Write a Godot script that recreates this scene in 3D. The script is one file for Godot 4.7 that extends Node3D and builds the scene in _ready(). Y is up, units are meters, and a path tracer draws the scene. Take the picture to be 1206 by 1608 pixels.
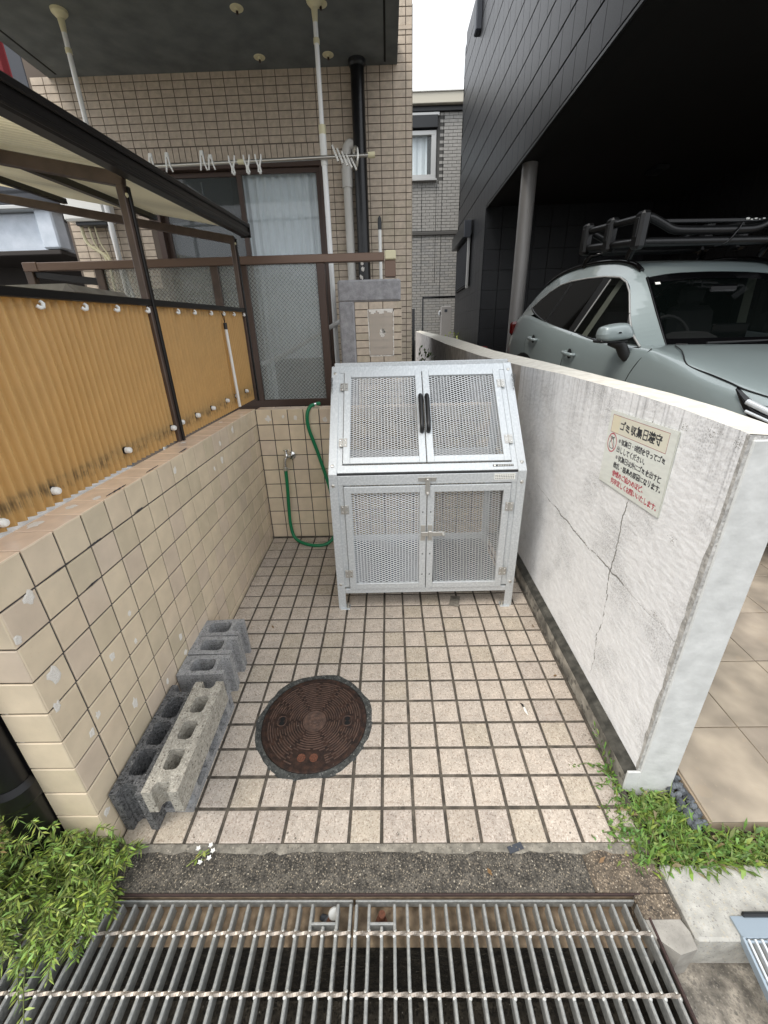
extends Node3D
# A refuse corner between an apartment block and a dark house: tiled floor, low tiled wall, wire bin, white wall, parked car.
# x runs along the street to the right, y is up, -z runs away from the street; units are metres.

const SLOPE := 0.0483            # the paved lot rises away from the street
const EYE := Vector3(0.0478, 1.3971, 0.7162)
var rng := RandomNumberGenerator.new()
var M := {}                      # materials
var used := {}                   # names already taken at top level


func _ready():
	rng.seed = 20240611
	var cam := Camera3D.new()
	cam.name = "camera"
	cam.position = EYE
	cam.rotation = Vector3(-0.4080, 0.0201, -0.0266)
	cam.fov = 103.37
	cam.near = 0.02
	cam.far = 400.0
	cam.current = true
	add_child(cam)
	var env := Environment.new()
	env.background_mode = Environment.BG_SKY
	var sky := Sky.new()
	var pano := PanoramaSkyMaterial.new()
	pano.panorama = overcast_sky()
	pano.energy_multiplier = 1.0
	sky.sky_material = pano
	env.sky = sky
	env.background_energy_multiplier = 1.35
	env.tonemap_mode = Environment.TONE_MAPPER_LINEAR
	env.tonemap_exposure = 1.5
	env.sdfgi_enabled = true
	env.ssao_enabled = true
	env.ssil_enabled = true
	var we := WorldEnvironment.new()
	we.name = "world_environment"
	we.environment = env
	add_child(we)
	var sun := DirectionalLight3D.new()
	sun.name = "sun"
	sun.light_energy = 0.45
	sun.light_color = Color(1.0, 0.97, 0.93)
	sun.light_angular_distance = 22.0
	sun.shadow_enabled = true
	sun.rotation_degrees = Vector3(-56.0, -48.0, 0.0)
	add_child(sun)

	make_materials()
	build_ground()
	build_paved_floor()
	build_low_walls()
	build_white_wall()
	build_parking()
	build_apartment()
	build_dark_house()
	build_far_houses()
	build_awning()
	build_glass_screen()
	build_pillar()
	build_laundry()
	build_pipes()
	build_bin()
	build_manhole()
	build_blocks()
	build_hose()
	build_sign()
	build_drain()
	build_car()
	build_plants()
	build_small_things()


# ---------------------------------------------------------------- mesh helper

class MB:
	var v := PackedVector3Array()
	var n := PackedVector3Array()
	var uv := PackedVector2Array()
	var col := PackedColorArray()
	var ix := PackedInt32Array()
	var tint := Color.WHITE
	var tinted := false

	func _pt(p: Vector3, nn: Vector3, t: Vector2):
		v.append(p)
		n.append(nn)
		uv.append(t)
		col.append(tint)

	func tri(a: Vector3, b: Vector3, c: Vector3):   # counter-clockwise seen from outside
		var nn := (b - a).cross(c - a).normalized()
		var k := v.size()
		_pt(a, nn, Vector2(0, 0))
		_pt(b, nn, Vector2(1, 0))
		_pt(c, nn, Vector2(1, 1))
		ix.append_array([k, k + 2, k + 1])

	func quad(a: Vector3, b: Vector3, c: Vector3, d: Vector3, u0 := Vector2(0, 1), u1 := Vector2(1, 0)):
		var nn := (c - a).cross(d - b).normalized()
		var k := v.size()
		_pt(a, nn, Vector2(u0.x, u0.y))
		_pt(b, nn, Vector2(u1.x, u0.y))
		_pt(c, nn, Vector2(u1.x, u1.y))
		_pt(d, nn, Vector2(u0.x, u1.y))
		ix.append_array([k, k + 2, k + 1, k, k + 3, k + 2])

	func box(c: Vector3, s: Vector3, bev := 0.0, bs := Basis.IDENTITY):
		var h := s * 0.5
		var b: float = minf(bev, minf(h.x, minf(h.y, h.z)) * 0.9)
		for ax in 3:
			for sg in [-1.0, 1.0]:
				var o := Vector3.ZERO
				o[ax] = sg * h[ax]
				var e1 := Vector3.ZERO
				var e2 := Vector3.ZERO
				e1[(ax + 1) % 3] = h[(ax + 1) % 3] - b
				e2[(ax + 2) % 3] = h[(ax + 2) % 3] - b
				if sg > 0:
					quad(c + bs * (o - e1 - e2), c + bs * (o + e1 - e2), c + bs * (o + e1 + e2), c + bs * (o - e1 + e2))
				else:
					quad(c + bs * (o - e1 - e2), c + bs * (o - e1 + e2), c + bs * (o + e1 + e2), c + bs * (o + e1 - e2))
		if b <= 0.0:
			return
		for ax in 3:
			var p := (ax + 1) % 3
			var q := (ax + 2) % 3
			for sp in [-1.0, 1.0]:
				for sq in [-1.0, 1.0]:
					var a1 := Vector3.ZERO
					var a2 := Vector3.ZERO
					a1[p] = sp * h[p]
					a1[q] = sq * (h[q] - b)
					a2[p] = sp * (h[p] - b)
					a2[q] = sq * h[q]
					var l := Vector3.ZERO
					l[ax] = h[ax] - b
					if sp * sq > 0:
						quad(c + bs * (a1 - l), c + bs * (a2 - l), c + bs * (a2 + l), c + bs * (a1 + l))
						# orientation follows the sign pair
					else:
						quad(c + bs * (a2 - l), c + bs * (a1 - l), c + bs * (a1 + l), c + bs * (a2 + l))
		for sx in [-1.0, 1.0]:
			for sy in [-1.0, 1.0]:
				for sz in [-1.0, 1.0]:
					var px := Vector3(sx * h.x, sy * (h.y - b), sz * (h.z - b))
					var py := Vector3(sx * (h.x - b), sy * h.y, sz * (h.z - b))
					var pz := Vector3(sx * (h.x - b), sy * (h.y - b), sz * h.z)
					if sx * sy * sz > 0:
						tri(c + bs * px, c + bs * py, c + bs * pz)
					else:
						tri(c + bs * px, c + bs * pz, c + bs * py)

	func bar(a: Vector3, b: Vector3, w: float, h: float, bev := 0.0, up := Vector3.UP):   # a box from a to b, w across, h along up
		var d := (b - a)
		var z := d.normalized()
		var x := up.cross(z)
		if x.length() < 0.01:
			x = Vector3.RIGHT
		x = x.normalized()
		var y := z.cross(x).normalized()
		box((a + b) * 0.5, Vector3(w, h, d.length()), bev, Basis(x, y, z))

	func tube(pts: Array, r, sides := 8, caps := true):
		var rings := []
		var count := pts.size()
		var up := Vector3(0.31, 0.87, 0.38)
		var last := Vector3.ZERO
		for i in count:
			var p: Vector3 = pts[i]
			var pa: Vector3 = pts[maxi(i - 1, 0)]
			var pb: Vector3 = pts[mini(i + 1, count - 1)]
			var t := (pb - pa).normalized()
			var x: Vector3
			if i == 0:
				x = up.cross(t)
				if x.length() < 0.1:
					x = Vector3.RIGHT.cross(t)
			else:
				x = last - t * last.dot(t)
			x = x.normalized()
			last = x
			var y := t.cross(x)
			var rr: float = r[i] if r is Array else r
			var k := v.size()
			for s in sides + 1:
				var a := TAU * s / sides
				var nn := x * cos(a) + y * sin(a)
				_pt(p + nn * rr, nn, Vector2(float(s) / sides, float(i)))
			rings.append(k)
		for i in count - 1:
			for s in sides:
				var a: int = rings[i] + s
				var b: int = rings[i + 1] + s
				ix.append_array([a, b, a + 1, a + 1, b, b + 1])
		if caps:
			for e in [0, count - 1]:
				var p: Vector3 = pts[e]
				var k: int = rings[e]
				for s in sides:
					if e == 0:
						tri(p, v[k + s + 1], v[k + s])
					else:
						tri(p, v[k + s], v[k + s + 1])

	func lathe(prof: Array, segs: int, xf := Transform3D.IDENTITY, smooth := true):   # profile of Vector2(radius, height), listed from the bottom up
		for i in prof.size() - 1:
			var p: Vector2 = prof[i]
			var q: Vector2 = prof[i + 1]
			var d := q - p
			var nn2 := Vector2(d.y, -d.x).normalized()
			var k := v.size()
			for s in segs + 1:
				var a := TAU * s / segs
				var rad := Vector3(cos(a), 0, -sin(a))
				var nn := xf.basis * (rad * nn2.x + Vector3.UP * nn2.y)
				_pt(xf * (rad * p.x + Vector3.UP * p.y), nn.normalized(), Vector2(float(s) / segs, 0))
				_pt(xf * (rad * q.x + Vector3.UP * q.y), nn.normalized(), Vector2(float(s) / segs, 1))
			for s in segs:
				var a: int = k + s * 2
				ix.append_array([a, a + 1, a + 2, a + 2, a + 1, a + 3])

	func prism(poly: PackedVector2Array, depth: float, xf: Transform3D, holes := []):   # polygon in local xy (counter-clockwise), from z = 0 back to z = -depth
		var outer := poly
		if holes.size():
			pass
		var tris := Geometry2D.triangulate_polygon(outer)
		for i in range(0, tris.size(), 3):
			var a := outer[tris[i]]
			var b := outer[tris[i + 1]]
			var c := outer[tris[i + 2]]
			if (b - a).cross(c - a) < 0:
				var t := b
				b = c
				c = t
			tri(xf * Vector3(a.x, a.y, 0), xf * Vector3(b.x, b.y, 0), xf * Vector3(c.x, c.y, 0))
			tri(xf * Vector3(a.x, a.y, -depth), xf * Vector3(c.x, c.y, -depth), xf * Vector3(b.x, b.y, -depth))
		var m := outer.size()
		for i in m:
			var a := outer[i]
			var b := outer[(i + 1) % m]
			quad(xf * Vector3(a.x, a.y, -depth), xf * Vector3(b.x, b.y, -depth), xf * Vector3(b.x, b.y, 0), xf * Vector3(a.x, a.y, 0))

	func grid(f: Callable, nu: int, nv: int, u_span := Vector2(0, 1), v_span := Vector2(0, 1)):   # f(u, v) -> point; normals from the surface; u x v points outward
		var k := v.size()
		var e := 0.002
		for j in nv + 1:
			for i in nu + 1:
				var u: float = lerpf(u_span.x, u_span.y, float(i) / nu)
				var w: float = lerpf(v_span.x, v_span.y, float(j) / nv)
				var p: Vector3 = f.call(u, w)
				var du: Vector3 = f.call(u + e, w) - f.call(u - e, w)
				var dv: Vector3 = f.call(u, w + e) - f.call(u, w - e)
				_pt(p, du.cross(dv).normalized(), Vector2(u, w))
		for j in nv:
			for i in nu:
				var a: int = k + j * (nu + 1) + i
				var b: int = a + nu + 1
				ix.append_array([a, b, a + 1, a + 1, b, b + 1])

	func mesh(m: Material = null) -> ArrayMesh:
		var arr := []
		arr.resize(Mesh.ARRAY_MAX)
		arr[Mesh.ARRAY_VERTEX] = v
		arr[Mesh.ARRAY_NORMAL] = n
		arr[Mesh.ARRAY_TEX_UV] = uv
		if tinted:
			arr[Mesh.ARRAY_COLOR] = col
		arr[Mesh.ARRAY_INDEX] = ix
		var am := ArrayMesh.new()
		am.add_surface_from_arrays(Mesh.PRIMITIVE_TRIANGLES, arr)
		if m:
			am.surface_set_material(0, m)
		return am


# ---------------------------------------------------------------- scene helpers

func fl(z: float) -> float:      # height of the paved lot
	return -SLOPE * z if z < 0.0 else 0.0


func numbered(called: String) -> String:
	if not used.has(called):
		used[called] = 0
		return called
	used[called] += 1
	return "%s_%03d" % [called, used[called]]


func tag(o: Node, label := "", category := "", group := "", kind := ""):
	if label:
		o.set_meta("label", label)
	if category:
		o.set_meta("category", category)
	if group:
		o.set_meta("group", group)
	if kind:
		o.set_meta("kind", kind)


func thing(called: String, at: Vector3, label: String, category: String, group := "", kind := "") -> Node3D:
	var o := Node3D.new()
	o.name = numbered(called)
	o.position = at
	add_child(o)
	tag(o, label, category, group, kind)
	return o


func part(called: String, m: Mesh, parent: Node, mat: Material = null, at := Transform3D.IDENTITY) -> MeshInstance3D:
	var o := MeshInstance3D.new()
	var key := "%d/%s" % [parent.get_instance_id(), called]
	if used.has(key):
		used[key] += 1
		o.name = "%s_%03d" % [called, used[key]]
	else:
		used[key] = 0
		o.name = called
	o.mesh = m
	if mat:
		o.material_override = mat
	o.transform = at
	parent.add_child(o, true)
	return o


func pmb(called: String, mb: MB, parent: Node, mat: Material) -> MeshInstance3D:
	return part(called, mb.mesh(mat), parent)


func solo(called: String, mb: MB, mat: Material, label: String, category: String, group := "", kind := "") -> MeshInstance3D:
	var o := MeshInstance3D.new()
	o.name = numbered(called)
	o.mesh = mb.mesh(mat)
	add_child(o)
	tag(o, label, category, group, kind)
	return o


func bx(called: String, parent: Node, mat: Material, c: Vector3, s: Vector3, bev := 0.0, bs := Basis.IDENTITY) -> MeshInstance3D:
	var m := MB.new()
	m.box(c, s, bev, bs)
	return pmb(called, m, parent, mat)


func lin(r: float, g: float, b: float, a := 1.0) -> Color:
	var c := Color(r, g, b).linear_to_srgb()
	c.a = a
	return c


func smooth_path(pts: Array, per := 6) -> Array:
	var out := []
	for i in pts.size() - 1:
		var p0: Vector3 = pts[maxi(i - 1, 0)]
		var p1: Vector3 = pts[i]
		var p2: Vector3 = pts[i + 1]
		var p3: Vector3 = pts[mini(i + 2, pts.size() - 1)]
		for k in per:
			var t := float(k) / per
			out.append(0.5 * ((2.0 * p1) + (p2 - p0) * t + (2.0 * p0 - 5.0 * p1 + 4.0 * p2 - p3) * t * t + (3.0 * p1 - p0 - 3.0 * p2 + p3) * t * t * t))
	out.append(pts[-1])
	return out


func tile_mesh(w: float, h: float, thick: float, bev: float) -> ArrayMesh:   # a tile lying in xy, face towards +z, back at z = 0
	var m := MB.new()
	var a := w * 0.5
	var b := h * 0.5
	var z0 := thick - bev * 0.7
	var o := [Vector3(-a, -b, 0), Vector3(a, -b, 0), Vector3(a, b, 0), Vector3(-a, b, 0)]
	for i in 4:
		var p: Vector3 = o[i]
		var q: Vector3 = o[(i + 1) % 4]
		var up := Vector3(0, 0, z0)
		m.quad(p, q, q + up, p + up)
		var pi := Vector3(p.x - signf(p.x) * bev, p.y - signf(p.y) * bev, thick)
		var qi := Vector3(q.x - signf(q.x) * bev, q.y - signf(q.y) * bev, thick)
		m.quad(p + up, q + up, qi, pi)
	m.quad(Vector3(-a + bev, -b + bev, thick), Vector3(a - bev, -b + bev, thick), Vector3(a - bev, b - bev, thick), Vector3(-a + bev, b - bev, thick))
	return m.mesh()


func join_parts(called: String, rows: Array, parent: Node, mat: Material):   # rows of [mesh, transform]: joined into one part of kind stuff
	if rows.is_empty():
		return
	var m := MB.new()
	for r in rows:
		var arr: Array = (r[0] as ArrayMesh).surface_get_arrays(0)
		var xf: Transform3D = r[1]
		var k := m.v.size()
		var vs: PackedVector3Array = arr[Mesh.ARRAY_VERTEX]
		var ns: PackedVector3Array = arr[Mesh.ARRAY_NORMAL]
		for i in vs.size():
			m._pt(xf * vs[i], (xf.basis * ns[i]).normalized(), Vector2.ZERO)
		for i in arr[Mesh.ARRAY_INDEX]:
			m.ix.append(k + i)
	var o := pmb(called, m, parent, mat)
	o.set_meta("kind", "stuff")


# lays tiles: rows of [mesh, transform, material]; the nearest ones to the eye become parts, the rest one part of kind stuff
func lay(called: String, rows: Array, parent: Node3D, most := 300):
	var world := parent.transform
	rows.sort_custom(func(p, q): return (world * p[1].origin).distance_squared_to(EYE) < (world * q[1].origin).distance_squared_to(EYE))
	var rest := []
	for i in rows.size():
		if i < most:
			part(called, rows[i][0], parent, rows[i][2], rows[i][1])
		else:
			rest.append(rows[i])
	if rest.size():
		join_parts("far_" + called + "s", rest, parent, rest[0][2])


# ---------------------------------------------------------------- materials

func overcast_sky() -> ImageTexture:
	var w := 512
	var h := 256
	var im := Image.create(w, h, false, Image.FORMAT_RGBF)
	var fn := FastNoiseLite.new()
	fn.seed = 5
	fn.frequency = 1.6
	fn.fractal_octaves = 4
	for y in h:
		var el := PI * (0.5 - (y + 0.5) / h)
		for x in w:
			var az := TAU * (x + 0.5) / w
			var d := Vector3(cos(el) * cos(az), sin(el), cos(el) * sin(az))
			var k := fn.get_noise_3dv(Vector3(d.x, d.y * 2.0, d.z) * 1.3)
			if el > 0.0:
				var b := 0.62 + 0.42 * sin(el) + 0.16 * k
				im.set_pixel(x, y, Color(b * 0.955, b * 0.985, b * 1.03))
			else:
				im.set_pixel(x, y, Color(0.16, 0.16, 0.155))
	return ImageTexture.create_from_image(im)


func std(col: Color, rough := 0.8, metal := 0.0) -> StandardMaterial3D:
	var m := StandardMaterial3D.new()
	m.albedo_color = col
	m.roughness = rough
	m.metallic = metal
	return m


func noise_tex(freq: float, seed_n: int, lo: Color, hi: Color, kind := FastNoiseLite.TYPE_SIMPLEX_SMOOTH, octaves := 4, size := 512) -> NoiseTexture2D:
	var fn := FastNoiseLite.new()
	fn.noise_type = kind
	fn.seed = seed_n
	fn.frequency = freq
	fn.fractal_octaves = octaves
	var t := NoiseTexture2D.new()
	t.width = size
	t.height = size
	t.seamless = true
	var g := Gradient.new()
	g.set_color(0, lo)
	g.set_color(1, hi)
	t.color_ramp = g
	t.noise = fn
	return t


func bump_tex(freq: float, seed_n: int, kind := FastNoiseLite.TYPE_SIMPLEX_SMOOTH, octaves := 4) -> NoiseTexture2D:
	return noise_tex(freq, seed_n, Color.BLACK, Color.WHITE, kind, octaves, 512)


# a mottled base with sprinkled grains: each spec is [how many, colour, largest radius in pixels, strength]
func grain_tex(size: int, seed_n: int, base: Color, mottle: float, freq: float, specs: Array) -> ImageTexture:
	var fn := FastNoiseLite.new()
	fn.seed = seed_n
	fn.frequency = freq
	fn.fractal_octaves = 4
	var nb := fn.get_seamless_image(size, size).get_data()
	var data := PackedByteArray()
	data.resize(size * size * 3)
	var br := base.r * 255.0
	var bg := base.g * 255.0
	var bb := base.b * 255.0
	for i in size * size:
		var k := 1.0 + mottle * (nb[i] / 127.5 - 1.0)
		data[i * 3] = clampi(int(br * k), 0, 255)
		data[i * 3 + 1] = clampi(int(bg * k), 0, 255)
		data[i * 3 + 2] = clampi(int(bb * k), 0, 255)
	var r := RandomNumberGenerator.new()
	r.seed = seed_n * 7 + 3
	for s in specs:
		var c: Color = s[1]
		for q in int(s[0]):
			var cx := r.randi() % size
			var cy := r.randi() % size
			var rad: float = r.randf_range(0.5, s[2])
			var st: float = s[3] * r.randf_range(0.5, 1.0)
			var ri := int(ceil(rad))
			var ex := r.randf_range(0.6, 1.6)
			for dy in range(-ri, ri + 1):
				for dx in range(-ri, ri + 1):
					if dx * dx * ex + dy * dy / ex <= rad * rad:
						var i := (posmod(cy + dy, size) * size + posmod(cx + dx, size)) * 3
						data[i] = int(lerpf(data[i], c.r * 255.0, st))
						data[i + 1] = int(lerpf(data[i + 1], c.g * 255.0, st))
						data[i + 2] = int(lerpf(data[i + 2], c.b * 255.0, st))
	return ImageTexture.create_from_image(Image.create_from_data(size, size, false, Image.FORMAT_RGB8, data))


func tri(m: StandardMaterial3D, per_metre: float) -> StandardMaterial3D:
	m.uv1_triplanar = true
	m.uv1_world_triplanar = true
	m.uv1_scale = Vector3.ONE * per_metre
	return m


func relief(m: StandardMaterial3D, t: Texture2D, cm: float) -> StandardMaterial3D:
	m.heightmap_enabled = true
	m.heightmap_texture = t
	m.heightmap_scale = cm
	return m


func tex_mat(t: Texture2D, per_metre: float, rough: float, tint := Color.WHITE, metal := 0.0) -> StandardMaterial3D:
	var m := std(tint, rough, metal)
	m.albedo_texture = t
	return tri(m, per_metre)


func shades(base: StandardMaterial3D, k: int, spread: float, seed_n: int) -> Array:
	var r := RandomNumberGenerator.new()
	r.seed = seed_n
	var out := []
	for i in k:
		var m: StandardMaterial3D = base.duplicate()
		var s := 1.0 + spread * (2.0 * i / maxf(k - 1, 1) - 1.0)
		var c := base.albedo_color
		m.albedo_color = Color(minf(c.r * s, 1), minf(c.g * s * r.randf_range(0.99, 1.01), 1), minf(c.b * s * r.randf_range(0.98, 1.02), 1))
		out.append(m)
	return out


func make_materials():
	var coarse := bump_tex(0.05, 11)
	var fine := bump_tex(0.16, 12)
	var cells := bump_tex(0.07, 13, FastNoiseLite.TYPE_CELLULAR, 2)
	# floor tile: pinkish beige with brown grains
	var t_floor := grain_tex(512, 21, Color(0.728, 0.682, 0.628), 0.07, 0.010, [[2600, Color(0.58, 0.51, 0.45), 4.5, 0.55], [1100, Color(0.44, 0.39, 0.35), 3.6, 0.65], [2200, Color(0.90, 0.86, 0.81), 4.5, 0.5]])
	M.floor_tiles = shades(relief(tex_mat(t_floor, 3.2, 0.62), fine, 0.03), 8, 0.075, 1)
	var t_grout := grain_tex(512, 22, Color(0.345, 0.32, 0.285), 0.34, 0.02, [[1800, Color(0.22, 0.21, 0.19), 3.0, 0.6], [900, Color(0.55, 0.52, 0.47), 2.0, 0.6]])
	M.grout = relief(tex_mat(t_grout, 1.7, 0.95), fine, 0.08)
	# glazed wall tile
	var t_wall := grain_tex(512, 23, Color(0.865, 0.80, 0.695), 0.035, 0.008, [[500, Color(0.80, 0.70, 0.57), 2.0, 0.25]])
	M.wall_tiles = shades(tex_mat(t_wall, 2.1, 0.16), 6, 0.05, 2)
	for m in M.wall_tiles:
		relief(m, coarse, 0.012)
	M.wall_grout = tex_mat(noise_tex(0.03, 24, Color(0.21, 0.205, 0.215), Color(0.36, 0.345, 0.34)), 2.0, 0.95)
	M.cap_tiles = shades(tex_mat(grain_tex(512, 25, Color(0.93, 0.84, 0.745), 0.05, 0.01, [[250, Color(0.92, 0.86, 0.79), 5.0, 0.5]]), 2.3, 0.22), 3, 0.04, 3)
	M.chip = relief(tex_mat(noise_tex(0.06, 26, Color(0.80, 0.77, 0.72), Color(0.97, 0.96, 0.94)), 9.0, 0.85), cells, 0.05)
	# building tile
	var t_bt := grain_tex(256, 27, Color(0.765, 0.705, 0.63), 0.07, 0.02, [[600, Color(0.65, 0.57, 0.49), 2.0, 0.4]])
	M.facade_tiles = shades(tex_mat(t_bt, 3.0, 0.55), 5, 0.06, 4)
	M.facade_grout = std(Color(0.42, 0.38, 0.345), 0.95)
	M.soffit = relief(tex_mat(noise_tex(0.012, 28, Color(0.355, 0.37, 0.37), Color(0.45, 0.465, 0.46)), 0.7, 0.9), fine, 0.05)
	# concretes
	var t_conc := grain_tex(512, 29, Color(0.56, 0.555, 0.55), 0.14, 0.01, [[2600, Color(0.42, 0.42, 0.42), 1.6, 0.5], [1600, Color(0.72, 0.71, 0.70), 1.6, 0.5]])
	M.concrete = relief(tex_mat(t_conc, 2.2, 0.92), fine, 0.08)
	M.render_grey = relief(tex_mat(grain_tex(512, 30, Color(0.60, 0.595, 0.60), 0.12, 0.012, [[9000, Color(0.45, 0.45, 0.46), 1.6, 0.6], [7000, Color(0.75, 0.74, 0.74), 1.6, 0.6]]), 2.6, 0.95), fine, 0.25)
	var t_kerb := grain_tex(512, 31, Color(0.54, 0.525, 0.49), 0.40, 0.010, [[420, Color(0.17, 0.165, 0.15), 9.0, 0.5], [900, Color(0.62, 0.60, 0.56), 2.0, 0.5]])
	M.mouldy = relief(tex_mat(t_kerb, 1.6, 0.95), coarse, 0.15)
	M.mould_black = relief(tex_mat(noise_tex(0.02, 131, Color(0.12, 0.12, 0.105), Color(0.40, 0.39, 0.36)), 1.8, 0.95), coarse, 0.2)
	var t_peb := grain_tex(1024, 32, Color(0.30, 0.285, 0.26), 0.34, 0.008, [[5000, Color(0.12, 0.115, 0.105), 7.0, 0.7], [5200, Color(0.48, 0.45, 0.40), 6.0, 0.7], [2600, Color(0.64, 0.59, 0.51), 5.5, 0.8], [420, Color(0.82, 0.78, 0.70), 5.5, 0.9]])
	M.pebble = relief(tex_mat(t_peb, 2.6, 0.9), cells, 0.35)
	var t_pebl := grain_tex(1024, 33, Color(0.385, 0.345, 0.295), 0.30, 0.008, [[4000, Color(0.28, 0.245, 0.21), 7.0, 0.7], [4200, Color(0.68, 0.61, 0.52), 6.5, 0.75], [700, Color(0.20, 0.19, 0.18), 11.0, 0.7], [700, Color(0.86, 0.81, 0.73), 5.5, 0.85]])
	M.pebble_light = relief(tex_mat(t_pebl, 2.6, 0.9), cells, 0.35)
	M.mortar = relief(tex_mat(grain_tex(512, 34, Color(0.50, 0.48, 0.44), 0.25, 0.02, [[2000, Color(0.33, 0.32, 0.29), 2.5, 0.6], [500, Color(0.78, 0.74, 0.68), 3.0, 0.6]]), 2.3, 0.95), coarse, 0.3)
	M.mortar_pale = relief(tex_mat(grain_tex(512, 134, Color(0.70, 0.695, 0.68), 0.16, 0.02, [[1600, Color(0.52, 0.51, 0.49), 4.0, 0.5], [500, Color(0.85, 0.84, 0.81), 4.0, 0.6]]), 2.3, 0.95), coarse, 0.2)
	M.mortar_dark = relief(tex_mat(grain_tex(512, 35, Color(0.27, 0.275, 0.265), 0.35, 0.02, [[1600, Color(0.15, 0.155, 0.15), 6.0, 0.6], [900, Color(0.55, 0.55, 0.53), 5.0, 0.7]]), 3.2, 0.95), fine, 0.2)
	M.granite = relief(tex_mat(grain_tex(512, 36, Color(0.675, 0.668, 0.64), 0.13, 0.012, [[2600, Color(0.66, 0.65, 0.62), 4.6, 0.6], [1000, Color(0.48, 0.47, 0.46), 3.6, 0.65], [700, Color(0.76, 0.71, 0.61), 5.0, 0.5]]), 3.2, 0.8), fine, 0.06)
	M.kerb_side = relief(tex_mat(grain_tex(512, 37, Color(0.60, 0.585, 0.555), 0.14, 0.012, [[2500, Color(0.50, 0.49, 0.46), 2.0, 0.5]]), 2.5, 0.9), fine, 0.06)
	M.road = relief(tex_mat(grain_tex(1024, 38, Color(0.52, 0.495, 0.455), 0.38, 0.007, [[2600, Color(0.23, 0.225, 0.22), 9.0, 0.28], [6000, Color(0.38, 0.36, 0.33), 5.0, 0.4], [3000, Color(0.70, 0.67, 0.62), 4.5, 0.45]]), 1.9, 0.92), fine, 0.15)
	M.asphalt = relief(tex_mat(grain_tex(512, 39, Color(0.27, 0.265, 0.26), 0.15, 0.02, [[6000, Color(0.20, 0.20, 0.20), 2.0, 0.6], [2500, Color(0.42, 0.41, 0.40), 1.6, 0.6]]), 1.5, 0.93), fine, 0.2)
	M.drain_bed = relief(tex_mat(grain_tex(512, 40, Color(0.25, 0.23, 0.195), 0.4, 0.02, [[2600, Color(0.09, 0.085, 0.07), 4.0, 0.7], [700, Color(0.40, 0.38, 0.34), 3.5, 0.7], [120, Color(0.72, 0.70, 0.66), 3.0, 0.8]]), 2.4, 0.9), coarse, 0.6)
	M.ledge = tex_mat(noise_tex(0.02, 41, Color(0.42, 0.36, 0.29), Color(0.68, 0.60, 0.50)), 2.5, 0.9)
	M.soil = relief(tex_mat(grain_tex(512, 42, Color(0.20, 0.17, 0.13), 0.35, 0.02, [[3000, Color(0.11, 0.095, 0.07), 3.0, 0.6], [1200, Color(0.37, 0.33, 0.26), 3.0, 0.6]]), 3.0, 0.97), coarse, 0.5)
	# blocks
	M.block_dark = relief(tex_mat(grain_tex(512, 43, Color(0.41, 0.41, 0.41), 0.16, 0.02, [[2600, Color(0.15, 0.15, 0.15), 5.5, 0.7], [2200, Color(0.52, 0.52, 0.52), 4.5, 0.65], [260, Color(0.72, 0.71, 0.69), 3.6, 0.8]]), 3.4, 0.97), cells, 0.5)
	M.block_mid = relief(tex_mat(grain_tex(512, 44, Color(0.60, 0.60, 0.60), 0.12, 0.02, [[2200, Color(0.35, 0.35, 0.35), 5.0, 0.6], [2200, Color(0.70, 0.70, 0.69), 4.6, 0.6]]), 3.4, 0.97), cells, 0.3)
	M.block_pale = relief(tex_mat(grain_tex(512, 45, Color(0.655, 0.635, 0.59), 0.12, 0.015, [[1700, Color(0.45, 0.43, 0.39), 5.5, 0.55], [2200, Color(0.81, 0.79, 0.74), 5.0, 0.6], [160, Color(0.28, 0.26, 0.23), 6.0, 0.75]]), 3.4, 0.97), cells, 0.3)
	# metals
	var t_galv := noise_tex(0.045, 46, Color(0.735, 0.755, 0.765), Color(0.86, 0.875, 0.88), FastNoiseLite.TYPE_CELLULAR, 3)
	M.galv = tex_mat(t_galv, 4.0, 0.45, Color.WHITE, 0.4)
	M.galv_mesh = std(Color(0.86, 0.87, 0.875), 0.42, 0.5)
	M.sheet_steel = tex_mat(t_galv, 3.0, 0.4, Color(0.74, 0.75, 0.76), 0.6)
	M.ramp_steel = std(Color(0.60, 0.65, 0.69), 0.45, 0.3)
	M.dark_top = std(Color(0.33, 0.31, 0.32), 0.3, 0.3)
	M.steel = std(Color(0.80, 0.79, 0.76), 0.28, 0.9)
	M.stainless = std(Color(0.74, 0.735, 0.715), 0.36, 0.7)
	M.chrome = std(Color(0.86, 0.86, 0.85), 0.12, 1.0)
	M.grate_steel = tex_mat(noise_tex(0.03, 47, Color(0.52, 0.53, 0.525), Color(0.69, 0.69, 0.67)), 5.0, 0.45, Color.WHITE, 0.3)
	M.grate_cross = tex_mat(noise_tex(0.05, 48, Color(0.52, 0.46, 0.40), Color(0.74, 0.725, 0.70)), 8.0, 0.42, Color.WHITE, 0.5)
	M.weld = std(Color(0.74, 0.74, 0.72), 0.4, 0.4)
	M.galv_shaded = std(Color(0.45, 0.455, 0.46), 0.5, 0.4)  # rear and side mesh: the bin's inner shade put into the colour
	M.rust = relief(tex_mat(noise_tex(0.012, 49, Color(0.13, 0.10, 0.09), Color(0.32, 0.225, 0.18)), 5.0, 0.5, Color.WHITE, 0.35), fine, 0.08)
	M.rust_light = relief(tex_mat(noise_tex(0.05, 50, Color(0.28, 0.16, 0.11), Color(0.50, 0.31, 0.22)), 6.0, 0.75), fine, 0.1)
	M.rust_worn = tex_mat(noise_tex(0.012, 149, Color(0.22, 0.17, 0.15), Color(0.43, 0.33, 0.275)), 5.0, 0.7)
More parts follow.
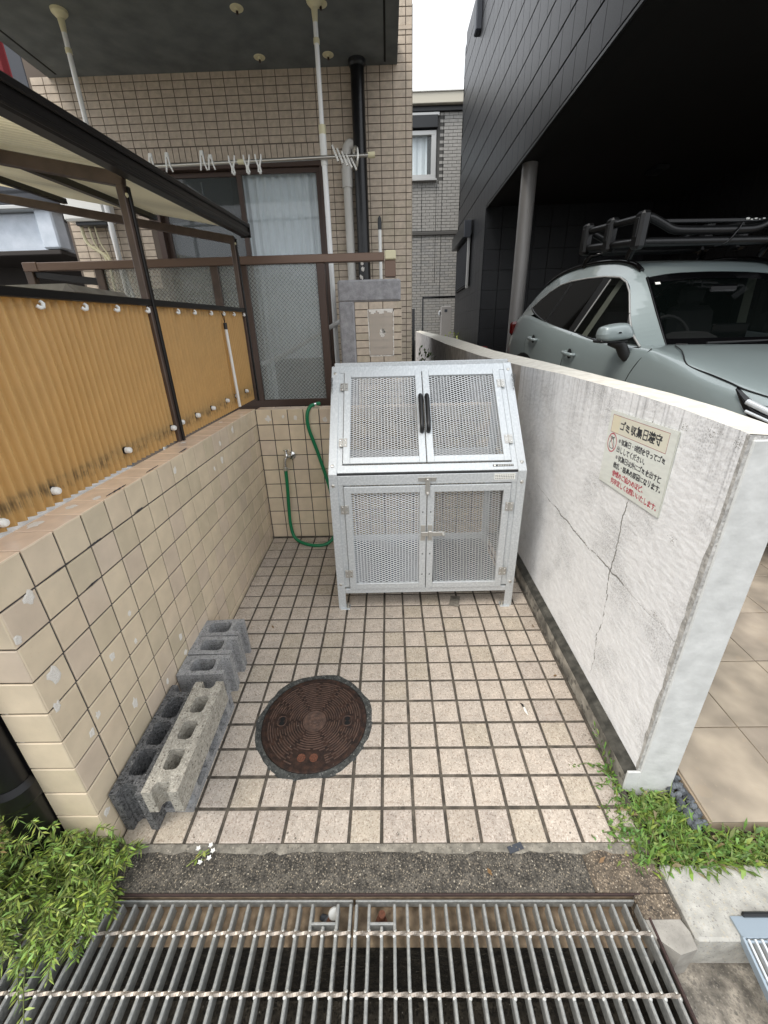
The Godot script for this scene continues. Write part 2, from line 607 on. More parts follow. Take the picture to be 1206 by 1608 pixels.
	M.iron_dark = tex_mat(noise_tex(0.04, 51, Color(0.16, 0.115, 0.105), Color(0.28, 0.20, 0.18)), 5.0, 0.75)
	M.plastic_black = std(Color(0.085, 0.09, 0.095), 0.38)
	M.pipe_black = tex_mat(noise_tex(0.01, 52, Color(0.035, 0.035, 0.04), Color(0.085, 0.085, 0.09)), 2.0, 0.3)
	M.pipe_pale = std(Color(0.80, 0.79, 0.76), 0.4)
	M.plastic_white = std(Color(0.92, 0.92, 0.90), 0.35)
	M.plastic_cream = std(Color(0.86, 0.83, 0.69), 0.45)
	M.pole = std(Color(0.95, 0.95, 0.94), 0.22)
	M.bronze = tex_mat(noise_tex(0.01, 53, Color(0.30, 0.25, 0.22), Color(0.38, 0.32, 0.285)), 2.0, 0.42, Color.WHITE, 0.25)
	M.bronze_dark = std(Color(0.115, 0.105, 0.10), 0.36, 0.3)
	M.bronze_light = std(Color(0.46, 0.375, 0.32), 0.42, 0.3)
	M.hose = std(Color(0.05, 0.47, 0.30), 0.32)
	# translucent sheets
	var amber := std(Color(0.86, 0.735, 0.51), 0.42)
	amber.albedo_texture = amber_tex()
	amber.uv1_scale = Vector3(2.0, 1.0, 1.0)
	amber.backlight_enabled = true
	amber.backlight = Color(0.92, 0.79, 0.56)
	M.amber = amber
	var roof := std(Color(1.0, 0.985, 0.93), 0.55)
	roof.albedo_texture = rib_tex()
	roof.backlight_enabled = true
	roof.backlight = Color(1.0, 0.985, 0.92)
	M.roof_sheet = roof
	# glass
	M.glass = std(Color(0.9, 0.95, 0.95, 0.08), 0.03)
	M.glass.transparency = BaseMaterial3D.TRANSPARENCY_ALPHA
	var obs := std(Color(0.80, 0.82, 0.80, 0.46), 0.28)
	obs.transparency = BaseMaterial3D.TRANSPARENCY_ALPHA
	obs.albedo_texture = wire_tex()
	obs.uv1_triplanar = true
	obs.uv1_world_triplanar = true
	obs.uv1_scale = Vector3.ONE * 9.0
	relief(obs, bump_tex(0.11, 55, FastNoiseLite.TYPE_CELLULAR, 1), 0.12)
	M.obscured = obs
	M.curtain = std(Color(0.93, 0.97, 0.985), 0.9)
	M.curtain.backlight_enabled = true
	M.curtain.backlight = Color(0.6, 0.65, 0.67)
	M.room = std(Color(0.28, 0.29, 0.30), 0.9)
	M.window_frame = std(Color(0.29, 0.225, 0.19), 0.4, 0.2)
	M.alu = std(Color(0.75, 0.75, 0.74), 0.35, 0.5)
	# dark house
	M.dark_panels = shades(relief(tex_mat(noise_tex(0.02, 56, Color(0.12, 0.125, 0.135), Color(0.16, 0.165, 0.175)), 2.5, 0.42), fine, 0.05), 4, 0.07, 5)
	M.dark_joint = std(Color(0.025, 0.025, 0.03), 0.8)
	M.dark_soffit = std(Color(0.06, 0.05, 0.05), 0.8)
	M.dark_trim = std(Color(0.20, 0.205, 0.21), 0.35, 0.4)
	M.column = std(Color(0.62, 0.61, 0.60), 0.4, 0.1)
	M.brick_tiles = shades(tex_mat(noise_tex(0.02, 57, Color(0.60, 0.595, 0.575), Color(0.70, 0.69, 0.67)), 1.0, 0.75), 4, 0.06, 6)
	M.brick_joint = std(Color(0.36, 0.355, 0.345), 0.9)
	M.cream_render = std(Color(0.80, 0.78, 0.72), 0.8)
	M.blue_render = relief(tex_mat(noise_tex(0.012, 58, Color(0.78, 0.82, 0.86), Color(0.87, 0.90, 0.94)), 0.8, 0.9), fine, 0.2)
	M.brown_dark = std(Color(0.235, 0.215, 0.20), 0.8)
	M.slate = std(Color(0.235, 0.25, 0.28), 0.5)
	M.red_cloth = std(Color(0.42, 0.03, 0.07), 0.8)
	# parking tile
	var t_pt := grain_tex(512, 59, Color(0.60, 0.555, 0.49), 0.20, 0.006, [[60, Color(0.64, 0.57, 0.48), 14.0, 0.25], [600, Color(0.66, 0.59, 0.50), 2.0, 0.4]])
	M.parking_tiles = shades(relief(tex_mat(t_pt, 1.1, 0.6), fine, 0.03), 3, 0.03, 7)
	M.parking_joint = std(Color(0.62, 0.56, 0.48), 0.95)
	M.stones = shades(relief(tex_mat(noise_tex(0.04, 60, Color(0.30, 0.32, 0.34), Color(0.48, 0.50, 0.52)), 8.0, 0.8), fine, 0.1), 4, 0.25, 8)
	# car
	M.paint = std(Color(0.535, 0.58, 0.58), 0.36, 0.15)
	M.paint.clearcoat_enabled = true
	M.paint.clearcoat = 1.0
	M.paint.clearcoat_roughness = 0.04
	M.trim_black = std(Color(0.055, 0.057, 0.06), 0.5)
	M.gloss_black = std(Color(0.03, 0.03, 0.035), 0.12)
	M.rack_black = std(Color(0.065, 0.068, 0.072), 0.36)
	M.tyre = std(Color(0.05, 0.05, 0.05), 0.9)
	M.rim = std(Color(0.36, 0.37, 0.38), 0.35, 0.7)
	M.car_glass = std(Color(0.05, 0.07, 0.065, 0.35), 0.02)
	M.car_glass.transparency = BaseMaterial3D.TRANSPARENCY_ALPHA
	M.privacy = std(Color(0.018, 0.02, 0.02), 0.04)
	M.cabin = std(Color(0.075, 0.08, 0.08), 0.8)
	M.trim_pale = std(Color(0.50, 0.52, 0.47), 0.8)
	M.lamp_clear = std(Color(0.85, 0.87, 0.88), 0.08, 0.3)
	M.lamp_red = std(Color(0.35, 0.03, 0.03), 0.15)
	M.paper = std(Color(0.92, 0.92, 0.89), 0.6)
	# plants
	M.leaf = std(Color.WHITE, 0.55)
	M.leaf.vertex_color_use_as_albedo = true
	M.leaf.backlight_enabled = true
	M.leaf.backlight = Color(0.45, 0.5, 0.2)


func amber_tex() -> ImageTexture:     # faintly woven sheet, grimy at both edges; rail's shade also painted into the foot (first rows)
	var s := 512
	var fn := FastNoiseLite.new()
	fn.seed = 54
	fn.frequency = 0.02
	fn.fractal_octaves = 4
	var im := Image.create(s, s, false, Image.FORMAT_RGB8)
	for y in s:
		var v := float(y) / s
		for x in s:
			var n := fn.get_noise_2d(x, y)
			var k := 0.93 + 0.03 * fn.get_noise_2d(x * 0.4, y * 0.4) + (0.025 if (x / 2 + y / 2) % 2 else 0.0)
			var grime_shade := 0.0
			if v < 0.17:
				grime_shade = clampf((0.05 - absf(v - 0.09)) * 20.0, 0.0, 1.0) * clampf(0.30 + 1.6 * n + 0.35 * sin(x * TAU / 8.14), 0.0, 1.0)
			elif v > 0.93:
				grime_shade = clampf((v - 0.93) * 8.0, 0.0, 1.0) * clampf(0.4 + 1.4 * n, 0.0, 1.0)
			k *= 1.0 - 0.35 * grime_shade
			im.set_pixel(x, y, Color(k, k * (0.985 + 0.02 * grime_shade), k * (0.97 + 0.08 * grime_shade)))
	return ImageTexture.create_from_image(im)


func rib_tex() -> ImageTexture:      # rib shading painted as darker lines in the roof sheet's valleys
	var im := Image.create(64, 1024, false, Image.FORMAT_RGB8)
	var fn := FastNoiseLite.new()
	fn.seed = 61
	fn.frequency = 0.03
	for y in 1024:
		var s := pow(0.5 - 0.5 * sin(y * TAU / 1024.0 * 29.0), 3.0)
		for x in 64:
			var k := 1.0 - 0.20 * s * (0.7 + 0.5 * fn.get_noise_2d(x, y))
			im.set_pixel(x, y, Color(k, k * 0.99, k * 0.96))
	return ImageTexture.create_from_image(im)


func wire_tex() -> ImageTexture:      # the fine diamond wire cast into the panes
	var s := 256
	var im := Image.create(s, s, false, Image.FORMAT_RGBA8)
	for y in s:
		for x in s:
			var a := posmod(x + y, 64)
			var b := posmod(x - y, 64)
			var d: int = mini(mini(a, 64 - a), mini(b, 64 - b))
			var k := 1.0
			if d < 8:
				k = 0.74
			elif d < 13:
				k = 1.12
			im.set_pixel(x, y, Color(minf(k * 0.88, 1), minf(k * 0.88, 1), minf(k * 0.88, 1), 1.0))
	return ImageTexture.create_from_image(im)


# ---------------------------------------------------------------- setting

func slab(called: String, mat: Material, x0: float, x1: float, z0: float, z1: float, top: float, thick: float, label: String, cat: String, bev := 0.0) -> MeshInstance3D:
	var m := MB.new()
	m.box(Vector3((x0 + x1) * 0.5, top - thick * 0.5, (z0 + z1) * 0.5), Vector3(absf(x1 - x0), thick, absf(z1 - z0)), bev)
	return solo(called, m, mat, label, cat, "", "structure")


func build_ground():
	# the street: one sheet to the horizon with the drain's opening left out
	var g := MB.new()
	var y := -0.135
	var xs := [-200.0, -1.9, 0.705, 200.0]
	var zs := [-200.0, 0.12, 0.66, 200.0]
	for i in 3:
		for j in 3:
			if i == 1 and j == 1:
				continue
			g.quad(Vector3(xs[i], y, zs[j + 1]), Vector3(xs[i + 1], y, zs[j + 1]), Vector3(xs[i + 1], y, zs[j]), Vector3(xs[i], y, zs[j]))
	solo("ground", g, M.asphalt, "grey street ground reaching past all the houses", "ground", "", "structure")
	var r := MB.new()
	r.quad(Vector3(0.705, -0.126, 1.2), Vector3(4.5, -0.126, 1.2), Vector3(4.5, -0.126, 0.18), Vector3(0.705, -0.126, 0.18))
	solo("gutter", r, M.road, "stained pale concrete gutter below the granite kerb", "gutter", "", "structure")
	# drain channel under the gratings
	var c := MB.new()
	c.quad(Vector3(-1.9, -0.40, 0.66), Vector3(0.705, -0.40, 0.66), Vector3(0.705, -0.40, 0.12), Vector3(-1.9, -0.40, 0.12))
	c.quad(Vector3(-1.9, -0.40, 0.195), Vector3(0.705, -0.40, 0.195), Vector3(0.705, -0.075, 0.195), Vector3(-1.9, -0.075, 0.195))
	c.quad(Vector3(0.705, -0.40, 0.66), Vector3(-1.9, -0.40, 0.66), Vector3(-1.9, -0.03, 0.66), Vector3(0.705, -0.03, 0.66))
	c.quad(Vector3(-1.9, -0.40, 0.66), Vector3(-1.9, -0.40, 0.12), Vector3(-1.9, -0.03, 0.12), Vector3(-1.9, -0.03, 0.66))
	c.quad(Vector3(0.705, -0.40, 0.12), Vector3(0.705, -0.40, 0.66), Vector3(0.705, -0.03, 0.66), Vector3(0.705, -0.03, 0.12))
	solo("drain_channel", c, M.drain_bed, "dark muddy drain channel below the steel gratings", "drain", "", "structure")
	var l := MB.new()
	l.quad(Vector3(-1.9, -0.075, 0.195), Vector3(0.705, -0.075, 0.195), Vector3(0.705, -0.075, 0.112), Vector3(-1.9, -0.075, 0.112))
	l.quad(Vector3(-1.9, -0.075, 0.113), Vector3(0.705, -0.075, 0.113), Vector3(0.705, -0.012, 0.113), Vector3(-1.9, -0.012, 0.113))
	solo("drain_ledge", l, M.ledge, "brown concrete ledge just under the grating's rear edge", "ledge", "", "structure")
	# broken kerb apron in front of the tiles
	apron(-0.80, 0.585, M.pebble, "dark exposed-pebble concrete strip between tiles and gratings")
	apron(0.585, 0.782, M.pebble_light, "pale brown exposed-pebble concrete beside the granite kerb")
	var mo := MB.new()
	var prev := 0.018
	for i in 60:
		var x0 := -0.80 + i * 0.0263
		var nxt := 0.019 + rng.randf_range(-0.005, 0.007)
		mo.quad(Vector3(x0, 0.0015, prev), Vector3(x0 + 0.0263, 0.0015, nxt), Vector3(x0 + 0.0263, 0.0035, -0.002), Vector3(x0, 0.0035, -0.002))
		mo.quad(Vector3(x0, -0.01, prev + 0.001), Vector3(x0 + 0.0263, -0.01, nxt + 0.001), Vector3(x0 + 0.0263, 0.0015, nxt), Vector3(x0, 0.0015, prev))
		prev = nxt
	solo("mortar_strip", mo, M.mortar, "crumbling grey mortar line along the front of the floor tiles", "mortar", "", "structure")
	# right hand kerb
	var k := MB.new()
	k.box(Vector3(1.50, -0.062, 0.128), Vector3(1.42, 0.124, 0.160), 0.006)
	solo("granite_kerb", k, M.granite, "speckled white granite kerb stone beside the weeds", "kerb", "", "structure")
	var bk := MB.new()
	var poly := PackedVector2Array([Vector2(0.687, -0.167), Vector2(0.692, -0.200), Vector2(0.735, -0.232), Vector2(0.782, -0.222), Vector2(0.785, -0.190), Vector2(0.776, -0.166)])
	bk.prism(poly, 0.135, Transform3D(Basis(Vector3.RIGHT, Vector3(0, 0, -1), Vector3.UP), Vector3(0, -0.006, 0)))
	solo("broken_kerb_stone", bk, M.kerb_side, "cracked pale kerb chunk at the grating's corner", "kerb stone", "", "structure")
	var s := MB.new()
	s.quad(Vector3(0.70, -0.030, 0.055), Vector3(2.3, -0.030, 0.055), Vector3(2.3, -0.010, -0.30), Vector3(0.70, -0.010, -0.30))
	solo("soil", s, M.soil, "dark soil under the weeds beside the white wall", "soil", "", "structure")
	var s2 := MB.new()
	s2.quad(Vector3(-4.0, -0.045, 0.115), Vector3(-0.79, -0.045, 0.115), Vector3(-0.79, -0.01, 0.0), Vector3(-4.0, -0.01, 0.0))
	s2.quad(Vector3(-4.0, -0.05, 0.118), Vector3(-0.90, -0.05, 0.118), Vector3(-0.90, -0.01, -0.6), Vector3(-4.0, -0.01, -0.6))
	solo("soil", s2, M.soil, "dark soil under the feathery bush beside the downpipe", "soil", "", "structure")
	# the yard behind the fence and the alley between the houses
	var yd := MB.new()
	yd.quad(Vector3(-9.0, 0.0, -0.12), Vector3(-0.93, 0.0, -0.12), Vector3(-0.93, fl(-3.5), -3.5), Vector3(-9.0, fl(-3.5), -3.5))
	yd.quad(Vector3(-0.93, fl(-1.95), -1.95), Vector3(0.83, fl(-1.95), -1.95), Vector3(0.83, fl(-14.0), -14.0), Vector3(-0.93, fl(-14.0), -14.0))
	solo("yard", yd, M.concrete, "bare concrete yard and alley behind the low tiled wall", "yard", "", "structure")


func apron(x0: float, x1: float, mat: Material, label: String):
	var m := MB.new()
	m.box(Vector3((x0 + x1) * 0.5, -0.05, 0.0585), Vector3(x1 - x0, 0.10, 0.107), 0.004)
	if x1 > 0.7:
		m.box(Vector3(0.733, -0.052, 0.139), Vector3(0.096, 0.10, 0.054), 0.004)
	solo("apron", m, mat, label, "pavement", "", "structure")


func build_paved_floor():
	var o := thing("paved_floor", Vector3.ZERO, "speckled beige square tiles with dark joints on the refuse corner floor", "floor", "", "structure")
	var b := MB.new()
	b.quad(Vector3(-0.80, -0.0005, 0.0), Vector3(0.80, -0.0005, 0.0), Vector3(0.80, fl(-1.88) - 0.0005, -1.88), Vector3(-0.80, fl(-1.88) - 0.0005, -1.88))
	b.quad(Vector3(-0.80, -0.03, 0.0), Vector3(0.80, -0.03, 0.0), Vector3(0.80, -0.0005, 0.0), Vector3(-0.80, -0.0005, 0.0))
	pmb("grout", b, o, M.grout)
	var full := tile_mesh(0.0895, 0.0895, 0.0042, 0.0022)
	var cut := tile_mesh(0.070, 0.0895, 0.0042, 0.0022)
	var rows := []
	var face := Basis(Vector3.RIGHT, -PI / 2.0 + atan(SLOPE))
	for j in 19:
		for i in 16:
			var x := -0.75 + i * 0.1
			var z := -0.05 - j * 0.1
			if i == 15:
				x = 0.739
			var gone := Vector2(x + 0.268, z + 0.41)
			if gone.length() < 0.275:      # cut round the manhole
				var sq := PackedVector2Array([Vector2(-0.0437, -0.0437), Vector2(0.0437, -0.0437), Vector2(0.0437, 0.0437), Vector2(-0.0437, 0.0437)])
				var rim := PackedVector2Array()
				for q in 48:
					var a := TAU * q / 48.0
					rim.append(Vector2(cos(a), sin(a)) * 0.219 + Vector2(-gone.x, gone.y))
				for piece in Geometry2D.clip_polygons(sq, rim):
					if Geometry2D.is_polygon_clockwise(piece):
						piece.reverse()
					var pm := MB.new()
					pm.prism(piece, 0.0042, Transform3D(Basis.IDENTITY, Vector3(0, 0, 0.0042)))
					rows.append([pm.mesh(), Transform3D(face, Vector3(x, fl(z) - 0.0004, z)), M.floor_tiles[rng.randi_range(3, 7)]])
				continue
			var jit := Basis(Vector3.UP, rng.randf_range(-0.008, 0.008))
			var tilt := Basis(Vector3.RIGHT, rng.randf_range(-0.004, 0.004))
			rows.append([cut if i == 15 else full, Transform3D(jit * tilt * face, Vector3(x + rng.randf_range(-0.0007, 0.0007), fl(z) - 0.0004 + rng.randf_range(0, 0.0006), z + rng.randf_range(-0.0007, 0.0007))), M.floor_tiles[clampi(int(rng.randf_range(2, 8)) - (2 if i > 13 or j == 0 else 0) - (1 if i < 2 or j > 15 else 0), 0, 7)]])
	lay("tile", rows, o)


func chip_mesh(r: float) -> ArrayMesh:     # a shallow ragged scar where a fixing was knocked out of the glaze
	var m := MB.new()
	var rim := []
	var k := 13
	for i in k:
		var a := TAU * i / k
		rim.append(Vector3(cos(a), sin(a) * rng.randf_range(1.0, 1.5), 0) * r * rng.randf_range(0.6, 1.15))
	for i in k:
		var p: Vector3 = rim[i]
		var q: Vector3 = rim[(i + 1) % k]
		m.tri(Vector3(0, 0, 0.0005), p * 0.7 + Vector3(0, 0, 0.0012), q * 0.7 + Vector3(0, 0, 0.0012))
		m.quad(p, q, q * 0.7 + Vector3(0, 0, 0.0012), p * 0.7 + Vector3(0, 0, 0.0012))
	return m.mesh()


func build_low_walls():
	# left wall: inner face x = -0.802, top rises gently to the rear
	var rise := 0.0171
	var o := thing("tiled_low_wall", Vector3(-0.802, -0.03, 0.011), "low wall of glossy beige square tiles under the amber corrugated fence", "wall")
	var tilt := Basis(Vector3.RIGHT, atan(rise))
	var core := MB.new()
	core.box(Vector3(-0.064, 0.4955, -0.958), Vector3(0.120, 0.991, 1.876), 0.0, tilt)
	pmb("wall_core", core, o, M.wall_grout)
	var rows := []
	var t := tile_mesh(0.0947, 0.0947, 0.0045, 0.0022)
	var top := 0.9985
	var side := Basis(Vector3.UP, PI / 2.0)
	for j in 19:
		for i in 10:
			var z := -0.1 * j - 0.05
			var y := top - 0.05 - 0.1 * i - rise * z
			rows.append([t, Transform3D(tilt * side, Vector3(-0.0045 + rng.randf_range(-0.0003, 0.0003), y, z)), M.wall_tiles[rng.randi() % 6]])
	var tf := tile_mesh(0.119, 0.0947, 0.0045, 0.0022)
	for i in 10:
		rows.append([tf, Transform3D(Basis.IDENTITY, Vector3(-0.061, top - 0.05 - 0.1 * i, -0.0035)), M.wall_tiles[rng.randi() % 6]])
	lay("tile", rows, o)
	var caps := []
	var tt := tile_mesh(0.0965, 0.104, 0.0045, 0.0022)
	for j in 19:
		var z := -0.1 * j - 0.05
		caps.append([tt, Transform3D(tilt * Basis(Vector3.RIGHT, -PI / 2.0) * Basis(Vector3.BACK, PI / 2.0), Vector3(-0.054, top - 0.006 - rise * z, z)), M.cap_tiles[rng.randi() % 3]])
	lay("cap_tile", caps, o)
	for p in [[0.859, -0.064, 0.014], [0.643, -0.041, 0.015], [0.601, -0.342, 0.007], [0.788, 0.0, 0.008], [0.565, -0.016, 0.009], [0.535, -0.223, 0.009], [0.319, -0.242, 0.012], [0.426, -0.108, 0.008], [0.401, -0.069, 0.009], [0.142, -0.016, 0.009], [0.321, -0.558, 0.009], [0.239, -0.562, 0.009], [0.232, -0.414, 0.008], [0.937, -0.803, 0.010], [0.928, -1.265, 0.009], [0.849, -1.252, 0.012], [0.958, -1.456, 0.012], [0.50, -0.33, 0.006], [0.835, -1.15, 0.008]]:
		var s: Vector3 = Vector3(0.0005, p[0] + 0.03, p[1] - 0.011)
		part("chip", chip_mesh(p[2] * 1.35), o, M.chip, Transform3D(side, s))
	for p in [[-0.076, -0.352, 0.012], [-0.045, -0.42, 0.010], [-0.09, -0.24, 0.014], [-0.085, -1.07, 0.009], [-0.08, -1.5, 0.008]]:
		part("chip", chip_mesh(p[2] * 1.35), o, M.chip, Transform3D(Basis(Vector3.RIGHT, -PI / 2.0), Vector3(p[0] + 0.01, top - 0.0008 - rise * p[1], p[1])))
	for p in [[0.8745, -0.13, 0.07], [0.876, -0.27, 0.06], [0.978, -0.40, 0.10], [0.978, -0.62, 0.08], [0.776, -0.22, 0.05], [0.979, -0.86, 0.07], [0.878, -0.50, 0.05]]:
		var sm := MB.new()
		var hw := 0.0015
		for q in 12:
			var n2 := rng.randf_range(0.0012, 0.0042) * sin(PI * (q + 1.0) / 13.0) + 0.0006
			var za: float = p[1] - p[2] * q / 12.0 - 0.011
			var zb: float = p[1] - p[2] * (q + 1) / 12.0 - 0.011
			var ya: float = p[0] + 0.03 - rise * (za + 0.15)
			sm.quad(Vector3(0.0012, ya - hw, za), Vector3(0.0012, ya - n2, zb), Vector3(0.0012, ya + n2 * 0.6, zb), Vector3(0.0012, ya + hw * 0.6, za))
			hw = n2
		pmb("sealant_smear", sm, o, M.wall_grout)
	# wall at the rear
	var b := thing("tiled_rear_wall", Vector3(0.0, 0.0, -1.8705), "low beige tiled wall behind the wire bin with the tap on it", "wall")
	var bc := MB.new()
	bc.box(Vector3(-0.005, 0.495, -0.0585), Vector3(1.60, 0.99, 0.108))
	pmb("wall_core", bc, b, M.wall_grout)
	var br := []
	for j in 16:
		for i in 10:
			br.append([t, Transform3D(Basis.IDENTITY, Vector3(-0.749 + 0.1 * j, 0.999 - 0.05 - 0.1 * i, -0.0045)), M.wall_tiles[rng.randi() % 6]])
	lay("tile", br, b)
	var bt := []
	for j in 16:
		bt.append([tt, Transform3D(Basis(Vector3.RIGHT, -PI / 2.0), Vector3(-0.749 + 0.1 * j, 0.9915, -0.055)), M.cap_tiles[rng.randi() % 3]])
	lay("cap_tile", bt, b)
	for p in [[-0.725, 0.937, 0.014], [-0.628, 0.950, 0.008], [-0.55, 0.940, 0.009], [-0.365, 0.925, 0.012]]:
		part("chip", chip_mesh(p[2] * 1.35), b, M.chip, Transform3D(Basis.IDENTITY, Vector3(p[0], p[1], 0.0005)))
	bx("skirting", b, M.grout, Vector3(-0.005, 0.045, 0.006), Vector3(1.6, 0.11, 0.012), 0.002)


func white_wall_tex() -> ImageTexture:     # 2.4 m along the wall by 1.28 m high: flaking white paint with mould, runs and cracks
	var w := 1536
	var h := 820
	var fa := FastNoiseLite.new()
	fa.seed = 71
	fa.frequency = 0.006
	fa.fractal_octaves = 5
	var a := fa.get_image(w, h).get_data()
	fa.seed = 72
	fa.frequency = 0.20
	fa.fractal_octaves = 3
	var b := fa.get_image(w, h).get_data()
	fa.seed = 73
	fa.frequency = 0.03
	var c := fa.get_image(w, h).get_data()
	fa.noise_type = FastNoiseLite.TYPE_SIMPLEX
	fa.seed = 74
	fa.frequency = 0.035
	var runs := PackedFloat32Array()
	for x in w:
		runs.append(fa.get_noise_2d(x, 3.0) * 0.5 + 0.5 + 0.35 * fa.get_noise_2d(x * 3.1, 50.0))
	var data := PackedByteArray()
	data.resize(w * h * 3)
	for y in h:
		var down := float(y) / h              # 0 at the top edge
		for x in w:
			var i := y * w + x
			var n1 := a[i] / 255.0
			var n2 := b[i] / 255.0
			var n3 := c[i] / 255.0
			var v := 0.965 + 0.05 * (n3 - 0.5)
			# grey speckle where the paint has weathered, stronger towards the street end
			var u := float(x) / w
			var patch := clampf((n1 - 0.52) * 2.6 + (u - 0.60) * 0.6, 0.0, 1.0)
			v -= patch * (0.03 + 0.30 * clampf(n2 - 0.35, 0.0, 1.0))
			v -= clampf(n2 - 0.5, 0.0, 1.0) * 0.14
			# runs under the coping
			var reach := 0.05 + 0.22 * runs[x]
			if down < reach:
				v -= clampf((runs[x] - 0.52) * 1.3, 0.0, 1.0) * (1.0 - down / reach) * (0.16 + 0.25 * n3)
			# mould rising from the foot
			var foot := 0.035 + 0.05 * n1
			if down > 1.0 - foot:
				v -= (down - 1.0 + foot) / foot * (0.45 + 0.7 * n3)
			v = clampf(v, 0.12, 0.985)
			data[i * 3] = int(255.0 * v)
			data[i * 3 + 1] = int(255.0 * minf(v * 1.005, 1.0))
			data[i * 3 + 2] = int(255.0 * minf(v * 1.01, 1.0))
	var im := Image.create_from_data(w, h, false, Image.FORMAT_RGB8, data)
	var r := RandomNumberGenerator.new()
	r.seed = 75
	# cracks: from z (metres behind the street end) and height
	for path in [[[0.36, 0.90], [0.373, 0.80], [0.366, 0.70], [0.378, 0.61], [0.36, 0.52], [0.352, 0.42], [0.366, 0.32], [0.349, 0.24], [0.353, 0.15]], [[1.16, 0.66], [1.02, 0.645], [0.85, 0.632], [0.66, 0.618], [0.53, 0.612], [0.378, 0.61], [0.30, 0.612], [0.20, 0.604], [0.10, 0.612], [0.02, 0.602], [0.0, 0.61]], [[0.335, 1.18], [0.34, 1.12], [0.337, 1.05]], [[0.22, 1.18], [0.225, 1.14]]]:
		var thick := 1.0
		for k in path.size() - 1:
			var p := Vector2(w * (1.0 - path[k][0] / 2.4), h * (1.0 - (path[k][1] + 0.05) / 1.28))
			var q := Vector2(w * (1.0 - path[k + 1][0] / 2.4), h * (1.0 - (path[k + 1][1] + 0.05) / 1.28))
			var steps := int(p.distance_to(q))
			var off := 0.0
			for s in steps:
				var z := p.lerp(q, float(s) / steps)
				off = clampf(off + r.randf_range(-0.8, 0.8), -3.5, 3.5)
				thick = clampf(thick + r.randf_range(-0.4, 0.38), 0.3, 2.6)
				var dirv := (q - p).normalized().orthogonal()
				var at := z + dirv * off
				var rr := int(ceil(thick))
				for dy in range(-rr, rr + 1):
					for dx in range(-rr, rr + 1):
						if Vector2(dx, dy).length() <= thick * 0.75:
							var px := clampi(int(at.x) + dx, 0, w - 1)
							var py := clampi(int(at.y) + dy, 0, h - 1)
							im.set_pixel(px, py, im.get_pixel(px, py).lerp(Color(0.38, 0.37, 0.35), 0.5))
	for s in [[0.10, 1.165, 14], [0.02, 1.16, 10], [0.13, 0.86, 9], [0.115, 0.62, 8], [0.2, 1.16, 8]]:
		for q in 26:
			var px := clampi(int(w * (1.0 - s[0] / 2.4) + r.randfn(0, s[2] * 0.5)), 0, w - 1)
			var py := clampi(int(h * (1.0 - (s[1] + 0.05) / 1.28) + r.randfn(0, s[2] * 0.4)), 0, h - 1)
			im.set_pixel(px, py, im.get_pixel(px, py).lerp(Color(0.30, 0.28, 0.24), 0.8))
	return ImageTexture.create_from_image(im)


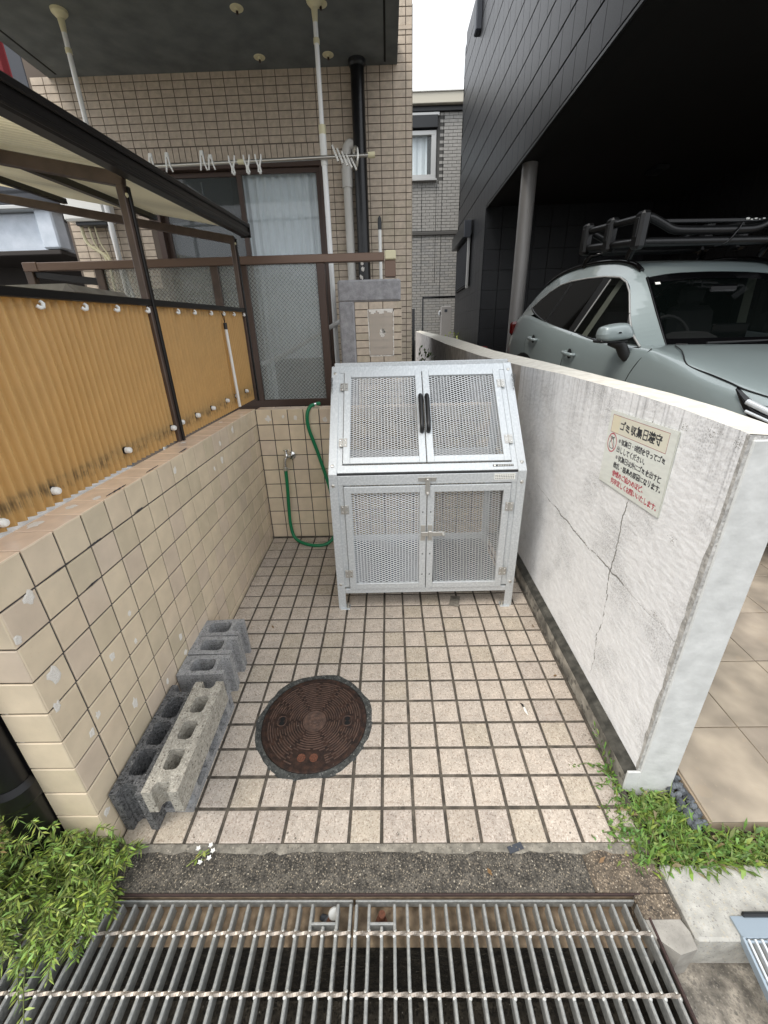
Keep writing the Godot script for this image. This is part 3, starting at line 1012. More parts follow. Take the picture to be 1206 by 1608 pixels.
func build_white_wall():
	var o := thing("white_wall", Vector3(0.887, 0, -0.16), "cracked white painted wall between the tiled floor and the parked car", "wall")
	var zs := [0.0, -0.24, -0.46, -1.05, -1.65, -2.8, -5.1, -8.0, -11.6]
	var ti := [1.186, 1.204, 1.214, 1.226, 1.224, 1.232, 1.293, 1.40, 1.52]     # inner top edge
	var to := [1.176, 1.198, 1.210, 1.228, 1.245, 1.268, 1.36, 1.44, 1.54]      # outer top edge
	var xi := -0.062
	var xo := 0.060
	var face := StandardMaterial3D.new()
	face.albedo_texture = white_wall_tex()
	face.texture_repeat = false
	face.roughness = 0.85
	face.heightmap_enabled = true
	face.heightmap_texture = bump_tex(0.10, 76)
	face.heightmap_scale = 0.18
	var f := MB.new()       # weathered front stretch
	var g := MB.new()       # the rest of the inner face
	var t := MB.new()
	var ob := MB.new()
	for i in zs.size() - 1:
		var z0: float = zs[i]
		var z1: float = zs[i + 1]
		var m := f if z1 >= -2.4 else g
		var u0 := 1.0 + z0 / 2.4
		var u1 := 1.0 + z1 / 2.4
		var k := m.v.size()
		m.quad(Vector3(xi, -0.05, z1), Vector3(xi, -0.05, z0), Vector3(xi, ti[i], z0), Vector3(xi, ti[i + 1], z1))
		m.uv[k] = Vector2(u1, 1.0)
		m.uv[k + 1] = Vector2(u0, 1.0)
		m.uv[k + 2] = Vector2(u0, 1.0 - (ti[i] + 0.05) / 1.28)
		m.uv[k + 3] = Vector2(u1, 1.0 - (ti[i + 1] + 0.05) / 1.28)
		t.quad(Vector3(xi, ti[i], z0), Vector3(xo, to[i], z0), Vector3(xo, to[i + 1], z1), Vector3(xi, ti[i + 1], z1))
		ob.quad(Vector3(xo, -0.05, z0), Vector3(xo, -0.05, z1), Vector3(xo, to[i + 1], z1), Vector3(xo, to[i], z0))
	ob.quad(Vector3(xo, -0.05, -11.6), Vector3(xi, -0.05, -11.6), Vector3(xi, 1.52, -11.6), Vector3(xo, 1.54, -11.6))
	pmb("weathered_face", f, o, face)
	var gm := relief(tex_mat(noise_tex(0.012, 77, Color(0.66, 0.64, 0.62), Color(0.86, 0.84, 0.82)), 0.9, 0.9), bump_tex(0.12, 78), 0.12)
	pmb("rear_face", g, o, gm)
	pmb("coping", t, o, relief(tex_mat(noise_tex(0.02, 79, Color(0.79, 0.77, 0.72), Color(0.91, 0.895, 0.85)), 1.4, 0.9), bump_tex(0.05, 80), 0.15))
	pmb("outer_face", ob, o, gm)
	var en := MB.new()
	en.prism(PackedVector2Array([Vector2(-0.0625, -0.05), Vector2(0.0605, -0.05), Vector2(0.0605, 1.174), Vector2(-0.0625, 1.184)]), 0.01, Transform3D(Basis.IDENTITY, Vector3(0, 0, 0.003)))
	pmb("end_mortar", en, o, M.mortar_pale)
	# smooth repainted end facing the street, with a ragged mortar strip on its inner edge
	var e := MB.new()
	e.box(Vector3(0.003, 0.560, 0.005), Vector3(0.116, 1.228, 0.008), 0.003)
	e.box(Vector3(-0.025, 0.045, 0.004), Vector3(0.14, 0.10, 0.0085), 0.003)
	pmb("street_end", e, o, relief(tex_mat(noise_tex(0.014, 81, Color(0.745, 0.75, 0.74), Color(0.83, 0.835, 0.825)), 1.6, 0.75), bump_tex(0.02, 82), 0.12))
	var mt := MB.new()
	var pw := 0.008
	for i in 46:
		var y0 := 0.02 + i * 0.025
		var nw := clampf(pw + rng.randf_range(-0.005, 0.005), 0.002, 0.014)
		mt.quad(Vector3(xi - 0.0015, y0, -pw), Vector3(xi - 0.0015, y0, 0.004), Vector3(xi - 0.0015, y0 + 0.025, 0.004), Vector3(xi - 0.0015, y0 + 0.025, -nw))
		mt.quad(Vector3(xi - 0.0015, y0, 0.004), Vector3(xi + 0.012, y0, 0.004), Vector3(xi + 0.012, y0 + 0.025, 0.004), Vector3(xi - 0.0015, y0 + 0.025, 0.004))
		pw = nw
	pmb("mortar_edge", mt, o, M.mortar_pale)
	# mouldy kerb at the wall's foot
	var kb := MB.new()
	var kt := MB.new()
	var px := -0.098
	for i in 24:
		var z0 := -i * 0.071
		var z1 := -(i + 1) * 0.071
		var nx := -0.100 + rng.randf_range(-0.004, 0.003)
		var h0 := 0.088 + fl(z0) * 0.9
		var h1 := 0.088 + fl(z1) * 0.9
		kb.quad(Vector3(px, -0.06, z1), Vector3(px, -0.06, z0), Vector3(px, h0 - 0.012, z0), Vector3(px, h1 - 0.012, z1))
		kt.quad(Vector3(px, h1 - 0.012, z1), Vector3(px, h0 - 0.012, z0), Vector3(px + 0.012, h0, z0), Vector3(px + 0.012, h1, z1))
		kt.quad(Vector3(px + 0.012, h1, z1), Vector3(px + 0.012, h0, z0), Vector3(xi + 0.001, h0 + 0.008, z0), Vector3(xi + 0.001, h1 + 0.008, z1))
		if i == 0:
			kb.quad(Vector3(px, -0.06, 0), Vector3(xi + 0.02, -0.06, 0), Vector3(xi + 0.02, h0, 0), Vector3(px, h0 - 0.012, 0))
	pmb("foot_kerb", kb, o, M.mouldy)
	pmb("kerb_top", kt, o, M.mould_black)


func build_parking():
	var o := thing("parking_floor", Vector3(0, 0, 0), "large warm beige tiles paving the covered parking space", "floor", "", "structure")
	var s := atan(SLOPE)
	var b := MB.new()
	b.quad(Vector3(0.995, 0.020, -0.045), Vector3(6.4, 0.020, -0.045), Vector3(6.4, 0.020 + fl(-12.0), -12.0), Vector3(0.995, 0.020 + fl(-12.0), -12.0))
	b.quad(Vector3(0.995, -0.03, -0.045), Vector3(6.4, -0.03, -0.045), Vector3(6.4, 0.020, -0.045), Vector3(0.995, 0.020, -0.045))
	b.quad(Vector3(0.995, -0.03, -12.0), Vector3(0.995, -0.03, -0.045), Vector3(0.995, 0.020, -0.045), Vector3(0.995, 0.020 + fl(-12.0), -12.0))
	pmb("bed", b, o, M.parking_joint)
	var t := tile_mesh(0.311, 0.308, 0.006, 0.002)
	var rows := []
	var face := Basis(Vector3.RIGHT, -PI / 2.0 + s)
	for j in 22:
		for i in 9:
			var z := -0.045 - 0.1575 - 0.312 * j + 0.0035
			rows.append([t, Transform3D(face, Vector3(1.157 + 0.3145 * i, 0.0185 - SLOPE * z, z)), M.parking_tiles[rng.randi() % 3]])
	lay("tile", rows, o)
	# gravel between the wall and the tiles
	var g := thing("gravel_strip", Vector3.ZERO, "narrow strip of dark grey stones between white wall and parking tiles", "gravel", "", "structure")
	var gb := MB.new()
	gb.quad(Vector3(0.945, -0.01, -0.05), Vector3(0.996, -0.01, -0.05), Vector3(0.996, fl(-3.0), -3.0), Vector3(0.945, fl(-3.0), -3.0))
	pmb("bed", gb, g, M.soil)
	var kinds := []
	for i in 6:
		kinds.append(stone_mesh(rng.randf_range(0.008, 0.013)))
	for i in 110:
		var z := -0.04 - 0.30 * pow(i / 110.0, 1.2) + rng.randf_range(-0.01, 0.01)
		var x := rng.randf_range(0.935 if z > -0.15 else 0.953, 0.988)
		part("stone", kinds[rng.randi() % 6], g, M.stones[rng.randi() % 4], Transform3D(Basis.from_euler(Vector3(rng.randf_range(-0.5, 0.5), rng.randf() * TAU, rng.randf_range(-0.5, 0.5))), Vector3(x, 0.004 - SLOPE * z + rng.randf_range(0, 0.012), z)))


func stone_mesh(r: float) -> ArrayMesh:
	var m := MB.new()
	var pts := []
	var rings := 4
	var segs := 7
	var sq := Vector3(rng.randf_range(0.8, 1.4), rng.randf_range(0.6, 0.9), rng.randf_range(0.8, 1.2))
	for j in rings + 1:
		var row := []
		var th := PI * j / rings
		for i in segs:
			var ph := TAU * i / segs + j * 0.4
			row.append(Vector3(sin(th) * cos(ph), cos(th), sin(th) * sin(ph)) * sq * r * (rng.randf_range(0.78, 1.15) if j > 0 and j < rings else 0.9))
		pts.append(row)
	for j in rings:
		for i in segs:
			var i2 := (i + 1) % segs
			m.quad(pts[j + 1][i2], pts[j + 1][i], pts[j][i], pts[j][i2])
	return m.mesh()


# ---------------------------------------------------------------- houses

func build_apartment():
	var o := thing("apartment_building", Vector3(0, 0, -3.45), "beige tiled apartment block with bronze windows under a dark grey balcony", "building")
	var b := MB.new()
	# wall with the window opening left out; the face is z = 0
	var x0 := -2.70
	var x1 := 0.268
	var wl := -1.93
	var wr := -0.455
	var wb := 0.75
	var wt := 2.745
	var zc := -0.12
	for r in [[x0, wl, -0.1, 6.5], [wr, x1, -0.1, 6.5], [wl, wr, wt, 6.5], [wl, wr, -0.1, wb]]:
		b.box(Vector3((r[0] + r[1]) * 0.5, (r[2] + r[3]) * 0.5, zc), Vector3(r[1] - r[0], r[3] - r[2], 0.24))
	b.box(Vector3((x0 + x1) * 0.5, 3.2, -4.2), Vector3(x1 - x0, 6.6, 0.2))
	b.box(Vector3(x0 + 0.1, 3.2, -2.2), Vector3(0.2, 6.6, 3.9))
	b.box(Vector3(x1 - 0.1, 3.2, -2.2), Vector3(0.2, 6.6, 3.9))
	b.box(Vector3((x0 + x1) * 0.5, 6.6, -2.1), Vector3(x1 - x0, 0.2, 4.2))
	pmb("wall", b, o, M.facade_grout)
	var t := tile_mesh(0.0945, 0.0445, 0.004, 0.0012)
	var th := tile_mesh(0.044, 0.0445, 0.004, 0.0012)
	var sold := tile_mesh(0.0445, 0.0945, 0.004, 0.0012)
	var rows := []
	for j in 78:
		var y := 0.625 + 0.05 * j
		for i in 30:
			var x := x1 - 0.049 - 0.05 - 0.1 * i
			if x < x0 + 0.05:
				continue
			if x > wl - 0.05 and x < wr + 0.0 and y > wb and y < wt + 0.10:
				continue
			if y > 3.29 and x < 0.13:
				continue
			if x < -1.0 and y < 1.85 and x > -2.2:
				continue
			rows.append([t, Transform3D(Basis.IDENTITY, Vector3(x, y, 0)), M.facade_tiles[rng.randi() % 5]])
		rows.append([th, Transform3D(Basis.IDENTITY, Vector3(x1 - 0.024, y, 0)), M.facade_tiles[rng.randi() % 5]])
	for i in 31:
		rows.append([sold, Transform3D(Basis.IDENTITY, Vector3(wl - 0.02 + i * 0.05, wt + 0.052, 0)), M.facade_tiles[rng.randi() % 5]])
	rows.append([tile_mesh(0.13, 0.02, 0.006, 0.001), Transform3D(Basis.IDENTITY, Vector3(0.20, 3.49, 0.002)), M.facade_tiles[0]])
	lay("tile", rows, o)
	var back := []
	for j in 60:
		for i in 14:
			back.append([t, Transform3D(Basis(Vector3.UP, PI / 2.0), Vector3(x1, 0.65 + 0.05 * j, -0.06 - 0.1 * i)), M.facade_tiles[1]])
	join_parts("alley_tiles", back, o, M.facade_tiles[1])
	# balcony overhead
	var sf := MB.new()
	sf.box(Vector3(-1.19, 3.36, 1.60), Vector3(2.69, 0.14, 3.2), 0.006)
	var bal := pmb("balcony", sf, o, M.soffit)
	bx("fascia", bal, M.soffit, Vector3(-1.19, 3.83, 3.15), Vector3(2.69, 0.85, 0.10))
	for x in [0.061, -2.44]:
		bx("drip_groove", bal, M.dark_joint, Vector3(x, 3.2895, 1.60), Vector3(0.014, 0.004, 3.1))
	for p in [[-0.852, 0.154], [-0.351, 0.152], [-0.853, 0.635], [-0.331, 0.642]]:
		var d := MB.new()
		d.lathe([Vector2(0, -0.014), Vector2(0.012, -0.014), Vector2(0.014, -0.004), Vector2(0.040, -0.003), Vector2(0.042, 0.001)], 18, Transform3D(Basis.IDENTITY, Vector3(p[0], 3.29, p[1])))
		pmb("anchor_plate", d, bal, M.plastic_cream)
		var s := MB.new()
		s.tube([Vector3(p[0], 3.29, p[1]), Vector3(p[0], 3.262, p[1])], 0.008, 8)
		pmb("anchor_stud", s, bal, M.rust)
	# window: two sliding sashes in a bronze frame
	var fr := MB.new()
	var zf := -0.03
	for r in [[wl - 0.0, wl + 0.05, wb, wt], [wr - 0.035, wr, wb, wt], [wl, wr, wt - 0.05, wt], [wl, wr, wb, wb + 0.05]]:
		fr.box(Vector3((r[0] + r[1]) * 0.5, (r[2] + r[3]) * 0.5, zf), Vector3(r[1] - r[0] - (0.001 if r[1] - r[0] > 1.0 else 0.0), r[3] - r[2] - 0.0005, 0.104 if r[1] - r[0] > 1.0 else 0.10), 0.003)
	var wn := pmb("window", fr, o, M.window_frame)
	for q in [[wl + 0.05, -1.155, -0.055], [-1.19, wr - 0.035, -0.02]]:
		var sh := MB.new()
		var a: float = q[0]
		var c: float = q[1]
		var z: float = q[2]
		for r in [[a, a + 0.04, wb + 0.05, wt - 0.05], [c - 0.035, c, wb + 0.05, wt - 0.05], [a, c, wt - 0.085, wt - 0.05], [a, c, wb + 0.05, wb + 0.10]]:
			sh.box(Vector3((r[0] + r[1]) * 0.5, (r[2] + r[3]) * 0.5, z), Vector3(r[1] - r[0] - (0.001 if r[1] - r[0] > 0.2 else 0.0), r[3] - r[2] - 0.0005, 0.028 if r[1] - r[0] > 0.2 else 0.024), 0.002)
		pmb("sash", sh, wn, M.window_frame)
		var gl := MB.new()
		gl.quad(Vector3(a + 0.03, wb + 0.08, z), Vector3(c - 0.03, wb + 0.08, z), Vector3(c - 0.03, wt - 0.07, z), Vector3(a + 0.03, wt - 0.07, z))
		pmb("pane", gl, wn, M.glass)
	var md := MB.new()
	md.box(Vector3(-1.52, 2.35, -0.10), Vector3(0.62, 0.028, 0.02), 0.002)
	md.box(Vector3(-1.52, 2.49, -0.10), Vector3(0.012, 0.30, 0.02), 0.002)
	md.box(Vector3(-1.52, 2.10, -0.10), Vector3(0.62, 0.5, 0.01))
	pmb("inner_screen", md, wn, M.room)
	var cu := MB.new()
	for i in 44:
		var u0 := -1.20 + i * 0.017
		var u1 := u0 + 0.017
		cu.quad(Vector3(u0, wb + 0.05, -0.085 + 0.014 * sin(i * 1.5) + 0.006 * sin(i * 0.37)), Vector3(u1, wb + 0.05, -0.085 + 0.014 * sin((i + 1) * 1.5) + 0.006 * sin((i + 1) * 0.37)), Vector3(u1, wt, -0.085 + 0.012 * sin((i + 1) * 1.5)), Vector3(u0, wt, -0.085 + 0.012 * sin(i * 1.5)))
	pmb("curtain", cu, wn, M.curtain)
	# gas water heater high on the wall
	var h := thing("water_heater", Vector3(-2.43, 2.34, -3.45), "pale boxy gas water heater on the tiled wall with pipes below", "water heater")
	bx("casing", h, M.plastic_white, Vector3(0, 0.21, 0.095), Vector3(0.35, 0.42, 0.17), 0.015)
	bx("vent_slot", h, M.dark_joint, Vector3(-0.08, 0.055, 0.181), Vector3(0.06, 0.012, 0.004))
	bx("base_tray", h, M.dark_trim, Vector3(0.02, -0.012, 0.09), Vector3(0.26, 0.03, 0.10), 0.004)
	for p in [[-0.10, 0.014, 0.05], [-0.04, 0.008, 0.02], [0.01, 0.006, 0.06]]:
		var m := MB.new()
		m.tube(smooth_path([Vector3(p[0], 0.0, 0.09), Vector3(p[0] + 0.01, -0.14, 0.08), Vector3(p[2], -0.26, 0.06), Vector3(0.03, -0.42, 0.05), Vector3(0.03, -0.9, 0.05)], 5), p[1], 8)
		pmb("pipe", m, h, M.plastic_cream)
	var mm := MB.new()
	mm.tube([Vector3(0.13, 0.0, 0.08), Vector3(0.14, -0.2, 0.07), Vector3(0.19, -0.6, 0.06)], 0.016, 8)
	pmb("pipe", mm, h, M.alu)


func build_dark_house():
	var X := 1.87
	var o := thing("dark_house", Vector3(X, 0, 0), "black panelled house with a dark carport under its upper floor", "building")
	var b := MB.new()
	var zf := -11.55
	var zn := -2.2
	# upper storeys: face x = 0, undershot by the carport
	b.box(Vector3(0.12, 5.35, (zf + zn) * 0.5), Vector3(0.24, 3.7, zn - zf))
	b.box(Vector3(3.2, 5.35, zn - 0.12), Vector3(6.4, 3.7, 0.24))
	b.box(Vector3(3.2, 7.15, (zf + zn) * 0.5), Vector3(6.4, 0.12, zn - zf))
	b.box(Vector3(3.2, 5.35, zf + 0.12), Vector3(6.4, 3.7, 0.24))
	b.box(Vector3(6.3, 3.6, (zf + zn) * 0.5), Vector3(0.2, 7.2, zn - zf))
	pmb("upper_wall", b, o, M.dark_joint)
	var sf := MB.new()
	sf.box(Vector3(3.2, 3.56, (zn - 8.2) * 0.5), Vector3(6.38, 0.10, zn + 8.2))
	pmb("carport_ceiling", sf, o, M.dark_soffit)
	bx("edge_trim", o, M.dark_trim, Vector3(0.0, 3.505, (zn - 8.2) * 0.5), Vector3(0.02, 0.03, -zn + 8.2 - 4.4 + 2.0), 0.003)
	var lo := MB.new()
	lo.box(Vector3(0.12, 1.75, -9.9), Vector3(0.24, 3.52, 3.4))
	lo.box(Vector3(3.2, 1.75, -8.32), Vector3(6.4, 3.52, 0.24))
	pmb("ground_wall", lo, o, M.dark_joint)
	# cladding panels
	var rows := []
	var side := Basis(Vector3.UP, -PI / 2.0)
	var pm := tile_mesh(0.295, 0.334, 0.014, 0.004)
	for j in 11:
		var y := 3.52 + 0.172 + 0.349 * j
		for i in 27:
			var z := -3.45 - 0.298 * i - 0.15 * (j % 2)
			if z < zf + 0.15:
				continue
			rows.append([pm, Transform3D(side, Vector3(0, y, z)), M.dark_panels[rng.randi() % 4]])
	for j in 9:
		for i in 11:
			rows.append([pm, Transform3D(side, Vector3(0, 3.38 - 0.335 * j, -8.36 - 0.298 * i)), M.dark_panels[rng.randi() % 4]])
	for j in 9:
		for i in 10:
			rows.append([pm, Transform3D(Basis.IDENTITY, Vector3(0.15 + 0.298 * i, 3.35 - 0.335 * j, -8.2)), M.dark_panels[rng.randi() % 4]])
	lay("panel", rows, o)
	var seam := MB.new()
	for i in 26:
		seam.box(Vector3(3.33, 1.8, -2.6 - 0.22 * i), Vector3(0.02, 3.4, 0.012))
	seam.box(Vector3(3.42, 1.8, -5.4), Vector3(0.16, 3.5, 6.0))
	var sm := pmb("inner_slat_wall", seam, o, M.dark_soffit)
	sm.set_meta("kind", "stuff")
	# shuttered window in the alley face
	var w := MB.new()
	w.box(Vector3(-0.03, 2.87, -10.35), Vector3(0.05, 0.95, 1.75), 0.004)
	var win := pmb("shuttered_window", w, o, M.dark_joint)
	for i in 20:
		bx("slat", win, M.slate, Vector3(-0.06, 2.46 + i * 0.042, -10.35), Vector3(0.02, 0.03, 1.68), 0.003, Basis(Vector3.BACK, 0.5))
	bx("guide_rail", win, M.alu, Vector3(-0.075, 2.83, -9.46), Vector3(0.05, 0.98, 0.06), 0.004)
	bx("shutter_box", win, M.dark_trim, Vector3(-0.10, 3.46, -10.33), Vector3(0.16, 0.26, 1.88), 0.006)
	bx("end_cap", win, M.slate, Vector3(-0.13, 3.42, -9.36), Vector3(0.14, 0.30, 0.05), 0.006)
	var v := MB.new()
	v.box(Vector3(-0.06, 6.72, -9.70), Vector3(0.12, 0.42, 0.22), 0.02)
	pmb("vent_hood", v, o, M.slate)
	var uw := MB.new()
	uw.box(Vector3(-0.02, 6.62, -7.7), Vector3(0.05, 0.86, 1.1), 0.003)
	var u := pmb("upper_window", uw, o, M.alu)
	bx("pane", u, M.privacy, Vector3(-0.046, 6.62, -7.7), Vector3(0.008, 0.74, 0.98))
	# the round carport column stands by itself
	var c := MB.new()
	c.lathe([Vector2(0.103, 0), Vector2(0.103, 3.20)], 28, Transform3D(Basis.IDENTITY, Vector3(2.015, 0.32, -6.2)))
	solo("carport_column", c, M.column, "plain grey round column holding up the dark carport ceiling", "column")
	var rb := thing("toolbox", Vector3(1.70, 0.30, -7.2), "dark red case standing behind the carport column", "case")
	bx("shell", rb, M.red_cloth, Vector3(0.0, 0.45, 0), Vector3(0.30, 0.9, 0.3), 0.05)
	bx("panel", rb, M.plastic_black, Vector3(0.0, 0.45, 0.15), Vector3(0.20, 0.7, 0.02), 0.004)


func build_far_houses():
	var o := thing("brick_house", Vector3(0.0, 0, -13.2), "grey brick house closing the alley with a cream parapet", "building")
	var b := MB.new()
	var wl := -0.1
	var wr := 1.40
	for r in [[-3.0, wl, 0.0, 6.79], [wr + 0.03, 4.2, 0.0, 6.79], [wl, wr + 0.03, 0.0, 5.40], [wl, wr + 0.03, 6.74, 6.79]]:
		b.box(Vector3((r[0] + r[1]) * 0.5, (r[2] + r[3]) * 0.5, -0.12), Vector3(r[1] - r[0], r[3] - r[2], 0.24))
	b.box(Vector3(0.6, 3.4, -5.0), Vector3(7.2, 6.8, 0.2))
	b.box(Vector3(0.6, 6.85, -2.6), Vector3(7.2, 0.12, 5.0))
	b.box(Vector3(0.65, 3.4, -1.2), Vector3(2.0, 6.6, 0.05))
	pmb("wall", b, o, M.brick_joint)
	var br := tile_mesh(0.226, 0.062, 0.008, 0.002)
	var hb := tile_mesh(0.108, 0.062, 0.008, 0.002)
	var sb := tile_mesh(0.062, 0.10, 0.008, 0.002)
	var rows := []
	for j in 76:
		var y := 1.30 + 0.0725 * j
		if absf(y - 4.10) < 0.04:
			continue
		for i in 8:
			var x := 0.58 + 0.236 * i + (0.118 if j % 2 else 0.0)
			if x < wr + 0.13 and y > 5.24:
				if x > wr + 0.02 and x < wr + 0.12 and y > 5.3:
					rows.append([hb, Transform3D(Basis.IDENTITY, Vector3(1.50, y, 0)), M.brick_tiles[rng.randi() % 4]])
				continue
			rows.append([br, Transform3D(Basis.IDENTITY, Vector3(x, y, 0)), M.brick_tiles[rng.randi() % 4]])
	for i in 13:
		rows.append([sb, Transform3D(Basis.IDENTITY, Vector3(0.62 + i * 0.07, 5.29, 0)), M.brick_tiles[rng.randi() % 4]])
	lay("brick", rows, o)
	for x in [1.06, 1.62, 1.46]:
		bx("expansion_joint", o, M.dark_joint, Vector3(x, 4.05 if x < 1.6 else 4.6, 0.007), Vector3(0.012, 4.4 if x > 1.5 else 2.4, 0.006))
	bx("string_course", o, M.brick_joint, Vector3(0.6, 4.10, 0.02), Vector3(7.2, 0.08, 0.06), 0.01)
	bx("parapet", o, M.cream_render, Vector3(0.6, 7.00, 0.03), Vector3(7.3, 0.22, 0.30), 0.01)
	bx("parapet_cap", o, M.plastic_white, Vector3(0.6, 7.125, 0.04), Vector3(7.34, 0.03, 0.34), 0.005)
	bx("eave_band", o, M.dark_trim, Vector3(0.6, 6.83, 0.02), Vector3(7.2, 0.10, 0.10), 0.005)
	var fr := MB.new()
	for r in [[wr - 0.10, wr + 0.03, 5.36, 6.40], [wl, wr, 5.36, 5.46], [wl, wr, 6.30, 6.40], [wl, wl + 0.05, 5.36, 6.40]]:
		fr.box(Vector3((r[0] + r[1]) * 0.5, (r[2] + r[3]) * 0.5, 0.0), Vector3(r[1] - r[0] - (0.004 if r[1] - r[0] > 1.0 else 0.0), r[3] - r[2] - 0.002, 0.108 if r[1] - r[0] > 1.0 else 0.10), 0.006)
	fr.box(Vector3((wl + wr) * 0.5, 6.72, 0.02), Vector3(wr - wl + 0.2, 0.07, 0.12), 0.006)
	fr.box(Vector3((wl + wr) * 0.5, 5.335, 0.03), Vector3(wr - wl + 0.12, 0.045, 0.16), 0.006)
	var wn := pmb("window", fr, o, M.alu)
	bx("shutter_box", wn, M.dark_trim, Vector3((wl + wr) * 0.5, 6.56, 0.04), Vector3(wr - wl + 0.12, 0.26, 0.16), 0.008)
	var gl := MB.new()
	gl.quad(Vector3(wl, 5.46, -0.02), Vector3(wr - 0.1, 5.46, -0.02), Vector3(wr - 0.1, 6.3, -0.02), Vector3(wl, 6.3, -0.02))
	pmb("pane", gl, wn, M.glass)
	var cu := MB.new()
	for i in 26:
		var u := wl + i * 0.05
		cu.quad(Vector3(u, 5.4, -0.10 + 0.02 * sin(i * 1.7)), Vector3(u + 0.05, 5.4, -0.10 + 0.02 * sin((i + 1) * 1.7)), Vector3(u + 0.05, 6.35, -0.10 + 0.02 * sin((i + 1) * 1.7)), Vector3(u, 6.35, -0.10 + 0.02 * sin(i * 1.7)))
	pmb("curtain", cu, wn, M.curtain)
	# meter cabinet and dark frame in the alley
	var mc := thing("meter_cabinet", Vector3(1.74, 1.15, -12.4), "pale grey metal cabinet at the far end of the alley", "cabinet")
	bx("body", mc, M.column, Vector3(0.0, 0.5, 0), Vector3(0.30, 1.02, 0.25), 0.01)
	bx("label_plate", mc, M.slate, Vector3(-0.02, 0.90, 0.127), Vector3(0.08, 0.07, 0.004))
	bx("lock_box", mc, M.chrome, Vector3(-0.19, 0.84, 0.05), Vector3(0.06, 0.12, 0.10), 0.01)
	var ga := thing("alley_gate_frame", Vector3(1.08, 0.55, -12.6), "thin black metal frame standing in front of the brick house", "gate frame")
	bx("post", ga, M.gloss_black, Vector3(0, 0.95, 0), Vector3(0.045, 1.9, 0.045), 0.004)
	bx("lintel", ga, M.gloss_black, Vector3(0.6, 1.87, 0), Vector3(1.2, 0.05, 0.045), 0.004)
	# pale house beyond the awning
	var n := thing("pale_blue_house", Vector3(0, 0, -6.0), "neighbouring house with pale blue balcony wall above a dark recess", "building")
	var wb := MB.new()
	wb.box(Vector3(-7.0, 2.85, -0.4), Vector3(4.6, 0.46, 0.9), 0.02)
	wb.box(Vector3(-4.60, 2.90, 0.02), Vector3(0.24, 0.52, 0.24), 0.02)
	pmb("balcony_wall", wb, n, M.blue_render)
	bx("balcony_rim", n, M.alu, Vector3(-6.9, 3.11, -0.3), Vector3(4.9, 0.05, 1.0), 0.01)
	bx("sill_band", n, M.brown_dark, Vector3(-6.9, 2.60, -0.35), Vector3(4.8, 0.06, 0.96), 0.01)
	bx("wall", n, M.brown_dark, Vector3(-7.2, 1.3, -0.9), Vector3(5.6, 2.6, 0.2))
	bx("upper_wall", n, M.slate, Vector3(-7.2, 4.8, -0.9), Vector3(5.6, 3.4, 0.2))
	var rw := MB.new()
	rw.box(Vector3(-4.50, 4.5, -0.10), Vector3(0.18, 2.2, 0.12), 0.01)
	rw.box(Vector3(-5.55, 4.5, -0.10), Vector3(0.08, 2.2, 0.12), 0.01)
	rw.box(Vector3(-5.0, 5.6, -0.10), Vector3(1.1, 0.1, 0.12), 0.01)
	rw.box(Vector3(-5.0, 3.4, -0.10), Vector3(1.1, 0.1, 0.12), 0.01)
	var r2 := pmb("tall_window", rw, n, M.slate)
	var rc := MB.new()
	for i in 14:
		var u := -5.35 + i * 0.056
		rc.quad(Vector3(u, 3.4, -0.14 + 0.02 * sin(i * 1.9)), Vector3(u + 0.056, 3.4, -0.14 + 0.02 * sin((i + 1) * 1.9)), Vector3(u + 0.056, 5.6, -0.14 + 0.02 * sin((i + 1) * 1.9)), Vector3(u, 5.6, -0.14 + 0.02 * sin(i * 1.9)))
	pmb("red_curtain", rc, r2, M.red_cloth)


# ---------------------------------------------------------------- terrace frames

func roof_y(x: float, z: float) -> float:
	return 1.975 + (-0.90 - x) * 0.183 - 0.052 * (z + 1.1)


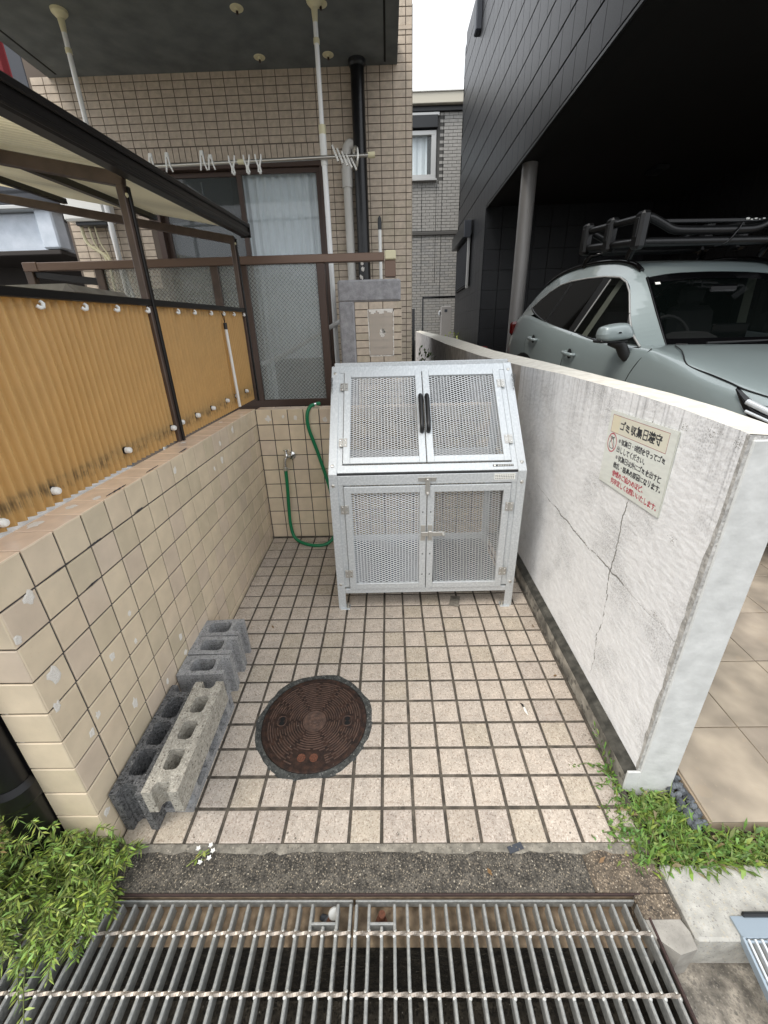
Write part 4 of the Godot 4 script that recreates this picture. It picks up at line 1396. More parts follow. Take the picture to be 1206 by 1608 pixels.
func build_awning():
	var o := thing("terrace_awning", Vector3(-0.90, 0, -1.10), "bronze metal terrace awning with pale corrugated roof above the amber fence", "awning")
	var off := Vector3(0.90, 0, 1.10)
	for p in [[-1.10, 0.975, 1.925], [-2.27, 1.0, 1.985]]:
		var m := MB.new()
		m.box(off + Vector3(-0.912, (p[1] + p[2]) * 0.5, p[0]), Vector3(0.028, p[2] - p[1], 0.046), 0.003)
		var po := pmb("post", m, o, M.bronze)
		bx("post_channel", po, M.bronze_dark, off + Vector3(-0.895, (p[1] + p[2]) * 0.5, p[0] - 0.006), Vector3(0.008, p[2] - p[1], 0.020), 0.002)
		var sc := MB.new()
		sc.lathe([Vector2(0.0, 0.0), Vector2(0.008, 0.0), Vector2(0.006, 0.005), Vector2(0.0, 0.006)], 10, Transform3D(Basis(Vector3.BACK, -PI / 2.0), off + Vector3(-0.897, p[2] - 0.03, p[0] + 0.012)))
		pmb("screw", sc, po, M.plastic_cream)
	# front gutter beam
	var g := MB.new()
	var ga := off + Vector3(-0.83, 2.022, -2.26)
	var gb := off + Vector3(-0.83, 2.022 - 0.0545 * 2.76, 0.50)
	g.bar(ga, gb, 0.052, 0.066, 0.006)
	g.bar(ga + Vector3(0.03, 0.024, 0), gb + Vector3(0.03, 0.024, 0), 0.012, 0.020, 0.004)
	g.bar(ga + Vector3(0.028, -0.020, 0), gb + Vector3(0.028, -0.020, 0), 0.008, 0.016, 0.003)
	pmb("gutter_beam", g, o, M.bronze_dark)
	bx("gutter_end", o, M.bronze_dark, ga + Vector3(0.004, 0, -0.005), Vector3(0.066, 0.074, 0.008), 0.002)
	# rafters and purlins
	for p in [[-1.11, 1.945], [-2.27, 1.975], [0.16, 1.885]]:
		var m := MB.new()
		m.bar(off + Vector3(-0.905, p[1], p[0]), off + Vector3(-3.3, p[1] + 2.395 * 0.183, p[0]), 0.030, 0.044, 0.003)
		pmb("rafter", m, o, M.bronze)
	for x in [-1.385, -1.92, -2.45, -3.0]:
		var m := MB.new()
		m.bar(off + Vector3(x, roof_y(x, -2.30) - 0.016, -2.30), off + Vector3(x, roof_y(x, 0.45) - 0.016, 0.45), 0.03, 0.028, 0.002)
		pmb("purlin", m, o, M.bronze_dark)
	# corrugated roof sheets, ridges running up the slope
	for sh in [[0.50, -0.42], [-0.40, -1.38], [-1.36, -2.34]]:
		var m := MB.new()
		var n := 110
		var f := func(u: float, w: float) -> Vector3:
			var z: float = lerpf(sh[0], sh[1], w)
			var x: float = lerpf(-0.856, -3.3, u)
			return off + Vector3(x, roof_y(x, z) + 0.014 + 0.008 * sin(z * TAU / 0.032) + (0.004 if sh[0] > 0.0 else 0.0), z)
		m.grid(f, 2, n * 3)
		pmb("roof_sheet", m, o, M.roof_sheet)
	# fence of amber sheet clipped to rails
	var e := thing("corrugated_fence", Vector3(-0.915, 0.98, -1.1), "amber corrugated plastic fence clipped to dark rails on the low tiled wall", "fence")
	var of := Vector3(0.915, -0.98, 1.1)
	for q in [["top_rail", -0.907, 1.512, 0.022, 0.024], ["lower_rail", -0.945, 1.030, 0.022, 0.03]]:
		var m := MB.new()
		m.bar(of + Vector3(q[1], q[2] - 0.0315 * 0.5, 0.5), of + Vector3(q[1], q[2] + 0.0315 * 2.30, -2.30), q[3], q[4], 0.002)
		pmb(q[0], m, e, M.bronze_dark)
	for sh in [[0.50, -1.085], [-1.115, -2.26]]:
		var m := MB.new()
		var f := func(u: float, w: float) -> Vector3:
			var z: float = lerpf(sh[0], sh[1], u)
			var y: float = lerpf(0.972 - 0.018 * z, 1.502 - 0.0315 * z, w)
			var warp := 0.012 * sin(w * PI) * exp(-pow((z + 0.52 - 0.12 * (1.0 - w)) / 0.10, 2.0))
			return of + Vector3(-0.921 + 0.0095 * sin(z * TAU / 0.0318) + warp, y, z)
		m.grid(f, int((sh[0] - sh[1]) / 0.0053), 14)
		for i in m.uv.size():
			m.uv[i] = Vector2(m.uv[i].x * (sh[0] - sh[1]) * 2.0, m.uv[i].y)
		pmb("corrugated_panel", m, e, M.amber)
	var clips := []
	for z in [-0.30, -0.513, -0.691, -0.857, -1.058, -1.313, -1.486, -1.692, -1.877, -2.048, -2.24]:
		clips.append(Vector3(-0.908, 1.484 - 0.0315 * z, z))
	for p in [[1.002, -0.175], [1.018, -0.356], [1.042, -0.716], [1.052, -1.060], [1.061, -1.145], [1.062, -1.316], [1.066, -1.511], [1.076, -1.726], [1.08, -1.893], [1.088, -2.085]]:
		clips.append(Vector3(-0.908, p[0], p[1]))
	var k := 0
	for c in clips:
		var m := MB.new()
		var top := k < 11
		if top:
			m.tube([of + c + Vector3(0.002, 0.010, -0.010), of + c + Vector3(0.008, 0.004, -0.011), of + c + Vector3(0.011, -0.005, -0.004), of + c + Vector3(0.010, -0.007, 0.006), of + c + Vector3(0.006, -0.002, 0.012)], 0.0055, 8)
		else:
			m.lathe([Vector2(0.0115, -0.006), Vector2(0.0115, 0.006), Vector2(0.009, 0.012), Vector2(0.0, 0.014)], 12, Transform3D(Basis(Vector3.BACK, -PI / 2.0), of + c))
			pass
		var cl := pmb("clip", m, e, M.plastic_white)
		if not top:
			var ws := MB.new()
			ws.lathe([Vector2(0.0, -0.003), Vector2(0.0135, -0.003), Vector2(0.0135, 0.003), Vector2(0.0, 0.004)], 12, Transform3D(Basis(Vector3.BACK, -PI / 2.0), of + c + Vector3(-0.008, 0, 0)))
			pmb("washer", ws, cl, M.plastic_black)
		k += 1
	# white stick hung on the fence
	var st := thing("white_rod", Vector3(-0.888, 1.02, -1.86), "thin white rod hanging from a clip on the amber fence", "rod")
	var m1 := MB.new()
	m1.tube([Vector3(0, 0.0, 0), Vector3(-0.004, 0.44, 0.012)], 0.009, 10)
	pmb("shaft", m1, st, M.plastic_white)
	var m2 := MB.new()
	m2.tube([Vector3(-0.004, 0.44, 0.012), Vector3(-0.004, 0.475, 0.012)], 0.0105, 10)
	pmb("tip", m2, st, M.dark_trim)
	var m3 := MB.new()
	m3.tube(smooth_path([Vector3(-0.004, 0.475, 0.012), Vector3(-0.004, 0.51, 0.03), Vector3(-0.006, 0.525, 0.035), Vector3(-0.006, 0.50, 0.0), Vector3(-0.004, 0.475, 0.012)], 4), 0.0018, 5)
	pmb("loop", m3, st, M.plastic_black)
	var bl := MB.new()
	bl.box(Vector3(-1.56, 1.62, -1.6), Vector3(0.34, 0.075, 0.5), 0.03)
	solo("folded_cover", bl, M.concrete, "grey padded cover lying behind the amber fence", "cover")


func build_glass_screen():
	var o := thing("glass_screen", Vector3(-1.18, 0, -2.50), "bronze framed screen of obscured wired glass behind the low walls", "screen")
	var f := Vector3(1.18, 0, 0)
	bx("top_rail", o, M.bronze_light, f + Vector3(-1.19, 1.8975, 0), Vector3(2.44, 0.050, 0.05), 0.004)
	bx("rail_cap", o, M.plastic_cream, f + Vector3(0.072, 1.905, 0.002), Vector3(0.075, 0.054, 0.058), 0.006)
	bx("rail_cap", o, M.bronze_light, f + Vector3(-2.40, 1.8975, 0.002), Vector3(0.10, 0.056, 0.056), 0.004)
	for x in [-2.425, -1.94, -1.14, -0.407]:
		var low := 0.92
		bx("post", o, M.bronze if x < -0.5 else M.window_frame, f + Vector3(x, (1.872 + low) * 0.5, 0.0), Vector3(0.055, 1.872 - low, 0.045), 0.004)
	bx("stub_post", o, M.bronze_light, f + Vector3(0.07, 1.825, 0.0), Vector3(0.075, 0.10, 0.045), 0.004)
	bx("bottom_rail", o, M.window_frame, f + Vector3(-1.16, 0.95, 0.0), Vector3(1.52, 0.05, 0.046), 0.004)
	bx("glazing_bar", o, M.window_frame, f + Vector3(-0.935, 1.42, 0.0), Vector3(0.04, 0.90, 0.04), 0.004)
	var br := MB.new()
	br.bar(f + Vector3(-2.40, 1.855, -0.01), f + Vector3(-1.96, 1.80, -0.03), 0.03, 0.045, 0.003)
	pmb("brace", br, o, M.bronze_dark)
	for q in [[-1.912, -1.168], [-1.112, -0.955], [-0.915, -0.4345]]:
		var m := MB.new()
		m.box(f + Vector3((q[0] + q[1]) * 0.5, 1.424, 0.0), Vector3(q[1] - q[0], 0.90, 0.005))
		pmb("pane", m, o, M.obscured)
	# pipe rail sloping behind the pane
	var t := thing("grab_rail", Vector3(-0.95, 1.12, -2.72), "pale sloping tube rail behind the obscured glass", "handrail")
	var m := MB.new()
	m.tube([Vector3(-0.25, 0.02, 0.0), Vector3(0.18, 0.17, 0.0), Vector3(0.68, 0.42, 0.02)], 0.016, 10)
	pmb("tube", m, t, M.pole)
	var j := MB.new()
	j.tube([Vector3(0.10, 0.135, 0), Vector3(0.14, 0.155, 0)], 0.024, 10)
	pmb("joint", j, t, M.plastic_white)
	# things kept behind the glass
	var st := MB.new()
	st.box(Vector3(-0.72, 0.85, -3.06), Vector3(0.40, 0.78, 0.3), 0.02)
	solo("storage_tub", st, M.brown_dark, "dark storage tub blurred behind the obscured glass pane", "tub")


func build_pillar():
	var o := thing("gate_pillar", Vector3(-0.078, 0, -2.45), "short grey rendered pillar faced with beige tiles behind the bin", "pillar")
	var m := MB.new()
	m.box(Vector3(0.0, 1.694, -0.16), Vector3(0.436, 0.136, 0.32), 0.012)
	m.box(Vector3(-0.163, 0.82, -0.16), Vector3(0.110, 1.62, 0.32), 0.010)
	pmb("render_frame", m, o, M.render_grey)
	bx("core", o, M.facade_grout, Vector3(0.055, 0.82, -0.165), Vector3(0.330, 1.62, 0.30))
	var t := tile_mesh(0.0945, 0.0445, 0.005, 0.0015)
	var h := tile_mesh(0.050, 0.0445, 0.005, 0.0015)
	var rows := []
	for j in 16:
		var y := 1.602 - 0.05 * j
		for i in 3:
			rows.append([t, Transform3D(Basis.IDENTITY, Vector3(-0.058 + 0.1 * i, y, -0.0148)), M.facade_tiles[rng.randi() % 5]])
		rows.append([h, Transform3D(Basis.IDENTITY, Vector3(0.2175 - 0.0235, y, -0.0148) + Vector3(0.003, 0, 0), ), M.facade_tiles[rng.randi() % 5]])
		for i in 2:
			rows.append([t, Transform3D(Basis(Vector3.UP, PI / 2.0), Vector3(0.2195, y, -0.09 - 0.1 * i)), M.facade_tiles[rng.randi() % 5]])
	lay("tile", rows, o)
	# glue left by a removed notice
	var g := MB.new()
	var z := -0.0085
	g.quad(Vector3(-0.012, 1.27, z), Vector3(0.165, 1.268, z), Vector3(0.168, 1.578, z), Vector3(-0.018, 1.572, z))
	var film := std(Color(0.80, 0.76, 0.71, 0.55), 0.6)
	film.transparency = BaseMaterial3D.TRANSPARENCY_ALPHA
	pmb("glue_film", g, o, film)
	var e := MB.new()
	var px := -0.018
	for s in 4:
		var a: Vector2 = [Vector2(-0.018, 1.578), Vector2(0.168, 1.580), Vector2(0.166, 1.268), Vector2(-0.012, 1.268)][s]
		var b: Vector2 = [Vector2(0.168, 1.580), Vector2(0.166, 1.268), Vector2(-0.012, 1.268), Vector2(-0.018, 1.578)][s]
		var d := (b - a).normalized()
		var nn := Vector2(d.y, -d.x)
		for i in 16:
			var p := a.lerp(b, i / 16.0)
			var q := a.lerp(b, (i + 1) / 16.0)
			var wd := rng.randf_range(0.002, 0.008) if s != 0 else 0.006 + 0.03 * absf(sin(i * 0.6)) * rng.randf_range(0.6, 1.0)
			e.quad(Vector3(p.x, p.y, z + 0.001), Vector3(p.x, p.y, z + 0.001) + Vector3(nn.x, nn.y, 0) * wd, Vector3(q.x, q.y, z + 0.001) + Vector3(nn.x, nn.y, 0) * wd, Vector3(q.x, q.y, z + 0.001))
	for i in 8:
		e.tri(Vector3(0.085, 1.425, z + 0.001), Vector3(0.085 + 0.022 * cos(i), 1.425 + 0.03 * sin(i), z + 0.001), Vector3(0.085 + 0.02 * cos(i + 0.8), 1.425 + 0.03 * sin(i + 0.8), z + 0.001))
	pmb("glue_scraps", e, o, M.chip)


func build_laundry():
	for p in [[-0.366, 0.0, "white telescopic laundry pole standing beside the grey pillar"], [-1.938, 0.0, "white telescopic laundry pole rising behind the awning's end"]]:
		var x: float = p[0]
		var o := thing("laundry_pole", Vector3(x, 0.15, -2.77), p[2], "laundry pole", "upright laundry poles under the balcony")
		var a := MB.new()
		a.tube([Vector3(0, 0, 0), Vector3(0, 2.42, 0)], 0.0185, 12)
		pmb("lower_tube", a, o, M.pole)
		var b := MB.new()
		b.tube([Vector3(0, 2.42, 0), Vector3(0, 3.12, 0)], 0.0150, 12)
		pmb("upper_tube", b, o, M.pole)
		var s := MB.new()
		s.tube([Vector3(0, 2.335, 0), Vector3(0, 2.50, 0)], 0.023, 12)
		pmb("sleeve", s, o, M.plastic_white)
		var c := MB.new()
		c.tube([Vector3(0, 2.50, 0), Vector3(0, 2.548, 0)], 0.0235, 12)
		pmb("collar", c, o, M.plastic_cream)
		var c2 := MB.new()
		c2.tube([Vector3(0, 2.942, 0), Vector3(0, 2.966, 0)], 0.019, 12)
		pmb("collar", c2, o, M.plastic_cream)
		var f := MB.new()
		f.lathe([Vector2(0.014, 3.03), Vector2(0.018, 3.07), Vector2(0.020, 3.10), Vector2(0.045, 3.125), Vector2(0.048, 3.139), Vector2(0, 3.139)], 20)
		pmb("ceiling_foot", f, o, M.plastic_cream)
	var l := thing("drying_rod", Vector3(-0.80, 2.514, -2.74), "horizontal steel drying rod hung with white pegs under the balcony", "rod")
	var m := MB.new()
	m.tube([Vector3(-1.25, -0.018, 0), Vector3(0.745, 0.011, 0)], 0.0115, 12)
	pmb("tube", m, l, M.steel)
	var e := MB.new()
	e.tube([Vector3(0.735, 0.011, 0), Vector3(0.782, 0.0115, 0)], 0.017, 12)
	pmb("end_cap", e, l, M.plastic_cream)
	var r := MB.new()
	r.tube([Vector3(-0.150, -0.002, 0), Vector3(-0.110, -0.0015, 0)], 0.0155, 12)
	pmb("joint", r, l, M.plastic_cream)
	var where := [[-1.537, 1, "leftmost white peg on the drying rod"], [-1.424, 1, "white double peg on the drying rod, second from its end"], [-1.187, 1, "white peg upright on the drying rod above the awning beam"], [-1.132, 0, "small white peg beside the upright peg on the rod"], [-0.988, -1, "white peg hanging from the rod by the bronze window post"], [-0.887, -1, "white peg hanging from the rod over the curtained pane"], [-0.807, -1, "white peg on the rod nearest the upright laundry pole"]]
	for w in where:
		peg(w[0], w[1], w[2])
	var h := thing("folding_hanger", Vector3(-0.30, 2.522, -2.74), "silver folding hanger arm clamped where the rod meets the pole", "hanger")
	for i in 5:
		var a := MB.new()
		a.tube([Vector3(0.0 + i * 0.03, 0.055 - i * 0.018, 0.02), Vector3(0.035 + i * 0.03, -0.035 - i * 0.012, 0.03)], 0.007, 8)
		pmb("arm", a, h, M.steel)
	var rg := MB.new()
	rg.tube(smooth_path([Vector3(0.15, 0.05, 0.0), Vector3(0.165, 0.03, 0.02), Vector3(0.165, -0.03, 0.02), Vector3(0.15, -0.06, 0.0), Vector3(0.14, 0.0, -0.02), Vector3(0.15, 0.05, 0.0)], 4), 0.008, 8)
	pmb("ring", rg, h, M.steel)
	# broom handle behind the pillar
	var b := thing("broom_handle", Vector3(0.0, 0.9, -2.86), "white broom handle with grey tip leaning behind the pillar", "broom")
	var s1 := MB.new()
	s1.tube([Vector3(0.003, 0.0, 0.0), Vector3(0.0, 1.23, -0.02)], 0.012, 10)
	pmb("shaft", s1, b, M.plastic_white)
	var s2 := MB.new()
	s2.tube([Vector3(0.0, 1.23, -0.02), Vector3(0.0, 1.27, -0.02), Vector3(0.0, 1.30, -0.02), Vector3(0.0, 1.315, -0.02)], [0.014, 0.016, 0.013, 0.005], 10)
	pmb("tip", s2, b, M.dark_trim)


func peg(x: float, up: int, label: String):
	var o := thing("clothes_peg", Vector3(x, 2.511 + 0.0145 * (x + 0.9), -2.74), label, "peg", "white pegs on the drying rod")
	for s in [-1.0, 1.0]:
		var m := MB.new()
		if up >= 0:
			m.tube([Vector3(s * 0.004, 0.070 if up == 1 else 0.045, 0.004), Vector3(s * 0.010, 0.03, 0.012), Vector3(s * 0.012, 0.0, 0.014), Vector3(s * 0.022, -0.035, 0.006)], [0.008, 0.006, 0.006, 0.005], 6)
		else:
			m.tube([Vector3(s * 0.020, 0.035, 0.006), Vector3(s * 0.017, 0.005, 0.014), Vector3(s * 0.004, -0.030, 0.012), Vector3(s * 0.009, -0.060, 0.004)], [0.005, 0.006, 0.007, 0.006], 6)
		pmb("jaw", m, o, M.plastic_white)
	var c := MB.new()
	var y := 0.05 if up == 1 else (0.03 if up == 0 else -0.065)
	c.lathe([Vector2(0, -0.010), Vector2(0.008, -0.006), Vector2(0.010, 0), Vector2(0.008, 0.006), Vector2(0, 0.010)], 10, Transform3D(Basis.IDENTITY, Vector3(0.004, y, 0.012)))
	pmb("knob", c, o, M.plastic_white)


func build_pipes():
	var o := thing("black_downpipe", Vector3(-0.148, 0, -3.375), "thick glossy black drainpipe from balcony to pillar with flaking paint", "drainpipe")
	var m := MB.new()
	m.tube([Vector3(0, 0.5, 0), Vector3(0, 3.29, 0)], 0.052, 22)
	pmb("pipe", m, o, M.pipe_black)
	var c := MB.new()
	c.lathe([Vector2(0.053, 3.25), Vector2(0.064, 3.265), Vector2(0.066, 3.289)], 22)
	pmb("collar", c, o, M.dark_trim)
	for i in 9:
		var a := -0.4 + rng.randf_range(-0.5, 0.9)
		var y := 1.78 + rng.randf_range(0.0, 0.30)
		part("flake", chip_mesh(rng.randf_range(0.012, 0.024)), o, M.chip, Transform3D(Basis(Vector3.UP, a), Vector3(sin(a) * 0.0525, y, cos(a) * 0.0525)))
	var w := thing("white_pipe", Vector3(-0.262, 0, -3.40), "white plastic pipe bending into the tiled wall beside the black drainpipe", "pipe")
	var p := MB.new()
	p.tube([Vector3(0, 0.5, 0), Vector3(0, 2.56, 0)], 0.036, 18)
	pmb("pipe", p, w, M.pipe_pale)
	var el := MB.new()
	el.tube(smooth_path([Vector3(0, 2.64, 0), Vector3(0.0, 2.74, 0.0), Vector3(0.02, 2.80, 0.005), Vector3(0.07, 2.80, -0.005), Vector3(0.085, 2.73, -0.03), Vector3(0.085, 2.66, -0.05)], 5), 0.038, 16)
	pmb("elbow", el, w, M.pipe_pale)
	var s := MB.new()
	s.tube([Vector3(0, 2.53, 0), Vector3(0, 2.66, 0)], 0.044, 18)
	pmb("socket", s, w, M.pipe_pale)
	# black pipe at the street end of the low wall
	var b := thing("street_downpipe", Vector3(-0.975, 0, 0.02), "worn black pipe standing at the street end of the low wall", "pipe")
	var t := MB.new()
	t.tube([Vector3(0, -0.04, 0.01), Vector3(0, 0.30, 0.0), Vector3(0.0, 0.36, 0.0), Vector3(0, 1.15, 0.0)], [0.052, 0.050, 0.046, 0.046], 22)
	pmb("pipe", t, b, M.pipe_black)
	var cl := MB.new()
	cl.lathe([Vector2(0.050, 0.27), Vector2(0.056, 0.285), Vector2(0.056, 0.33), Vector2(0.048, 0.35)], 22)
	pmb("joint", cl, b, M.pipe_black)


# ---------------------------------------------------------------- the wire bin

# expanded metal in a w x h opening: a diamond lattice of tilted strands, in local xy with the face towards +z
func lattice(w: float, h: float, lw: float, sw: float, lean: float) -> MB:
	var m := MB.new()
	var nx := int(ceil(w / lw)) + 1
	var ny := int(ceil(h / (sw * 0.5))) + 1
	var half := 0.0012
	var seg := func(p: Vector2, q: Vector2):
		# clip to the opening
		if maxf(p.x, q.x) > w * 0.5 or minf(p.x, q.x) < -w * 0.5 or maxf(p.y, q.y) > h * 0.5 or minf(p.y, q.y) < -h * 0.5:
			return
		var a := Vector3(p.x, p.y, 0)
		var b := Vector3(q.x, q.y, 0)
		var d := (b - a).normalized()
		var nrm := Vector3(-d.y, d.x, 0)
		if nrm.y < 0:
			nrm = -nrm
		var across := (nrm * 0.8 + Vector3(0, 0, lean)).normalized() * half
		var thick := across.cross(d).normalized() * 0.0006
		if thick.z < 0:
			thick = -thick
		var p1 := a - across
		var p2 := b - across
		var p3 := b + across
		var p4 := a + across
		var flip := (p2 - p1).cross(p4 - p1).dot(thick) < 0
		if flip:
			m.quad(p1 + thick, p4 + thick, p3 + thick, p2 + thick)
			m.quad(p1 - thick, p2 - thick, p3 - thick, p4 - thick)
		else:
			m.quad(p1 + thick, p2 + thick, p3 + thick, p4 + thick)
			m.quad(p1 - thick, p4 - thick, p3 - thick, p2 - thick)
		m.quad(p4 - thick, p4 + thick, p3 + thick, p3 - thick)
		m.quad(p1 + thick, p1 - thick, p2 - thick, p2 + thick)
	for j in ny:
		var y := -h * 0.5 + j * sw * 0.5
		for i in nx:
			var x := -w * 0.5 + i * lw + (lw * 0.5 if j % 2 else 0.0)
			# the cell's upper half: flat crown, then two slopes down to the row below
			var c := Vector2(x, y)
			var fl_ := lw * 0.10
			seg.call(c + Vector2(-fl_, 0), c + Vector2(fl_, 0))
			seg.call(c + Vector2(fl_, 0), c + Vector2(lw * 0.5 - fl_, sw * 0.5))
			seg.call(c + Vector2(-lw * 0.5 + fl_, sw * 0.5), c + Vector2(-fl_, 0))
	return m


func frame_bars(w: float, h: float, bar_w: float, thick: float) -> MB:
	var m := MB.new()
	m.box(Vector3(-(w - bar_w) * 0.5, 0, 0), Vector3(bar_w, h, thick), 0.0015)
	m.box(Vector3((w - bar_w) * 0.5, 0, 0), Vector3(bar_w, h, thick), 0.0015)
	m.box(Vector3(0, (h - bar_w) * 0.5, 0.0002), Vector3(w - bar_w * 2.0, bar_w, thick), 0.0015)
	m.box(Vector3(0, -(h - bar_w) * 0.5, 0.0002), Vector3(w - bar_w * 2.0, bar_w, thick), 0.0015)
	return m


func dome(r: float, h: float) -> Array:
	return [Vector2(r, 0), Vector2(r * 0.92, h * 0.5), Vector2(r * 0.6, h * 0.88), Vector2(0, h)]


func hinge(parent: Node3D, xf: Transform3D):
	var m := MB.new()
	for s in [-1.0, 1.0]:
		m.box(xf * Vector3(s * 0.0105, 0, 0.001), Vector3(0.018, 0.046, 0.002), 0.0008, xf.basis)
	m.tube([xf * Vector3(0, -0.022, 0.002), xf * Vector3(0, 0.022, 0.002)], 0.0030, 8)
	var h := pmb("hinge", m, parent, M.stainless)
	for s in [-1.0, 1.0]:
		for t in [-1.0, 1.0]:
			var b := MB.new()
			b.lathe(dome(0.0042, 0.003), 10, Transform3D(xf.basis * Basis(Vector3.RIGHT, PI / 2.0), xf * Vector3(s * 0.0112, t * 0.013, 0.002)))
			pmb("rivet", b, h, M.chrome)


func build_bin():
	var o := thing("wire_refuse_bin", Vector3(0.2185, 0.053, -1.085), "galvanised wire refuse bin with sloping twin lids and twin doors", "refuse bin")
	o.rotation.y = 0.008
	var W := 0.4625
	var bend := 0.760
	var top := 1.208
	var zt := -0.425       # top of the slope
	var zb := -0.60        # rear
	# uprights: angle bars on the four corners
	for s in [-1.0, 1.0]:
		var m := MB.new()
		m.box(Vector3(s * (W - 0.020), bend * 0.5, -0.002), Vector3(0.040, bend, 0.004), 0.001)
		m.box(Vector3(s * (W - 0.002), bend * 0.5, -0.024), Vector3(0.004, bend, 0.040), 0.001)
		var p := pmb("front_leg", m, o, M.galv)
		bx("foot", p, M.galv, Vector3(s * (W - 0.035), 0.003, -0.012), Vector3(0.050, 0.005, 0.045), 0.001)
		var bt := MB.new()
		bt.tube([Vector3(s * (W - 0.050), 0.004, -0.005), Vector3(s * (W - 0.050), 0.035, -0.005)], 0.005, 8)
		bt.lathe([Vector2(0.009, 0.0), Vector2(0.009, 0.008), Vector2(0, 0.009)], 6, Transform3D(Basis.IDENTITY, Vector3(s * (W - 0.050), 0.006, -0.005)))
		pmb("anchor_bolt", bt, p, M.steel)
		var r := MB.new()
		r.box(Vector3(s * (W - 0.020), top * 0.5 + 0.014, zb + 0.002), Vector3(0.040, top - 0.028, 0.004), 0.001)
		r.box(Vector3(s * (W - 0.002), top * 0.5 + 0.014, zb + 0.024), Vector3(0.004, top - 0.028, 0.040), 0.001)
		pmb("rear_leg", r, o, M.galv)
	var sl := Vector3(0, top - bend, zt)
	var L := sl.length()
	var sy := sl / L                                 # up along the slope
	var sn := Vector3.RIGHT.cross(sy).normalized()   # out of the slope
	var S := Transform3D(Basis(Vector3.RIGHT, sy, sn), Vector3(0, bend, 0))
	for s in [-1.0, 1.0]:
		var m := MB.new()
		m.box(S * Vector3(s * (W - 0.020), L * 0.5, -0.002), Vector3(0.040, L, 0.004), 0.001, S.basis)
		m.box(S * Vector3(s * (W - 0.002), L * 0.5, -0.022), Vector3(0.004, L, 0.040), 0.001, S.basis)
		m.box(Vector3(s * (W - 0.002), top - 0.02, (zt + zb) * 0.5), Vector3(0.0042, 0.040, zt - zb), 0.001)
		m.box(Vector3(s * (W - 0.016), top - 0.0015, (zt + zb) * 0.5 + 0.004), Vector3(0.030, 0.004, zt - zb - 0.01), 0.001)
		pmb("slope_bar", m, o, M.galv)
		for q in [[0.045, 0], [0.575, 0]]:
			var b := MB.new()
			b.lathe(dome(0.0085, 0.005), 12, Transform3D(S.basis * Basis(Vector3.RIGHT, PI / 2.0), S * Vector3(s * (W - 0.019), q[0], 0.0)))
			pmb("bolt", b, o, M.steel)
		for y in [0.705, 0.155]:
			var b := MB.new()
			b.lathe(dome(0.0085, 0.005), 12, Transform3D(Basis(Vector3.RIGHT, PI / 2.0), Vector3(s * (W - 0.019), y, 0.0)))
			pmb("bolt", b, o, M.steel)
	# jambs closing the gap beside the doors and lids
	for s in [-1.0, 1.0]:
		bx("door_jamb", o, M.galv, Vector3(s * 0.411, 0.420, -0.014), Vector3(0.027, 0.57, 0.018), 0.0012)
		var jm := MB.new()
		jm.box(S * Vector3(s * 0.411, L * 0.5 + 0.005, -0.012), Vector3(0.027, L - 0.085, 0.016), 0.0012, S.basis)
		pmb("lid_jamb", jm, o, M.galv)
	# rails
	var iw := (W - 0.040) * 2.0
	bx("middle_rail", o, M.galv, Vector3(0, 0.728, -0.012), Vector3(iw, 0.048, 0.020), 0.0015)
	bx("bottom_rail", o, M.galv, Vector3(0, 0.112, -0.012), Vector3(iw, 0.028, 0.020), 0.0015)
	bx("rear_rail", o, M.galv, Vector3(0, 0.13, zb + 0.012), Vector3(iw, 0.04, 0.02), 0.0015)
	bx("rear_rail", o, M.galv, Vector3(0, 0.70, zb + 0.012), Vector3(iw, 0.04, 0.02), 0.0015)
	bx("rear_rail", o, M.galv, Vector3(0, 1.17, zb + 0.012), Vector3(iw, 0.04, 0.02), 0.0015)
	var lid_lo := MB.new()
	lid_lo.box(S * Vector3(0, 0.028, -0.010), Vector3(iw, 0.040, 0.018), 0.0015, S.basis)
	pmb("lid_sill", lid_lo, o, M.galv)
	var lip := MB.new()
	lip.box(Vector3(0, bend - 0.004, -0.030), Vector3(iw, 0.004, 0.05), 0.001)
	pmb("lip_plate", lip, o, M.dark_trim)
	var lid_hi := MB.new()
	lid_hi.box(S * Vector3(0, L - 0.022, -0.010), Vector3(iw, 0.040, 0.018), 0.0015, S.basis)
	lid_hi.box(Vector3(0, top + 0.003, zt - 0.012), Vector3(iw + 0.05, 0.028, 0.022), 0.002)
	pmb("top_rail", lid_hi, o, M.galv)
	bx("roof_sheet", o, M.dark_top, Vector3(0, top + 0.002, (zt + zb) * 0.5 - 0.01), Vector3(iw + 0.06, 0.006, zt - zb + 0.0))
	var tray := MB.new()
	tray.box(Vector3(0, 0.112, (zb) * 0.5 - 0.01), Vector3(iw, 0.004, -zb - 0.05))
	pmb("floor_tray", tray, o, M.sheet_steel)
	# mesh rear and sides
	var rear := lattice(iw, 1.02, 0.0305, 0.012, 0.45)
	var rm := part("rear_mesh", rear.mesh(M.galv_shaded), o, null, Transform3D(Basis.IDENTITY, Vector3(0, 0.65, zb + 0.008)))
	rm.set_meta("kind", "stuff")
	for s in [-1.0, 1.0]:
		var sm := part("side_mesh", lattice(-zb - 0.03, 0.60, 0.0305, 0.012, 0.45).mesh(M.galv_shaded), o, null, Transform3D(Basis(Vector3.UP, s * PI / 2.0), Vector3(s * (W - 0.006), 0.43, zb * 0.5)))
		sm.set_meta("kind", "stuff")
		var um := part("side_mesh", lattice(0.28, 0.42, 0.0305, 0.012, 0.45).mesh(M.galv_shaded), o, null, Transform3D(Basis(Vector3.UP, s * PI / 2.0), Vector3(s * (W - 0.006), 0.95, zb + 0.16)))
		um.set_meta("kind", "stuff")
	# twin doors below, twin lids above
	var dw := 0.393
	var dh := 0.570
